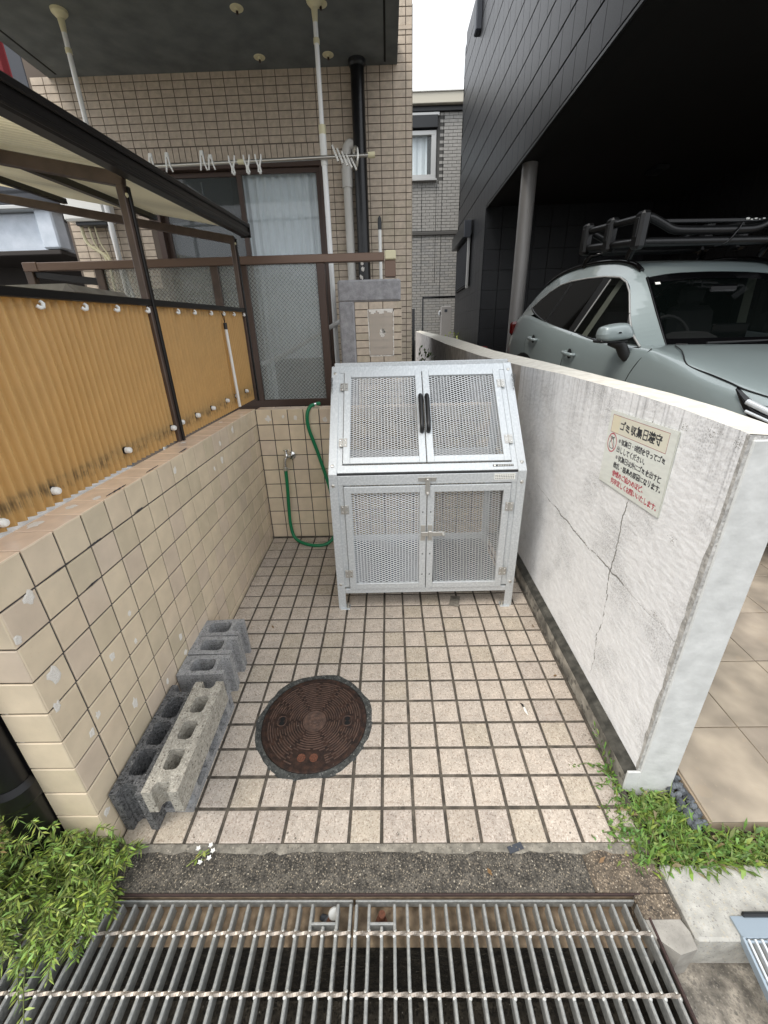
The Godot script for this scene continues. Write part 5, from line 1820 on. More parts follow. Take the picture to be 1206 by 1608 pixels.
	for s in [-1.0, 1.0]:
		var d := part("door", frame_bars(dw, dh, 0.033, 0.016).mesh(M.galv), o, null, Transform3D(Basis.IDENTITY, Vector3(s * 0.1985, 0.413, -0.004)))
		var g := part("door_mesh", lattice(dw - 0.05, dh - 0.05, 0.0305, 0.012, 0.45 * s).mesh(M.galv_mesh), d, null, Transform3D(Basis(Vector3.BACK, 0.0 if s < 0 else 0.05), Vector3(0, 0, -0.004)))
		g.set_meta("kind", "stuff")
		for y in [0.17, -0.19]:
			hinge(d, Transform3D(Basis.IDENTITY, Vector3(s * dw * 0.5, y, 0.008)))
		for y in [0.15, -0.08, -0.20]:
			var hl := MB.new()
			hl.lathe([Vector2(0.0035, 0.0004), Vector2(0, 0.0005)], 10, Transform3D(Basis(Vector3.RIGHT, PI / 2.0), Vector3(-s * (dw * 0.5 - 0.017), y, 0.008)))
			pmb("bolt_hole", hl, d, M.dark_joint)
	var lh := 0.525
	for s in [-1.0, 1.0]:
		var lx := S * Transform3D(Basis.IDENTITY, Vector3(s * 0.1985, 0.316, -0.002))
		var d := part("lid", frame_bars(dw, lh, 0.033, 0.014).mesh(M.galv), o, null, lx)
		var g := part("lid_mesh", lattice(dw - 0.05, lh - 0.05, 0.0305, 0.012, 0.45).mesh(M.galv_mesh), d, null, Transform3D(Basis.IDENTITY, Vector3(0, 0, -0.003)))
		g.set_meta("kind", "stuff")
		for y in [0.17, -0.15]:
			hinge(d, Transform3D(Basis.IDENTITY, Vector3(s * dw * 0.5, y, 0.007)))
		var h := MB.new()
		var hx: float = -s * (dw * 0.5 - 0.014)
		h.tube(smooth_path([Vector3(hx, -0.098, 0.006), Vector3(hx, -0.096, 0.026), Vector3(hx, -0.075, 0.038), Vector3(hx, 0.0, 0.041), Vector3(hx, 0.075, 0.038), Vector3(hx, 0.096, 0.026), Vector3(hx, 0.098, 0.006)], 4), 0.0105, 10)
		h.box(Vector3(hx, 0.0, 0.040), Vector3(0.022, 0.15, 0.014), 0.005)
		pmb("handle", h, d, M.plastic_black)
	# turn-button over the door gap and the slide latch
	var tb := MB.new()
	tb.box(Vector3(0.0, 0.728, 0.000), Vector3(0.085, 0.020, 0.003), 0.001)
	tb.box(Vector3(0.002, 0.700, 0.008), Vector3(0.022, 0.085, 0.005), 0.002)
	tb.lathe(dome(0.009, 0.010), 12, Transform3D(Basis(Vector3.RIGHT, PI / 2.0), Vector3(0.002, 0.660, 0.010)))
	tb.lathe(dome(0.006, 0.005), 12, Transform3D(Basis(Vector3.RIGHT, PI / 2.0), Vector3(0.002, 0.728, 0.010)))
	pmb("turn_button", tb, o, M.stainless)
	var la := MB.new()
	la.box(Vector3(-0.017, 0.452, 0.006), Vector3(0.022, 0.085, 0.003), 0.001)
	la.box(Vector3(0.017, 0.452, 0.006), Vector3(0.022, 0.085, 0.003), 0.001)
	la.box(Vector3(0.030, 0.448, 0.013), Vector3(0.115, 0.024, 0.006), 0.002)
	la.box(Vector3(0.017, 0.449, 0.014), Vector3(0.020, 0.032, 0.012), 0.003)
	la.lathe(dome(0.010, 0.016), 12, Transform3D(Basis(Vector3.RIGHT, PI / 2.0), Vector3(0.082, 0.446, 0.014)))
	pmb("slide_latch", la, o, M.stainless)
	# maker's plates: only bars and lines can be made out on them
	var pl := MB.new()
	pl.box(S * Vector3(0.355, 0.030, 0.0), Vector3(0.095, 0.010, 0.001), 0.0, S.basis)
	var pp := pmb("maker_plate", pl, o, M.gloss_black)
	var ps := MB.new()
	ps.box(S * Vector3(0.316, 0.030, 0.0006), Vector3(0.010, 0.007, 0.0008), 0.0, S.basis)
	for i in 9:
		ps.box(S * Vector3(0.332 + i * 0.008, 0.030, 0.0006), Vector3(0.005, 0.004, 0.0008), 0.0, S.basis)
	var ppp := pmb("plate_print", ps, pp, M.paper)
	ppp.set_meta("kind", "stuff")
	var wp := bx("paper_label", o, M.paper, Vector3(0.362, 0.733, -0.0015), Vector3(0.096, 0.028, 0.001))
	var wl := MB.new()
	for j in 3:
		for i in 11:
			wl.box(Vector3(0.320 + i * 0.0082, 0.740 - j * 0.0075, -0.0008), Vector3(0.0055, 0.0028, 0.0006))
	var wls := pmb("label_print", wl, wp, M.slate)
	wls.set_meta("kind", "stuff")


# ---------------------------------------------------------------- floor objects

func build_manhole():
	var c := Vector3(-0.268, fl(-0.41) + 0.004, -0.41)
	var o := thing("manhole_cover", c, "round rusty brown manhole cover set in dark mortar among floor tiles", "manhole cover")
	o.rotation.x = atan(SLOPE)
	var ring := MB.new()
	var outer := []
	for i in 56:
		outer.append(0.2285 + rng.randf_range(-0.004, 0.003) + 0.003 * sin(i * 0.7))
	for i in 56:
		var a := TAU * i / 56.0
		var b := TAU * (i + 1) / 56.0
		var pa := Vector3(cos(a), 0, -sin(a))
		var pb := Vector3(cos(b), 0, -sin(b))
		var ra: float = outer[i]
		var rb: float = outer[(i + 1) % 56]
		ring.quad(pa * ra - Vector3.UP * 0.003, pb * rb - Vector3.UP * 0.003, pb * (rb - 0.004) + Vector3.UP * 0.001, pa * (ra - 0.004) + Vector3.UP * 0.001)
		ring.quad(pa * (ra - 0.004) + Vector3.UP * 0.001, pb * (rb - 0.004) + Vector3.UP * 0.001, pb * 0.2045 + Vector3.UP * 0.0015, pa * 0.2045 + Vector3.UP * 0.0015)
		ring.quad(pa * 0.2045 + Vector3.UP * 0.0015, pb * 0.2045 + Vector3.UP * 0.0015, pb * 0.2040 - Vector3.UP * 0.006, pa * 0.2040 - Vector3.UP * 0.006)
	pmb("mortar_ring", ring, o, M.mortar_dark)
	var lim := MB.new()
	lim.lathe([Vector2(0.2018, -0.012), Vector2(0.2018, 0.001), Vector2(0.2005, 0.0022), Vector2(0.1885, 0.0022), Vector2(0.1875, 0.0004), Vector2(0, 0.0004)], 72)
	var gap := MB.new()
	gap.lathe([Vector2(0.206, -0.008), Vector2(0.19, -0.008)], 48)
	pmb("gap", gap, o, M.dark_joint)
	var lid := pmb("lid", lim, o, M.rust)
	# broken rings of raised bars round a rosette, cut into sectors
	var bars := MB.new()
	for k in 15:
		var r := 0.052 + k * 0.0090
		var secs := 6 if r < 0.11 else 12
		for s in secs:
			var a0 := TAU * s / secs + 0.09 * (k % 2) + 0.025
			var a1 := TAU * (s + 1) / secs + 0.09 * (k % 2) - 0.03 - 0.004 / r
			var n := 5
			for i in n:
				var a := lerpf(a0, a1, float(i) / n)
				var b := lerpf(a0, a1, float(i + 1) / n)
				var mid := Vector2(cos((a + b) * 0.5), -sin((a + b) * 0.5)) * r
				if absf(absf(mid.x) - 0.128) < 0.026 and absf(mid.y) < 0.034:
					continue
				if mid.y > 0.118 and absf(mid.x) < 0.062:
					continue
				var pa := Vector3(cos(a), 0, -sin(a))
				var pb := Vector3(cos(b), 0, -sin(b))
				var h0 := Vector3.UP * 0.0004
				var h1 := Vector3.UP * 0.0030
				bars.quad(pa * (r + 0.0022) + h0, pb * (r + 0.0022) + h0, pb * (r + 0.0014) + h1, pa * (r + 0.0014) + h1)
				bars.quad(pa * (r + 0.0014) + h1, pb * (r + 0.0014) + h1, pb * (r - 0.0014) + h1, pa * (r - 0.0014) + h1)
				bars.quad(pa * (r - 0.0014) + h1, pb * (r - 0.0014) + h1, pb * (r - 0.0022) + h0, pa * (r - 0.0022) + h0)
	var bp := pmb("raised_bars", bars, lid, M.rust_worn)
	bp.set_meta("kind", "stuff")
	var ro := MB.new()
	ro.lathe([Vector2(0.046, 0.0004), Vector2(0.045, 0.0022), Vector2(0.041, 0.0022), Vector2(0.040, 0.0008), Vector2(0.032, 0.0008), Vector2(0.031, 0.0024), Vector2(0.027, 0.0024), Vector2(0.026, 0.0009), Vector2(0.0, 0.0009)], 32)
	for i in 8:
		var a := TAU * i / 8
		ro.lathe([Vector2(0.0045, 0.0008), Vector2(0.003, 0.0026), Vector2(0, 0.0028)], 8, Transform3D(Basis.IDENTITY, Vector3(cos(a) * 0.0175, 0, sin(a) * 0.0175)))
	ro.lathe([Vector2(0.009, 0.0008), Vector2(0.006, 0.0030), Vector2(0, 0.0032)], 12)
	pmb("rosette", ro, lid, M.rust_worn)
	for s in [-1.0, 1.0]:
		var x: float = s * 0.128
		var b := MB.new()
		var oval := []
		for i in 25:
			var a := TAU * i / 24
			oval.append(Vector3(x + 0.017 * cos(a), 0.0012, 0.024 * sin(a) * (1.0 + 0.15 * cos(2.0 * a))))
		b.tube(oval, 0.0018, 6, false)
		pmb("key_rim", b, lid, M.rust_worn)
		for t in [-1.0, 1.0]:
			var d := MB.new()
			d.lathe([Vector2(0.0098, 0.0007), Vector2(0.0, 0.0008)], 14, Transform3D(Basis.IDENTITY, Vector3(x, 0.0003, t * 0.0095)))
			pmb("key_hole", d, lid, M.dark_joint)
	for x in [-0.025, 0.020]:
		var d := MB.new()
		d.lathe([Vector2(0.0155, 0.0004), Vector2(0.0148, 0.002), Vector2(0.0125, 0.002), Vector2(0.0115, 0.0012), Vector2(0, 0.0014)], 20, Transform3D(Basis.IDENTITY, Vector3(x, 0, 0.146)))
		pmb("badge", d, lid, M.rust_light)


# outline of one stretch of a concrete block between two core centres (or an end), in plan; a0 / a1: how far the core reaches in from each end
func stretch(u0: float, u1: float, w: float, a0: float, a1: float, half: float, rough := 0.0) -> PackedVector2Array:
	var p := PackedVector2Array()
	var j := func() -> float: return rng.randf_range(-rough, rough)
	p.append(Vector2(u0, -w))
	p.append(Vector2(u1, -w))
	if a1 > 0.0:
		p.append(Vector2(u1, -half))
		for i in 5:
			var t := PI * 0.5 * i / 4.0
			var c := minf(half, a1) * 0.55
			p.append(Vector2(u1 - a1 + c - c * sin(t) + j.call(), -half + c - c * cos(t) + j.call()))
		for i in 5:
			var t := PI * 0.5 * i / 4.0
			var c := minf(half, a1) * 0.55
			p.append(Vector2(u1 - a1 + c - c * cos(t) + j.call(), half - c + c * sin(t) + j.call()))
		p.append(Vector2(u1, half))
	p.append(Vector2(u1, w))
	p.append(Vector2(u0, w))
	if a0 > 0.0:
		p.append(Vector2(u0, half))
		for i in 5:
			var t := PI * 0.5 * i / 4.0
			var c := minf(half, a0) * 0.55
			p.append(Vector2(u0 + a0 - c + c * sin(t) + j.call(), half - c + c * cos(t) + j.call()))
		for i in 5:
			var t := PI * 0.5 * i / 4.0
			var c := minf(half, a0) * 0.55
			p.append(Vector2(u0 + a0 - c + c * cos(t) + j.call(), -half + c - c * sin(t) + j.call()))
		p.append(Vector2(u0, -half))
	return p


# a block whose length runs along local x, cores upright along local y
func block_mesh(length: float, w: float, h: float, cores: int, end0: float, end1: float, half: float, core: float, rough := 0.0) -> MB:
	var m := MB.new()
	var xf := Transform3D(Basis(Vector3.RIGHT, Vector3(0, 0, -1), Vector3.UP), Vector3(0, h, 0))
	var xs := [-length * 0.5]
	var gap := length / (cores + 1.0)
	for i in cores:
		xs.append(-length * 0.5 + gap * (i + 1) + (end0 - end1) * 0.12)
	xs.append(length * 0.5)
	for i in xs.size() - 1:
		m.prism(stretch(xs[i], xs[i + 1], w * 0.5, end0 if i == 0 else core, end1 if i == xs.size() - 2 else core, half, rough), h, xf)
	return m


func build_blocks():
	var tilt := Basis(Vector3.RIGHT, atan(SLOPE))
	var along := Basis(Vector3.UP, PI / 2.0)
	var spec := [
		["concrete_block", block_mesh(0.39, 0.100, 0.190, 3, 0.030, 0.030, 0.028, 0.042, 0.002), M.block_dark, Transform3D(tilt * along, Vector3(-0.745, 0.009, -0.236)), "dark charcoal concrete block standing against the low tiled wall"],
		["concrete_block", block_mesh(0.39, 0.098, 0.095, 3, 0.032, 0.032, 0.026, 0.036, 0.003), M.block_mid, Transform3D(tilt * along * Basis(Vector3.RIGHT, PI / 2.0), Vector3(-0.702, 0.066, -0.282)), "rough grey concrete block lying flat underneath the pale block"],
		["concrete_block", block_mesh(0.39, 0.104, 0.098, 3, 0.030, 0.030, 0.024, 0.033, 0.0015), M.block_pale, Transform3D(tilt * Basis(Vector3.UP, 0.02) * along, Vector3(-0.640, 0.124, -0.224)), "pale weathered concrete block lying on top of another block"],
	]
	for i in 3:
		spec.append(["concrete_block", block_mesh(0.180, 0.100, 0.190, 1, 0.0, 0.034, 0.030, 0.046, 0.001), M.block_mid, Transform3D(tilt * Basis(Vector3.UP, [0.03, -0.01, 0.05][i]), Vector3(-0.708 - 0.006 * i, fl(-0.52 - 0.105 * i) + 0.004, -0.522 - 0.1065 * i)), ["grey half concrete block nearest the street in its row of three", "middle grey half concrete block of the row of three", "grey half concrete block farthest from the street in its row"][i]])
	for s in spec:
		var m: MB = s[1]
		var r := MeshInstance3D.new()
		r.name = numbered(s[0])
		r.mesh = m.mesh(s[2])
		r.transform = s[3]
		add_child(r)
		tag(r, s[4], "concrete block", "concrete blocks along the low tiled wall")


func build_hose():
	var t := thing("water_tap", Vector3(-0.600, 0.700, -1.866), "small chrome water tap on the rear tiled wall", "tap")
	var f := MB.new()
	f.lathe([Vector2(0.027, 0.0), Vector2(0.026, 0.006), Vector2(0.016, 0.010), Vector2(0.011, 0.014), Vector2(0.011, 0.045)], 18, Transform3D(Basis(Vector3.RIGHT, PI / 2.0), Vector3.ZERO))
	pmb("flange", f, t, M.chrome)
	var b := MB.new()
	b.tube(smooth_path([Vector3(0, 0, 0.035), Vector3(-0.010, 0.004, 0.055), Vector3(-0.026, -0.004, 0.062), Vector3(-0.034, -0.03, 0.064), Vector3(-0.035, -0.062, 0.064)], 5), 0.0105, 12)
	b.lathe([Vector2(0.014, -0.004), Vector2(0.016, 0.008), Vector2(0.011, 0.02), Vector2(0.009, 0.036), Vector2(0.0, 0.037)], 14, Transform3D(Basis.IDENTITY, Vector3(-0.020, 0.006, 0.060)))
	pmb("body", b, t, M.chrome)
	var k := MB.new()
	k.box(Vector3(-0.020, 0.048, 0.060), Vector3(0.040, 0.010, 0.012), 0.004)
	k.box(Vector3(-0.020, 0.048, 0.060), Vector3(0.012, 0.010, 0.040), 0.004)
	pmb("handle", k, t, M.chrome)
	var c := MB.new()
	c.tube([Vector3(-0.035, -0.062, 0.064), Vector3(-0.035, -0.084, 0.064)], 0.0155, 12)
	c.box(Vector3(-0.017, -0.073, 0.066), Vector3(0.024, 0.008, 0.006), 0.002)
	pmb("hose_clamp", c, t, M.steel)
	var h := MB.new()
	var y0 := fl(-1.74)
	h.tube(smooth_path([Vector3(-0.635, 0.625, -1.802), Vector3(-0.640, 0.50, -1.81), Vector3(-0.650, 0.36, -1.82), Vector3(-0.652, 0.22, -1.815), Vector3(-0.632, 0.135, -1.80), Vector3(-0.575, y0 + 0.022, -1.765), Vector3(-0.480, y0 + 0.013, -1.735), Vector3(-0.395, y0 + 0.022, -1.745), Vector3(-0.340, 0.165, -1.775), Vector3(-0.328, 0.28, -1.80), Vector3(-0.362, 0.47, -1.835), Vector3(-0.425, 0.72, -1.848), Vector3(-0.466, 0.87, -1.846), Vector3(-0.470, 0.955, -1.846), Vector3(-0.452, 1.005, -1.862), Vector3(-0.425, 1.018, -1.885), Vector3(-0.395, 1.022, -1.91)], 7), 0.0112, 14)
	var ho := solo("garden_hose", h, M.hose, "green garden hose looping from the tap up over the rear wall", "hose")
	var bd := MB.new()
	bd.tube([Vector3(-0.428, 1.017, -1.882), Vector3(-0.418, 1.019, -1.890)], 0.0122, 12)
	pmb("wire_band", bd, ho, M.chrome)


# ---------------------------------------------------------------- the notice

const GLYPHS := {
	"ゴ": "24b4bd 2dbd c1d3 e0f2", "ミ": "34b6 37b9 3bce", "収": "222a6a 525f 83e37f 85bbff", "集": "5023 434a 43d3 45d5 47d7 49e9 838a 1bfb 8a8f 8b2f 8bef",
	"日": "31d1df 313f 3fdf 38d8", "遵": "52f2 6073 c0b2 54f4f8585a 7478 b4b8 5afa cacdac 7b8c 1132 05353b0e 3b6fff", "守": "8082 22e2 2225 e2d5 27f7 b5bf8e 5a7c",
	"時": "13636d1d13 1868 73f3 b0b6 66f6 79f9 d6dfbf 8bad", "間": "1f1151 5155 1353 1555 fffdf1 f191 9195 93f3 95f5 58b8bf5f58 5bbb", "を": "26c5 81584c 49797e d76a5d7fdf",
	"っ": "5897c8dacd8f", "て": "23e3 e385686b9ebf", "出": "808e 3237d7d2 292eee e9ee", "し": "515c7fbfdc", "く": "b158bf", "だ": "2484 622f 87d7 8a8eee b1c3 d0e2",
	"さ": "35d4 72ba 5a4c6fbf", "い": "333b5d7b c3eb", "以": "222c6a 7496 d2ca6f a9ef", "外": "5226 44847b1f 4779 b0bf b6f9", "に": "232f 74d4 7a7ded", "す": "14f4 919c7f 967699b9",
	"と": "4158 d365383c5fdf", "散": "1474 3137 6167 0787 192f 19696e 1c6c a086 94f4 d48f 96bbff", "乱": "7123 4248 0686 1a6a6f1f1a a1adbfefec", "悪": "22e2 2525d5d7 6268 a2a8 2427 19e9 2b1e 5b5fbfbd 8b9d cbee",
	"臭": "8063 42c2c848 4248 44c4 46c6 1afa 882f 89ef c8d9", "の": "847a4d2a486393b5d8cc9f", "原": "22f2 222a0f 9274 54d4da5a54 57d7 9a9f7f 6b4e bbde", "因": "21e1ef2f21 48c8 8388 884d 88cd",
	"な": "2484 622b b3e6 a6ae7f5e7bdedf", "り": "515a b1ba8f", "ま": "34d4 37d7 818e5f3d5bdeee", "皆": "2127 2464 1767 7177 a1a7f7f5 e2b4 8078 49c9cf4f49 4ccc", "様": "0464 313f 3509 3578 80a2 e0c2 73f3 85e5 77f7 b2bf9e 8a9a7e d9bbff",
	"ご": "35b4 3a5ede c1d3 e0f2", "協": "0646 222f 73d3c6 a067 59898f6f 765f b9f9ffdf d6bf", "力": "25e5decf 81871f", "ほ": "222e 72e2 76e6 b2bd7e6b9aef", "ど": "3148 b467393c5fdf c1d3 e0f2",
	"何": "5016 323f 62f2 e2efbf 65a5ab6b65", "卒": "8082 22e2 5438 5478 b498 b4e8 1bfb 898f", "宜": "8082 2522e2e5 55b5be 555e 58b8 5bbb 1efe", "お": "2484 515f2c8899dbce9f c3e5",
	"願": "1161 110f 2363682823 2565 4849 494f 81f1 b1a3 93e3ec9c93 96e6 99e9 ac8f ccff", "た": "2484 611f 95d5 8b8eee", "、": "2b5e", "。": "2c4c4e2e2c", "・": "7798",
}


func write_line(im: Image, text: String, x: float, y: float, size: float, step: float, pen: float, ink: Color):
	for ch in text:
		if ch == "●":
			for a in 40:
				for b in 40:
					var d := Vector2(a - 20, b - 20) / 20.0
					if d.length() < 0.8:
						im.set_pixel(int(x + size * (0.5 + d.x * 0.42)), int(y + size * (0.5 + d.y * 0.42)), ink)
		elif GLYPHS.has(ch):
			for line in GLYPHS[ch].split(" "):
				var last := Vector2(-1, -1)
				for k in line.length() / 2:
					var p := Vector2(x + line.substr(k * 2, 1).hex_to_int() / 15.0 * size, y + line.substr(k * 2 + 1, 1).hex_to_int() / 15.0 * size)
					if last.x >= 0.0:
						var n := int(last.distance_to(p) / 0.8) + 1
						for s in n + 1:
							var q := last.lerp(p, float(s) / n)
							im.fill_rect(Rect2i(int(q.x - pen * 0.5), int(q.y - pen * 0.5), int(pen), int(pen)), ink)
					last = p
		x += step


func notice_tex() -> ImageTexture:
	var w := 1120
	var h := 800
	var im := Image.create(w, h, false, Image.FORMAT_RGB8)
	var fn := FastNoiseLite.new()
	fn.seed = 91
	fn.frequency = 0.006
	for y in h:
		for x in w:
			var k := 0.93 + 0.035 * fn.get_noise_2d(x, y * 3.0)
			im.set_pixel(x, y, Color(k * 0.985, k, k * 0.97))
	var frame := Color(0.62, 0.30, 0.30)
	im.fill_rect(Rect2i(60, 30, 960, 190), frame)
	im.fill_rect(Rect2i(65, 35, 950, 180), Color(0.91, 0.90, 0.83))
	im.fill_rect(Rect2i(65, 35, 150, 180), Color(0.93, 0.90, 0.79))
	var ink := Color(0.09, 0.09, 0.10)
	var red := Color(0.72, 0.25, 0.30)
	write_line(im, "ゴミ収集日遵守", 225, 76, 94, 102, 13, ink)
	write_line(im, "●収集日・時間を守ってゴミ", 245, 252, 60, 62, 9, ink)
	write_line(im, "出ししてください。", 245, 340, 60, 62, 9, ink)
	write_line(im, "●収集日以外にゴミを出すと", 245, 428, 60, 62, 9, ink)
	write_line(im, "散乱・悪臭の原因になります。", 245, 516, 60, 62, 9, ink)
	write_line(im, "皆様のご協力のほど、", 250, 606, 60, 62, 9, red)
	write_line(im, "何卒宜しくお願いいたします。", 250, 694, 60, 62, 9, red)
	# a tied bag inside a barred ring
	var c := Vector2(130, 330)
	for a in 900:
		var t := TAU * a / 900.0
		for r in 15:
			var q := c + Vector2(cos(t) * 0.86, sin(t)) * (92.0 + r)
			im.set_pixel(int(q.x), int(q.y), red)
	var bag := [Vector2(-16, -40), Vector2(-44, 10), Vector2(-46, 44), Vector2(-24, 62), Vector2(24, 62), Vector2(46, 44), Vector2(44, 10), Vector2(16, -40), Vector2(30, -66), Vector2(0, -52), Vector2(-30, -66), Vector2(-16, -40), Vector2(16, -40)]
	for i in bag.size() - 1:
		for s in 60:
			var q: Vector2 = c + (bag[i] as Vector2).lerp(bag[i + 1], s / 60.0)
			im.fill_rect(Rect2i(int(q.x) - 3, int(q.y) - 3, 8, 8), ink)
	for s in 160:
		var q := c + Vector2(-58, -70).lerp(Vector2(58, 70), s / 160.0)
		im.fill_rect(Rect2i(int(q.x) - 3, int(q.y) - 3, 7, 7), red)
	return ImageTexture.create_from_image(im)


func build_sign():
	var o := thing("notice_board", Vector3(0.8245, 1.02, -0.542), "white notice about refuse collection days fixed to the white wall", "notice")
	o.rotation = Vector3(0.008, -PI / 2.0, 0.0)
	var m := MB.new()
	m.box(Vector3(0, 0, 0.003), Vector3(0.357, 0.252, 0.004), 0.0008)
	pmb("board", m, o, std(Color(0.76, 0.77, 0.73), 0.4))
	var f := MB.new()
	f.quad(Vector3(-0.1775, -0.125, 0.0056), Vector3(0.1775, -0.125, 0.0056), Vector3(0.1775, 0.125, 0.0056), Vector3(-0.1775, 0.125, 0.0056))
	var p := StandardMaterial3D.new()
	p.albedo_texture = notice_tex()
	p.roughness = 0.3
	pmb("printed_face", f, o, p)


# ---------------------------------------------------------------- the drain gratings

func build_drain():
	var zs := 0.119
	var ze := 0.645
	var top := -0.010
	for side in 2:
		var x0: float = [-1.62, -0.0705][side]
		var x1: float = [-0.0775, 0.692][side]
		var pitch := 0.0346
		var o := thing("drain_grating", Vector3((x0 + x1) * 0.5, top, zs), ["galvanised steel drain grating partly under the feathery green bush", "galvanised steel drain grating beside the broken kerb stone"][side], "grating", "steel gratings over the street drain")
		var off := -o.position
		var shape := MB.new()
		shape.box(Vector3(0, -0.019, (ze - zs) * 0.5), Vector3(0.0078, 0.038, ze - zs - 0.012), 0.0025)
		var bm := shape.mesh(M.grate_steel)
		var sh := MB.new()
		sh.box(Vector3(0, -0.019, (ze - 0.176) * 0.5), Vector3(0.0078, 0.038, ze - 0.176), 0.0025)
		var short := sh.mesh(M.grate_steel)
		var n := int((x1 - x0) / pitch)
		var gap := (x1 - x0 - 0.008) / n
		var notch: int = n - 2 if side == 0 else 2
		for i in n + 1:
			var x := x0 + 0.004 + gap * i
			if i == notch:
				part("bar", short, o, null, Transform3D(Basis.IDENTITY, off + Vector3(x, top + rng.randf_range(-0.0008, 0.0004), 0.176)))
			else:
				part("bar", bm, o, null, Transform3D(Basis(Vector3.UP, rng.randf_range(-0.002, 0.002)), off + Vector3(x + rng.randf_range(-0.0008, 0.0008), top + rng.randf_range(-0.0008, 0.0004), zs + 0.006)))
		bx("end_plate", o, M.grate_steel, off + Vector3((x0 + x1) * 0.5, top - 0.0245, zs + 0.002), Vector3(x1 - x0, 0.028, 0.005), 0.0015)
		var xn := x0 + 0.004 + gap * notch
		bx("notch_plate", o, M.grate_steel, off + Vector3(xn, top - 0.017, 0.172), Vector3(gap * 2.0 - 0.004, 0.034, 0.006), 0.0015)
		for z in [0.191, 0.297, 0.400, 0.503, 0.606]:
			var m := MB.new()
			# twisted square rod
			var steps := int((x1 - x0) / 0.006)
			var rows := []
			for i in steps + 1:
				var x := lerpf(x0, x1, float(i) / steps)
				var tw := x / gap * PI * 0.5
				var ring := []
				for q in 4:
					var a := tw + TAU * q / 4.0
					ring.append(off + Vector3(x, top - 0.0015 + 0.0046 * sin(a), z + 0.0046 * cos(a)))
				rows.append(ring)
			for i in steps:
				for q in 4:
					m.quad(rows[i][q], rows[i + 1][q], rows[i + 1][(q + 1) % 4], rows[i][(q + 1) % 4])
			pmb("cross_rod", m, o, M.grate_cross)
			var w := MB.new()
			for i in n + 1:
				var x := x0 + 0.004 + gap * i
				for s in [-1.0, 1.0]:
					w.lathe([Vector2(0.0044, 0), Vector2(0.0034, 0.0014), Vector2(0, 0.0022)], 7, Transform3D(Basis(Vector3.RIGHT, 0.5 * s), off + Vector3(x + rng.randf_range(-0.002, 0.002), top - 0.0012, z + s * 0.0058)))
			var wp := pmb("weld_beads", w, o, M.weld)
			wp.set_meta("kind", "stuff")
	var f := MB.new()
	f.box(Vector3(-0.46, -0.006, 0.1155), Vector3(2.32, 0.010, 0.0045), 0.001)
	f.box(Vector3(0.6985, -0.008, 0.38), Vector3(0.006, 0.010, 0.53), 0.001)
	solo("grating_frame", f, M.iron_dark, "dark rusty iron edge around the two drain gratings", "frame")
	for p in [[-0.133, 0, "rusty clamp bolt with a loose washer in the notch of a grating"], [0.0, 1, "reddish rusty clamp bolt standing on the brown drain ledge"]]:
		var b := thing("clamp_bolt", Vector3(p[0], -0.075, 0.150), p[2], "bolt", "bolts holding the gratings down")
		var m := MB.new()
		m.tube([Vector3(0, 0, 0), Vector3(0.002, 0.045, -0.004)], 0.0095, 12)
		pmb("shank", m, b, M.rust_light)
		var h := MB.new()
		h.lathe([Vector2(0.0165, 0.0), Vector2(0.0165, 0.010), Vector2(0.011, 0.014), Vector2(0, 0.015)], 6, Transform3D(Basis(Vector3.RIGHT, 0.25), Vector3(0, 0.014, 0)))
		pmb("nut", h, b, M.rust_light)
		if p[1] == 0:
			var w := MB.new()
			w.lathe([Vector2(0.014, -0.003), Vector2(0.015, 0.0), Vector2(0.013, 0.003), Vector2(0, 0.003)], 16, Transform3D(Basis.from_euler(Vector3(0.7, 0.0, -0.3)), Vector3(0.006, 0.052, -0.002)))
			pmb("washer", w, b, M.weld)
			for i in 4:
				part("debris", stone_mesh(0.009), b, M.stones[i], Transform3D(Basis(Vector3.UP, i), Vector3(-0.026 + 0.008 * i, 0.007, 0.008 * (i % 2) - 0.012)))
	# slotted steel ramp plate on the right
	var r := thing("steel_ramp", Vector3(0.90, 0.004, 0.163), "grey slotted steel ramp plate resting on the granite kerb", "ramp")
	bx("rubber_edge", r, M.plastic_black, Vector3(0.33, 0.007, 0.000), Vector3(0.60, 0.012, 0.010), 0.003)
	bx("top_plate", r, M.ramp_steel, Vector3(0.315, 0.0, 0.022), Vector3(0.63, 0.006, 0.042), 0.001)
	var rt := Basis(Vector3.RIGHT, 0.30)
	for i in 38:
		bx("slat", r, M.galv, Vector3(0.012 + 0.0163 * i, -0.022, 0.105), Vector3(0.0055, 0.016, 0.130), 0.001, rt)
	for i in 3:
		bx("cross_bar", r, M.ramp_steel, Vector3(0.315, -0.008 - 0.019 * i, 0.046 + 0.060 * i), Vector3(0.63, 0.014, 0.006), 0.0015, rt)
	bx("side_rail", r, M.ramp_steel, Vector3(0.001, -0.023, 0.103), Vector3(0.006, 0.022, 0.134), 0.001, rt)
	bx("front_bracket", r, M.galv, Vector3(0.315, -0.062, 0.178), Vector3(0.63, 0.040, 0.012), 0.002, rt)
	bx("foot_plate", r, M.galv, Vector3(0.315, -0.085, 0.200), Vector3(0.63, 0.006, 0.05), 0.001)


# ---------------------------------------------------------------- the parked car

func cat4(p0: Vector3, p1: Vector3, p2: Vector3, p3: Vector3, t: float) -> Vector3:
	return 0.5 * ((2.0 * p1) + (p2 - p0) * t + (2.0 * p0 - 5.0 * p1 + 4.0 * p2 - p3) * t * t + (3.0 * p1 - p0 - 3.0 * p2 + p3) * t * t * t)


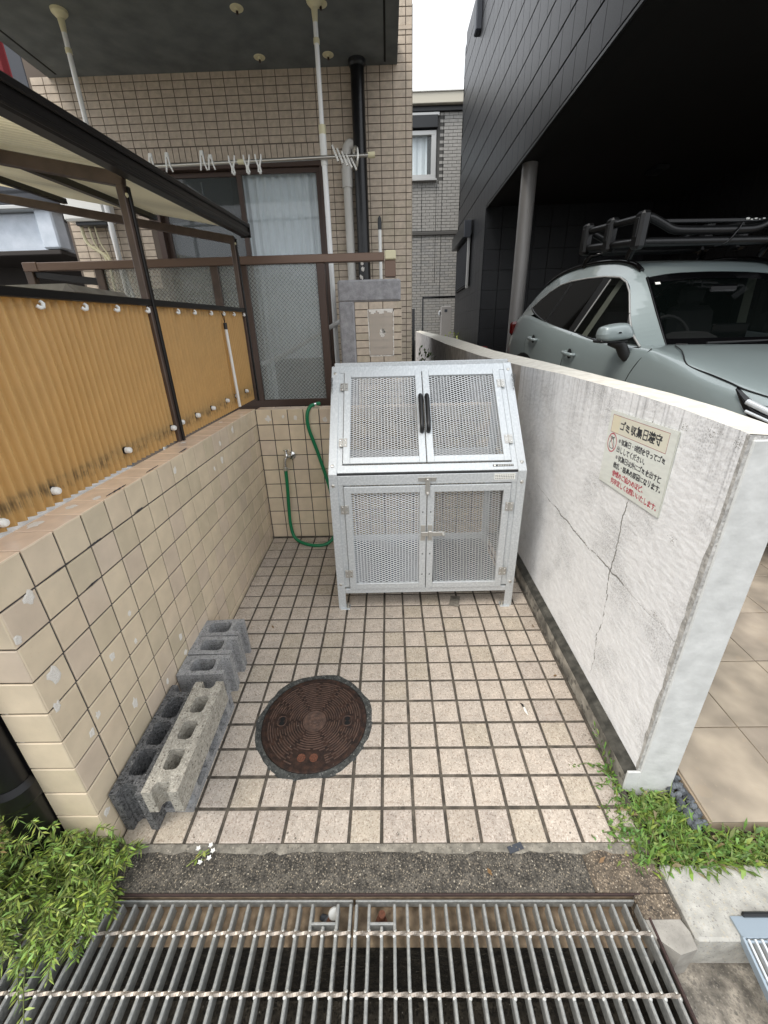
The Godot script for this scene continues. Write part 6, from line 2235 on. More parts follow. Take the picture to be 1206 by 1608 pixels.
func net_point(net: Array, u: float, w: float) -> Vector3:     # a smooth surface through a net of rows of points, u across a row, w along the rows
	var nr := net.size()
	var nc: int = net[0].size()
	var fu := clampf(u, 0.0, 1.0) * (nc - 1)
	var fw := clampf(w, 0.0, 1.0) * (nr - 1)
	var iu := mini(int(fu), nc - 2)
	var iw := mini(int(fw), nr - 2)
	var rows := []
	for k in range(-1, 3):
		var r: Array = net[clampi(iw + k, 0, nr - 1)]
		rows.append(cat4(r[maxi(iu - 1, 0)], r[iu], r[iu + 1], r[mini(iu + 2, nc - 1)], fu - iu))
	return cat4(rows[0], rows[1], rows[2], rows[3], fw - iw)


func cp(b: float, l: float, h: float) -> Vector3:     # back from the front axle, out to the car's right, up
	return Vector3(-l, h, -b)


func skin(pts_a: Array, pts_b: Array, sub := 4, flip := false) -> MB:     # ruled strip between two rows of points, smoothed along its length
	var a := smooth_path(pts_a, sub)
	var b := smooth_path(pts_b, sub)
	var m := MB.new()
	for i in a.size() - 1:
		if flip:
			m.quad(a[i + 1], a[i], b[i], b[i + 1])
		else:
			m.quad(a[i], a[i + 1], b[i + 1], b[i])
	return m


func lat(h: float) -> float:     # how far out the side glass stands at a height
	return lerpf(0.862, 0.660, clampf((h - 1.09) / 0.52, 0.0, 1.1))


func glass_panel(outline: Array, s: float, lift: float) -> MB:     # a window in the leaning plane of the car's side
	var poly := PackedVector2Array()
	for p in outline:
		poly.append(Vector2(p[0], p[1]))
	var m := MB.new()
	var t := Geometry2D.triangulate_polygon(poly)
	for i in range(0, t.size(), 3):
		var q := []
		for k in 3:
			var v: Vector2 = poly[t[i + k]]
			q.append(cp(v.x, s * (lat(v.y) + lift), v.y))
		var nn: Vector3 = (q[1] - q[0]).cross(q[2] - q[0])
		if nn.x * -s < 0:
			m.tri(q[0], q[2], q[1])
		else:
			m.tri(q[0], q[1], q[2])
	return m


func outline_tube(outline: Array, s: float, r: float, closed := true) -> MB:
	var pts := []
	for p in outline:
		pts.append(cp(p[0], s * (lat(p[1]) + 0.004), p[1]))
	if closed:
		pts.append(pts[0])
	var m := MB.new()
	m.tube(pts, r, 6, false)
	return m


func build_car():
	var K := 1.03
	var o := thing("parked_car", Vector3(2.924, 0.136, -2.182), "grey-green estate car with black roof rails parked behind the white wall", "car")
	o.transform.basis = (Basis(Vector3.UP, 0.068) * Basis(Vector3.RIGHT, 0.048)).scaled(Vector3.ONE * K)
	# body shell: stations from nose to tail, each from the sill up over the shoulder to the centre line
	var st := [
		[-0.93, [0.45, 0.34], [0.62, 0.46], [0.66, 0.62], [0.60, 0.74], [0.52, 0.80], [0.45, 0.82], [0.25, 0.83], [0.0, 0.835]],
		[-0.84, [0.66, 0.30], [0.80, 0.44], [0.82, 0.64], [0.78, 0.78], [0.73, 0.84], [0.62, 0.87], [0.30, 0.895], [0.0, 0.90]],
		[-0.45, [0.82, 0.27], [0.905, 0.44], [0.915, 0.68], [0.90, 0.83], [0.855, 0.905], [0.74, 0.955], [0.36, 0.985], [0.0, 0.995]],
		[-0.05, [0.86, 0.27], [0.925, 0.44], [0.935, 0.70], [0.925, 0.90], [0.880, 0.975], [0.77, 1.020], [0.38, 1.050], [0.0, 1.060]],
		[0.35, [0.86, 0.27], [0.925, 0.44], [0.935, 0.70], [0.922, 0.93], [0.880, 1.050], [0.77, 1.072], [0.38, 1.090], [0.0, 1.095]],
		[0.60, [0.86, 0.27], [0.925, 0.44], [0.935, 0.70], [0.920, 0.95], [0.868, 1.078], [0.76, 1.090], [0.40, 1.095], [0.0, 1.095]],
		[1.28, [0.86, 0.27], [0.915, 0.44], [0.930, 0.70], [0.918, 0.97], [0.866, 1.098], [0.80, 1.090], [0.40, 1.06], [0.0, 1.06]],
		[1.90, [0.86, 0.27], [0.915, 0.44], [0.930, 0.70], [0.920, 1.00], [0.866, 1.152], [0.80, 1.140], [0.40, 1.06], [0.0, 1.06]],
		[2.45, [0.86, 0.27], [0.925, 0.44], [0.938, 0.72], [0.928, 1.05], [0.866, 1.218], [0.80, 1.205], [0.40, 1.06], [0.0, 1.06]],
		[2.95, [0.85, 0.30], [0.925, 0.46], [0.940, 0.76], [0.918, 1.09], [0.850, 1.275], [0.78, 1.262], [0.40, 1.10], [0.0, 1.10]],
		[3.35, [0.80, 0.36], [0.885, 0.50], [0.905, 0.78], [0.880, 1.08], [0.815, 1.255], [0.74, 1.26], [0.40, 1.20], [0.0, 1.20]],
		[3.60, [0.70, 0.42], [0.80, 0.54], [0.82, 0.78], [0.80, 1.00], [0.76, 1.12], [0.68, 1.16], [0.36, 1.17], [0.0, 1.17]],
		[3.68, [0.45, 0.46], [0.55, 0.58], [0.60, 0.78], [0.56, 0.95], [0.50, 1.02], [0.44, 1.05], [0.25, 1.06], [0.0, 1.06]],
	]
	var body := MB.new()
	for s in [1.0, -1.0]:
		var net := []
		for r in st:
			var row := []
			for k in range(1, 9):
				row.append(cp(r[0], s * r[k][0], r[k][1]))
			net.append(row)
		var f := func(u: float, w: float) -> Vector3:
			return net_point(net, u, w) if s > 0 else net_point(net, 1.0 - u, w)
		body.grid(f, 28, 60)
	pmb("body", body, o, M.paint)
	bx("underbody", o, M.trim_black, cp(1.36, 0, 0.42), Vector3(1.5, 0.3, 4.2))
	# roof
	var rn := []
	for r in [[1.13, 0.585, 1.568, 1.250, 1.610], [1.30, 0.600, 1.642, 1.36, 1.668], [1.48, 0.605, 1.690, 1.50, 1.712], [1.93, 0.605, 1.730, 1.93, 1.755], [2.40, 0.605, 1.722, 2.40, 1.748], [2.80, 0.612, 1.672, 2.84, 1.70], [3.12, 0.625, 1.582, 3.20, 1.61], [3.34, 0.64, 1.47, 3.40, 1.50]]:
		var row := []
		for k in 7:
			var t := -1.0 + k / 3.0
			var e := 1.0 - t * t
			row.append(cp(lerpf(r[0], r[3], e), -t * r[1], lerpf(r[2], r[4], pow(e, 0.8))))
		rn.append(row)
	var roof := MB.new()
	var rf := func(u: float, w: float) -> Vector3: return net_point(rn, 1.0 - u, w)
	roof.grid(rf, 18, 24)
	pmb("roof", roof, o, M.paint)
	# windscreen
	var wsn := [[], []]
	for k in 7:
		var t := -1.0 + k / 3.0
		var e := 1.0 - t * t
		wsn[0].append(cp(lerpf(0.60, 0.36, e), t * 0.655, lerpf(1.080, 1.088, e)))
		wsn[1].append(cp(lerpf(1.12, 1.245, e), t * 0.592, lerpf(1.562, 1.604, e)))
	var ws := MB.new()
	for k in 6:
		for q in 3:
			var a0: Vector3 = wsn[0][k].lerp(wsn[0][k + 1], q / 3.0)
			var a1: Vector3 = wsn[0][k].lerp(wsn[0][k + 1], (q + 1) / 3.0)
			var b0: Vector3 = wsn[1][k].lerp(wsn[1][k + 1], q / 3.0)
			var b1: Vector3 = wsn[1][k].lerp(wsn[1][k + 1], (q + 1) / 3.0)
			ws.quad(a1, a0, b0, b1)
	var wsp := pmb("windscreen", ws, o, M.car_glass)
	var band := MB.new()
	for k in 6:
		band.quad(wsn[1][k + 1] + (wsn[0][k + 1] - wsn[1][k + 1]) * 0.10 + Vector3(0, 0.003, 0.002), wsn[1][k] + (wsn[0][k] - wsn[1][k]) * 0.10 + Vector3(0, 0.003, 0.002), wsn[1][k] + Vector3(0, 0.003, 0.002), wsn[1][k + 1] + Vector3(0, 0.003, 0.002))
		band.quad(wsn[0][k + 1] + Vector3(0, 0.002, 0.002), wsn[0][k] + Vector3(0, 0.002, 0.002), wsn[0][k].lerp(wsn[1][k], 0.10) + Vector3(0, 0.002, 0.002), wsn[0][k + 1].lerp(wsn[1][k + 1], 0.10) + Vector3(0, 0.002, 0.002))
	pmb("black_band", band, wsp, M.gloss_black)
	var stk := MB.new()
	var sp := cp(1.052, 0.545, 1.522)
	stk.quad(sp + Vector3(-0.019, -0.010, 0.010), sp + Vector3(0.019, -0.008, 0.015), sp + Vector3(0.019, 0.008, -0.003), sp + Vector3(-0.019, 0.006, -0.008))
	pmb("sticker", stk, wsp, M.paper)
	for t in [-1.0, 1.0]:
		var wt := MB.new()
		wt.tube([cp(0.600, t * 0.662, 1.085), cp(0.86, t * 0.632, 1.325), cp(1.12, t * 0.598, 1.565)], 0.012, 6)
		pmb("side_moulding", wt, wsp, M.gloss_black)
	var wp := MB.new()
	wp.tube([cp(0.40, -0.05, 1.105), cp(0.44, -0.55, 1.120)], 0.009, 6)
	wp.tube([cp(0.42, 0.50, 1.112), cp(0.42, -0.02, 1.118)], 0.008, 6)
	pmb("wiper", wp, wsp, M.trim_black)
	# cabin seen through the glass
	var cab := MB.new()
	cab.box(cp(0.78, 0, 1.02), Vector3(1.30, 0.16, 0.56), 0.05)
	var dash := pmb("dashboard", cab, o, M.cabin)
	bx("screen", dash, M.gloss_black, cp(0.86, -0.02, 1.16), Vector3(0.30, 0.12, 0.03), 0.01)
	var hood := MB.new()
	hood.lathe([Vector2(0.22, 0.0), Vector2(0.20, 0.05), Vector2(0.12, 0.085), Vector2(0, 0.095)], 20, Transform3D(Basis.IDENTITY.scaled(Vector3(1.1, 1, 0.7)), cp(0.80, 0.36, 1.08)))
	pmb("meter_hood", hood, dash, M.cabin)
	var sw := MB.new()
	var ring := []
	for i in 25:
		var a := TAU * i / 24
		ring.append(cp(1.02 + 0.07 * sin(a), 0.36 + 0.185 * cos(a), 1.10 + 0.175 * sin(a)))
	sw.tube(ring, 0.015, 8, false)
	sw.tube([cp(1.0, 0.18, 1.11), cp(0.99, 0.54, 1.11)], 0.018, 6)
	pmb("steering_wheel", sw, o, M.cabin)
	for s in [1.0, -1.0]:
		var seat := MB.new()
		seat.box(cp(1.75, s * 0.37, 1.05), Vector3(0.48, 0.62, 0.16), 0.06, Basis(Vector3.RIGHT, -0.25))
		seat.box(cp(1.84, s * 0.37, 1.44), Vector3(0.26, 0.17, 0.10), 0.04)
		pmb("front_seat", seat, o, M.cabin)
	var rs := MB.new()
	rs.box(cp(2.62, 0, 1.10), Vector3(1.3, 0.6, 0.16), 0.06, Basis(Vector3.RIGHT, -0.25))
	rs.box(cp(3.0, 0, 1.30), Vector3(1.2, 0.6, 0.03))
	pmb("rear_seat", rs, o, M.cabin)
	var im := MB.new()
	im.box(cp(1.02, -0.0, 1.47), Vector3(0.22, 0.06, 0.03), 0.012)
	pmb("inner_mirror", im, o, M.gloss_black)
	# sides
	var front := [[0.62, 1.080], [0.71, 1.074], [1.00, 1.084], [1.284, 1.104], [1.69, 1.140], [1.52, 1.588], [1.38, 1.580], [1.24, 1.536], [1.12, 1.460], [0.93, 1.280]]
	var rear := [[1.84, 1.150], [2.12, 1.182], [2.44, 1.222], [2.25, 1.602], [1.96, 1.610], [1.65, 1.604]]
	var quarter := [[2.49, 1.232], [2.66, 1.262], [2.88, 1.31], [3.06, 1.372], [2.90, 1.46], [2.72, 1.535], [2.52, 1.59], [2.31, 1.605]]
	for s in [1.0, -1.0]:
		# painted frame above the glass: A pillar, roof edge, tail pillar
		var lo := []
		var hi := []
		for p in [[0.60, 1.078], [0.78, 1.165], [0.93, 1.285], [1.115, 1.466], [1.24, 1.546], [1.40, 1.594], [1.65, 1.618], [1.96, 1.626], [2.31, 1.620], [2.56, 1.594], [2.76, 1.536], [2.94, 1.460], [3.09, 1.372], [2.92, 1.30]]:
			lo.append(cp(p[0], s * (lat(p[1]) + 0.001), p[1]))
		for p in [[0.59, 0.665, 1.082], [0.72, 0.652, 1.20], [0.85, 0.636, 1.32], [1.03, 0.612, 1.488], [1.16, 0.592, 1.590], [1.30, 0.598, 1.645], [1.55, 0.600, 1.704], [1.93, 0.600, 1.732], [2.40, 0.600, 1.723], [2.72, 0.606, 1.690], [2.98, 0.615, 1.625], [3.20, 0.635, 1.53], [3.46, 0.68, 1.36], [3.50, 0.76, 1.22]]:
			hi.append(cp(p[0], s * p[1], p[2]))
		var fr := pmb("side_frame", skin(lo, hi, 4, s < 0), o, M.paint)
		var bp := [[1.70, 1.136], [1.84, 1.146], [1.655, 1.612], [1.515, 1.600]]
		for q in [bp, [[2.44, 1.215], [2.50, 1.230], [2.31, 1.612], [2.25, 1.612]]]:
			pmb("black_pillar", glass_panel(q, s, 0.003), fr, M.trim_black)
		pmb("inner_trim", glass_panel([[1.56, 1.10], [1.66, 1.12], [1.50, 1.57], [1.41, 1.56]], s, -0.07), o, M.trim_pale)
		pmb("window_edge", outline_tube([[1.695, 1.150], [1.522, 1.582]], s, 0.006, false), o, M.alu)
		pmb("front_window", glass_panel(front, s, 0.002), o, M.car_glass)
		pmb("rear_window", glass_panel(rear, s, 0.002), o, M.privacy)
		pmb("quarter_window", glass_panel(quarter, s, 0.002), o, M.privacy)
		pmb("window_moulding", outline_tube([[0.60, 1.080], [0.80, 1.175], [0.93, 1.283], [1.12, 1.463], [1.24, 1.541], [1.38, 1.587], [1.52, 1.600], [1.65, 1.612], [1.96, 1.620], [2.31, 1.614], [2.52, 1.594], [2.72, 1.540], [2.90, 1.464], [3.07, 1.376]], s, 0.008, false), o, M.alu)
		pmb("belt_moulding", outline_tube([[0.60, 1.074], [0.71, 1.068], [1.0, 1.078], [1.284, 1.098], [1.69, 1.134], [2.12, 1.176], [2.49, 1.226], [2.66, 1.256], [2.88, 1.304], [3.08, 1.372]], s, 0.009, false), o, M.gloss_black)
		pmb("quarter_bar", outline_tube([[0.955, 1.305], [0.80, 1.085]], s, 0.010, false), o, M.trim_black)
		# door gaps
		for path in [[[0.46, 0.870, 1.080], [0.52, 0.915, 0.98], [0.585, 0.932, 0.84], [0.62, 0.936, 0.64], [0.62, 0.926, 0.42]], [[1.70, 0.868, 1.13], [1.68, 0.908, 1.03], [1.70, 0.931, 0.84], [1.71, 0.932, 0.62], [1.70, 0.918, 0.42]], [[2.62, 0.874, 1.22], [2.70, 0.920, 1.09], [2.71, 0.937, 0.92], [2.56, 0.938, 0.68], [2.40, 0.926, 0.46]]]:
			var pts := []
			for p in path:
				pts.append(cp(p[0], s * (p[1] - 0.001), p[2]))
			var m := MB.new()
			m.tube(smooth_path(pts, 4), 0.0035, 5, false)
			pmb("door_gap", m, o, M.trim_black)
		for p in [[1.555, 0.935, 0.960], [2.473, 0.940, 1.045]]:
			var m := MB.new()
			m.tube(smooth_path([cp(p[0] - 0.095, s * (p[1] - 0.012), p[2] - 0.006), cp(p[0] - 0.08, s * (p[1] + 0.026), p[2] - 0.004), cp(p[0], s * (p[1] + 0.036), p[2] + 0.002), cp(p[0] + 0.08, s * (p[1] + 0.026), p[2] + 0.008), cp(p[0] + 0.10, s * (p[1] - 0.012), p[2] + 0.008)], 4), 0.017, 8)
			var hd := pmb("door_handle", m, o, M.paint)
			var d := MB.new()
			d.lathe([Vector2(0.045, 0.0), Vector2(0.03, 0.004), Vector2(0.0, 0.002)], 18, Transform3D(Basis(Vector3.BACK, s * PI / 2.0), cp(p[0], s * (p[1] - 0.004), p[2])))
			pmb("recess", d, hd, M.trim_black)
		# door mirror
		var mb := MB.new()
		var mn := []
		for r in [[0.80, 0.02], [0.78, 0.7], [0.70, 1.0], [0.63, 0.82], [0.615, 0.1]]:
			var row := []
			for k in 13:
				var a := TAU * k / 12.0
				var ca := signf(cos(a)) * pow(absf(cos(a)), 0.62)
				var sa := signf(sin(a)) * pow(absf(sin(a)), 0.62)
				var ll: float = 1.035 + (0.125 * ca + 0.018 * sa * (1.0 - ca)) * r[1]
				var hh: float = 1.183 + (0.060 * sa - 0.014 * ca) * r[1]
				row.append(cp(r[0], s * ll, hh))
			mn.append(row)
		var mf := func(u: float, w: float) -> Vector3: return net_point(mn, (1.0 - u) if s > 0 else u, 1.0 - w)
		mb.grid(mf, 24, 14)
		var mi := pmb("door_mirror", mb, o, M.paint)
		var arm := MB.new()
		arm.tube([cp(0.70, s * 1.05, 1.122), cp(0.69, s * 0.97, 1.10), cp(0.68, s * 0.93, 1.03), cp(0.68, s * 0.90, 0.99)], [0.035, 0.045, 0.042, 0.03], 10)
		arm.box(cp(0.71, s * 1.045, 1.120), Vector3(0.21, 0.022, 0.13), 0.008)
		pmb("mirror_arm", arm, mi, M.trim_black)
		# lamps
		var hl := MB.new()
		var hn := []
		for r in [[-0.37, 0.893, 0.945, 0.900, 0.930], [-0.52, 0.885, 0.880, 0.900, 0.800], [-0.70, 0.825, 0.875, 0.868, 0.770], [-0.86, 0.72, 0.868, 0.775, 0.745]]:
			hn.append([cp(r[0], s * (r[3] + 0.012), r[4]), cp(r[0] - 0.01, s * ((r[1] + r[3]) * 0.5 + 0.022), (r[2] + r[4]) * 0.5), cp(r[0], s * (r[1] + 0.008), r[2])])
		var hf := func(u: float, w: float) -> Vector3: return net_point(hn, u if s > 0 else 1.0 - u, w)
		hl.grid(hf, 6, 14)
		var hlp := pmb("headlight", hl, o, M.gloss_black)
		var hi2 := MB.new()
		hi2.tube([cp(-0.48, s * 0.923, 0.885), cp(-0.62, s * 0.890, 0.845), cp(-0.80, s * 0.800, 0.835)], 0.016, 8)
		hi2.tube([cp(-0.50, s * 0.935, 0.84), cp(-0.64, s * 0.898, 0.805), cp(-0.80, s * 0.812, 0.79)], 0.008, 8)
		pmb("light_bar", hi2, hlp, M.lamp_clear)
		var tl := MB.new()
		tl.box(cp(3.42, s * 0.80, 1.13), Vector3(0.16, 0.17, 0.28), 0.03, Basis(Vector3.UP, s * -0.45))
		pmb("tail_lamp", tl, o, M.lamp_red)
		# cladding and wheels
		for bx_ in [0.0, 2.69]:
			var ar := MB.new()
			var n := 18
			for i in n:
				var a0 := lerpf(-0.25, PI + 0.25, float(i) / n)
				var a1 := lerpf(-0.25, PI + 0.25, float(i + 1) / n)
				var q0 := cp(bx_ + 0.405 * cos(a0), s * 0.948, 0.35 + 0.405 * sin(a0))
				var q1 := cp(bx_ + 0.405 * cos(a1), s * 0.948, 0.35 + 0.405 * sin(a1))
				var q2 := cp(bx_ + (0.535 if bx_ > 1.0 else 0.455) * cos(a1), s * 0.940, 0.35 + (0.530 if bx_ > 1.0 else 0.450) * sin(a1))
				var q3 := cp(bx_ + (0.535 if bx_ > 1.0 else 0.455) * cos(a0), s * 0.940, 0.35 + (0.530 if bx_ > 1.0 else 0.450) * sin(a0))
				if s > 0:
					ar.quad(q0, q3, q2, q1)
				else:
					ar.quad(q0, q1, q2, q3)
			pmb("wheel_arch", ar, o, M.trim_black)
			var bs := Transform3D(Basis(Vector3.BACK, s * PI / 2.0), cp(bx_, s * 0.72, 0.345))
			var ty := MB.new()
			ty.lathe([Vector2(0.23, 0.0), Vector2(0.33, 0.0), Vector2(0.348, 0.03), Vector2(0.348, 0.19), Vector2(0.33, 0.222), Vector2(0.24, 0.232), Vector2(0.235, 0.20)], 36, bs)
			var wh := pmb("wheel", ty, o, M.tyre)
			var ri := MB.new()
			ri.lathe([Vector2(0.236, 0.20), Vector2(0.232, 0.225), Vector2(0.215, 0.215), Vector2(0.205, 0.14), Vector2(0.05, 0.16), Vector2(0, 0.175)], 30, bs)
			for i in 5:
				var a := TAU * i / 5
				ri.bar(bs * Vector3(0.05 * cos(a), 0.185, 0.05 * sin(a)), bs * Vector3(0.22 * cos(a), 0.205, 0.22 * sin(a)), 0.045, 0.03, 0.008, bs.basis.y)
			pmb("rim", ri, wh, M.rim)
			var well := MB.new()
			well.lathe([Vector2(0.40, 0.0), Vector2(0.40, 0.2285), Vector2(0.0, 0.2285)], 30, Transform3D(Basis(Vector3.BACK, s * PI / 2.0), cp(bx_, s * 0.715, 0.345)))
			pmb("wheel_well", well, wh, M.tyre)
		var sk := MB.new()
		sk.box(cp(1.36, s * 0.912, 0.34), Vector3(0.05, 0.17, 1.75), 0.02)
		pmb("sill_cladding", sk, o, M.trim_black)
		# roof rail
		var rl := MB.new()
		rl.tube(smooth_path([cp(1.22, s * 0.592, 1.622), cp(1.34, s * 0.598, 1.680), cp(1.60, s * 0.598, 1.728), cp(2.0, s * 0.598, 1.752), cp(2.45, s * 0.598, 1.742), cp(2.80, s * 0.604, 1.695), cp(3.02, s * 0.612, 1.63)], 4), 0.020, 8)
		pmb("roof_rail", rl, o, M.gloss_black)
		# bonnet gap
		var bg := MB.new()
		bg.tube(smooth_path([cp(0.46, s * 0.70, 1.094), cp(0.30, s * 0.775, 1.083), cp(0.19, s * 0.830, 1.060), cp(0.11, s * 0.862, 1.020), cp(0.03, s * 0.870, 0.998), cp(-0.14, s * 0.868, 0.974), cp(-0.27, s * 0.864, 0.951), cp(-0.39, s * 0.856, 0.926), cp(-0.62, s * 0.80, 0.893), cp(-0.84, s * 0.70, 0.860)], 5), 0.0045, 5, false)
		pmb("bonnet_gap", bg, o, M.trim_black)
	var gr := MB.new()
	gr.box(cp(-0.90, 0, 0.66), Vector3(1.20, 0.30, 0.06), 0.03)
	gr.box(cp(-0.92, 0, 0.40), Vector3(1.30, 0.14, 0.06), 0.03)
	pmb("grille", gr, o, M.gloss_black)
	var pt := MB.new()
	pt.box(cp(-0.958, 0, 0.52), Vector3(0.33, 0.165, 0.01), 0.003)
	pmb("number_plate", pt, o, M.paper)
	var rg := MB.new()
	rg.quad(cp(3.36, 0.60, 1.44), cp(3.36, -0.60, 1.44), cp(3.60, -0.66, 1.14), cp(3.60, 0.66, 1.14))
	pmb("rear_screen", rg, o, M.privacy)

	# basket on the roof rails
	var k := thing("roof_basket", Vector3(2.924, 0.136, -2.182), "black tubular roof basket strapped on top of the parked car", "roof basket")
	k.transform.basis = o.transform.basis
	for s in [1.0, -1.0]:
		var a := MB.new()
		a.tube([cp(1.30, s * 0.62, 2.005), cp(2.25, s * 0.62, 2.045)], 0.030, 10)
		pmb("upper_tube", a, k, M.rack_black)
		var b := MB.new()
		b.tube([cp(1.28, s * 0.62, 1.835), cp(2.25, s * 0.62, 1.905)], 0.030, 10)
		pmb("lower_tube", b, k, M.rack_black)
		for q in [[1.31, 1.915], [1.76, 1.945], [2.20, 1.975]]:
			var m := MB.new()
			m.box(cp(q[0], s * 0.625, q[1]), Vector3(0.085, 0.265, 0.115), 0.022)
			m.box(cp(q[0], s * 0.652, q[1] + 0.02), Vector3(0.040, 0.15, 0.060), 0.010)
			m.box(cp(q[0] - 0.036, s * 0.62, q[1] - 0.0), Vector3(0.030, 0.19, 0.012), 0.003)
			pmb("corner_casting", m, k, M.rack_black)
		for q in [1.42, 2.17]:
			var m := MB.new()
			m.tube([cp(q + 0.03, s * 0.60, 1.735), cp(q, s * 0.60, 1.79), cp(q - 0.05, s * 0.585, 1.825), cp(q - 0.10, s * 0.50, 1.835)], [0.030, 0.030, 0.026, 0.02], 8)
			pmb("foot", m, k, M.gloss_black)
	for q in [[1.30, 1.0], [2.25, 0.6]]:
		var b0: float = q[0]
		var up := 2.005 + (b0 - 1.3) * 0.042
		var m := MB.new()
		m.tube(smooth_path([cp(b0, 0.62, up), cp(b0, 0.56, up - 0.006), cp(b0, 0.46, up - 0.045), cp(b0, 0.36, up - 0.085), cp(b0, 0.22, up - 0.095), cp(b0, -0.22, up - 0.095), cp(b0, -0.36, up - 0.085), cp(b0, -0.46, up - 0.045), cp(b0, -0.56, up - 0.006), cp(b0, -0.62, up)], 5), 0.032, 10)
		pmb("end_tube", m, k, M.rack_black)
		var n := MB.new()
		n.tube([cp(b0 + 0.01, 0.62, up - 0.17), cp(b0, -0.62, up - 0.17)], 0.032, 10)
		pmb("end_tube", n, k, M.rack_black)
	for i in 6:
		var b0 := 1.42 + i * 0.15
		var m := MB.new()
		m.tube([cp(b0, 0.61, 1.842 + (b0 - 1.3) * 0.07), cp(b0, -0.61, 1.842 + (b0 - 1.3) * 0.07)], 0.012, 8)
		pmb("floor_tube", m, k, M.rack_black)
	var wd := MB.new()
	wd.box(cp(1.36, -0.02, 1.985), Vector3(1.02, 0.03, 0.02), 0.006)
	var dfl := pmb("wind_plate", wd, k, M.rack_black)
	# pale marks on the plate
	var mk := MB.new()
	for i in 5:
		mk.box(cp(1.352, -0.30 - i * 0.035, 1.992 - 0.006 * (i % 2)), Vector3([0.028, 0.018, 0.022, 0.010, 0.020][i], [0.014, 0.008, 0.010, 0.006, 0.009][i], 0.016), 0.002)
	pmb("plate_mark", mk, dfl, M.paper)
	var strap := MB.new()
	strap.tube(smooth_path([cp(1.27, -0.20, 1.955), cp(1.26, -0.17, 1.90), cp(1.28, -0.12, 1.82), cp(1.32, -0.05, 1.80)], 5), 0.007, 6)
	pmb("strap", strap, k, M.gloss_black)


# ---------------------------------------------------------------- plants

func leaf_blade(m: MB, base: Vector3, dirv: Vector3, length: float, width: float, droop: float, col: Color):
	m.tint = col
	var side := dirv.cross(Vector3.UP)
	if side.length() < 0.05:
		side = Vector3.RIGHT
	side = side.normalized()
	side = side.rotated(dirv.normalized(), rng.randf_range(-0.7, 0.7))
	var p1 := base + dirv * length * 0.45 + Vector3.DOWN * droop * length * 0.12
	var p2 := base + dirv * length + Vector3.DOWN * droop * length * 0.55
	m.tri(base, p1 + side * width * 0.5, p1 - side * width * 0.5)
	m.tri(p1 - side * width * 0.5, p1 + side * width * 0.5, p2)


func green(lo: float, hi: float, yellow := 0.0) -> Color:
	var g := rng.randf_range(lo, hi)
	var y := clampf(rng.randf_range(0.42, 0.72) + yellow, 0.3, 1.25)
	return Color(g * y, g, g * rng.randf_range(0.14, 0.28))


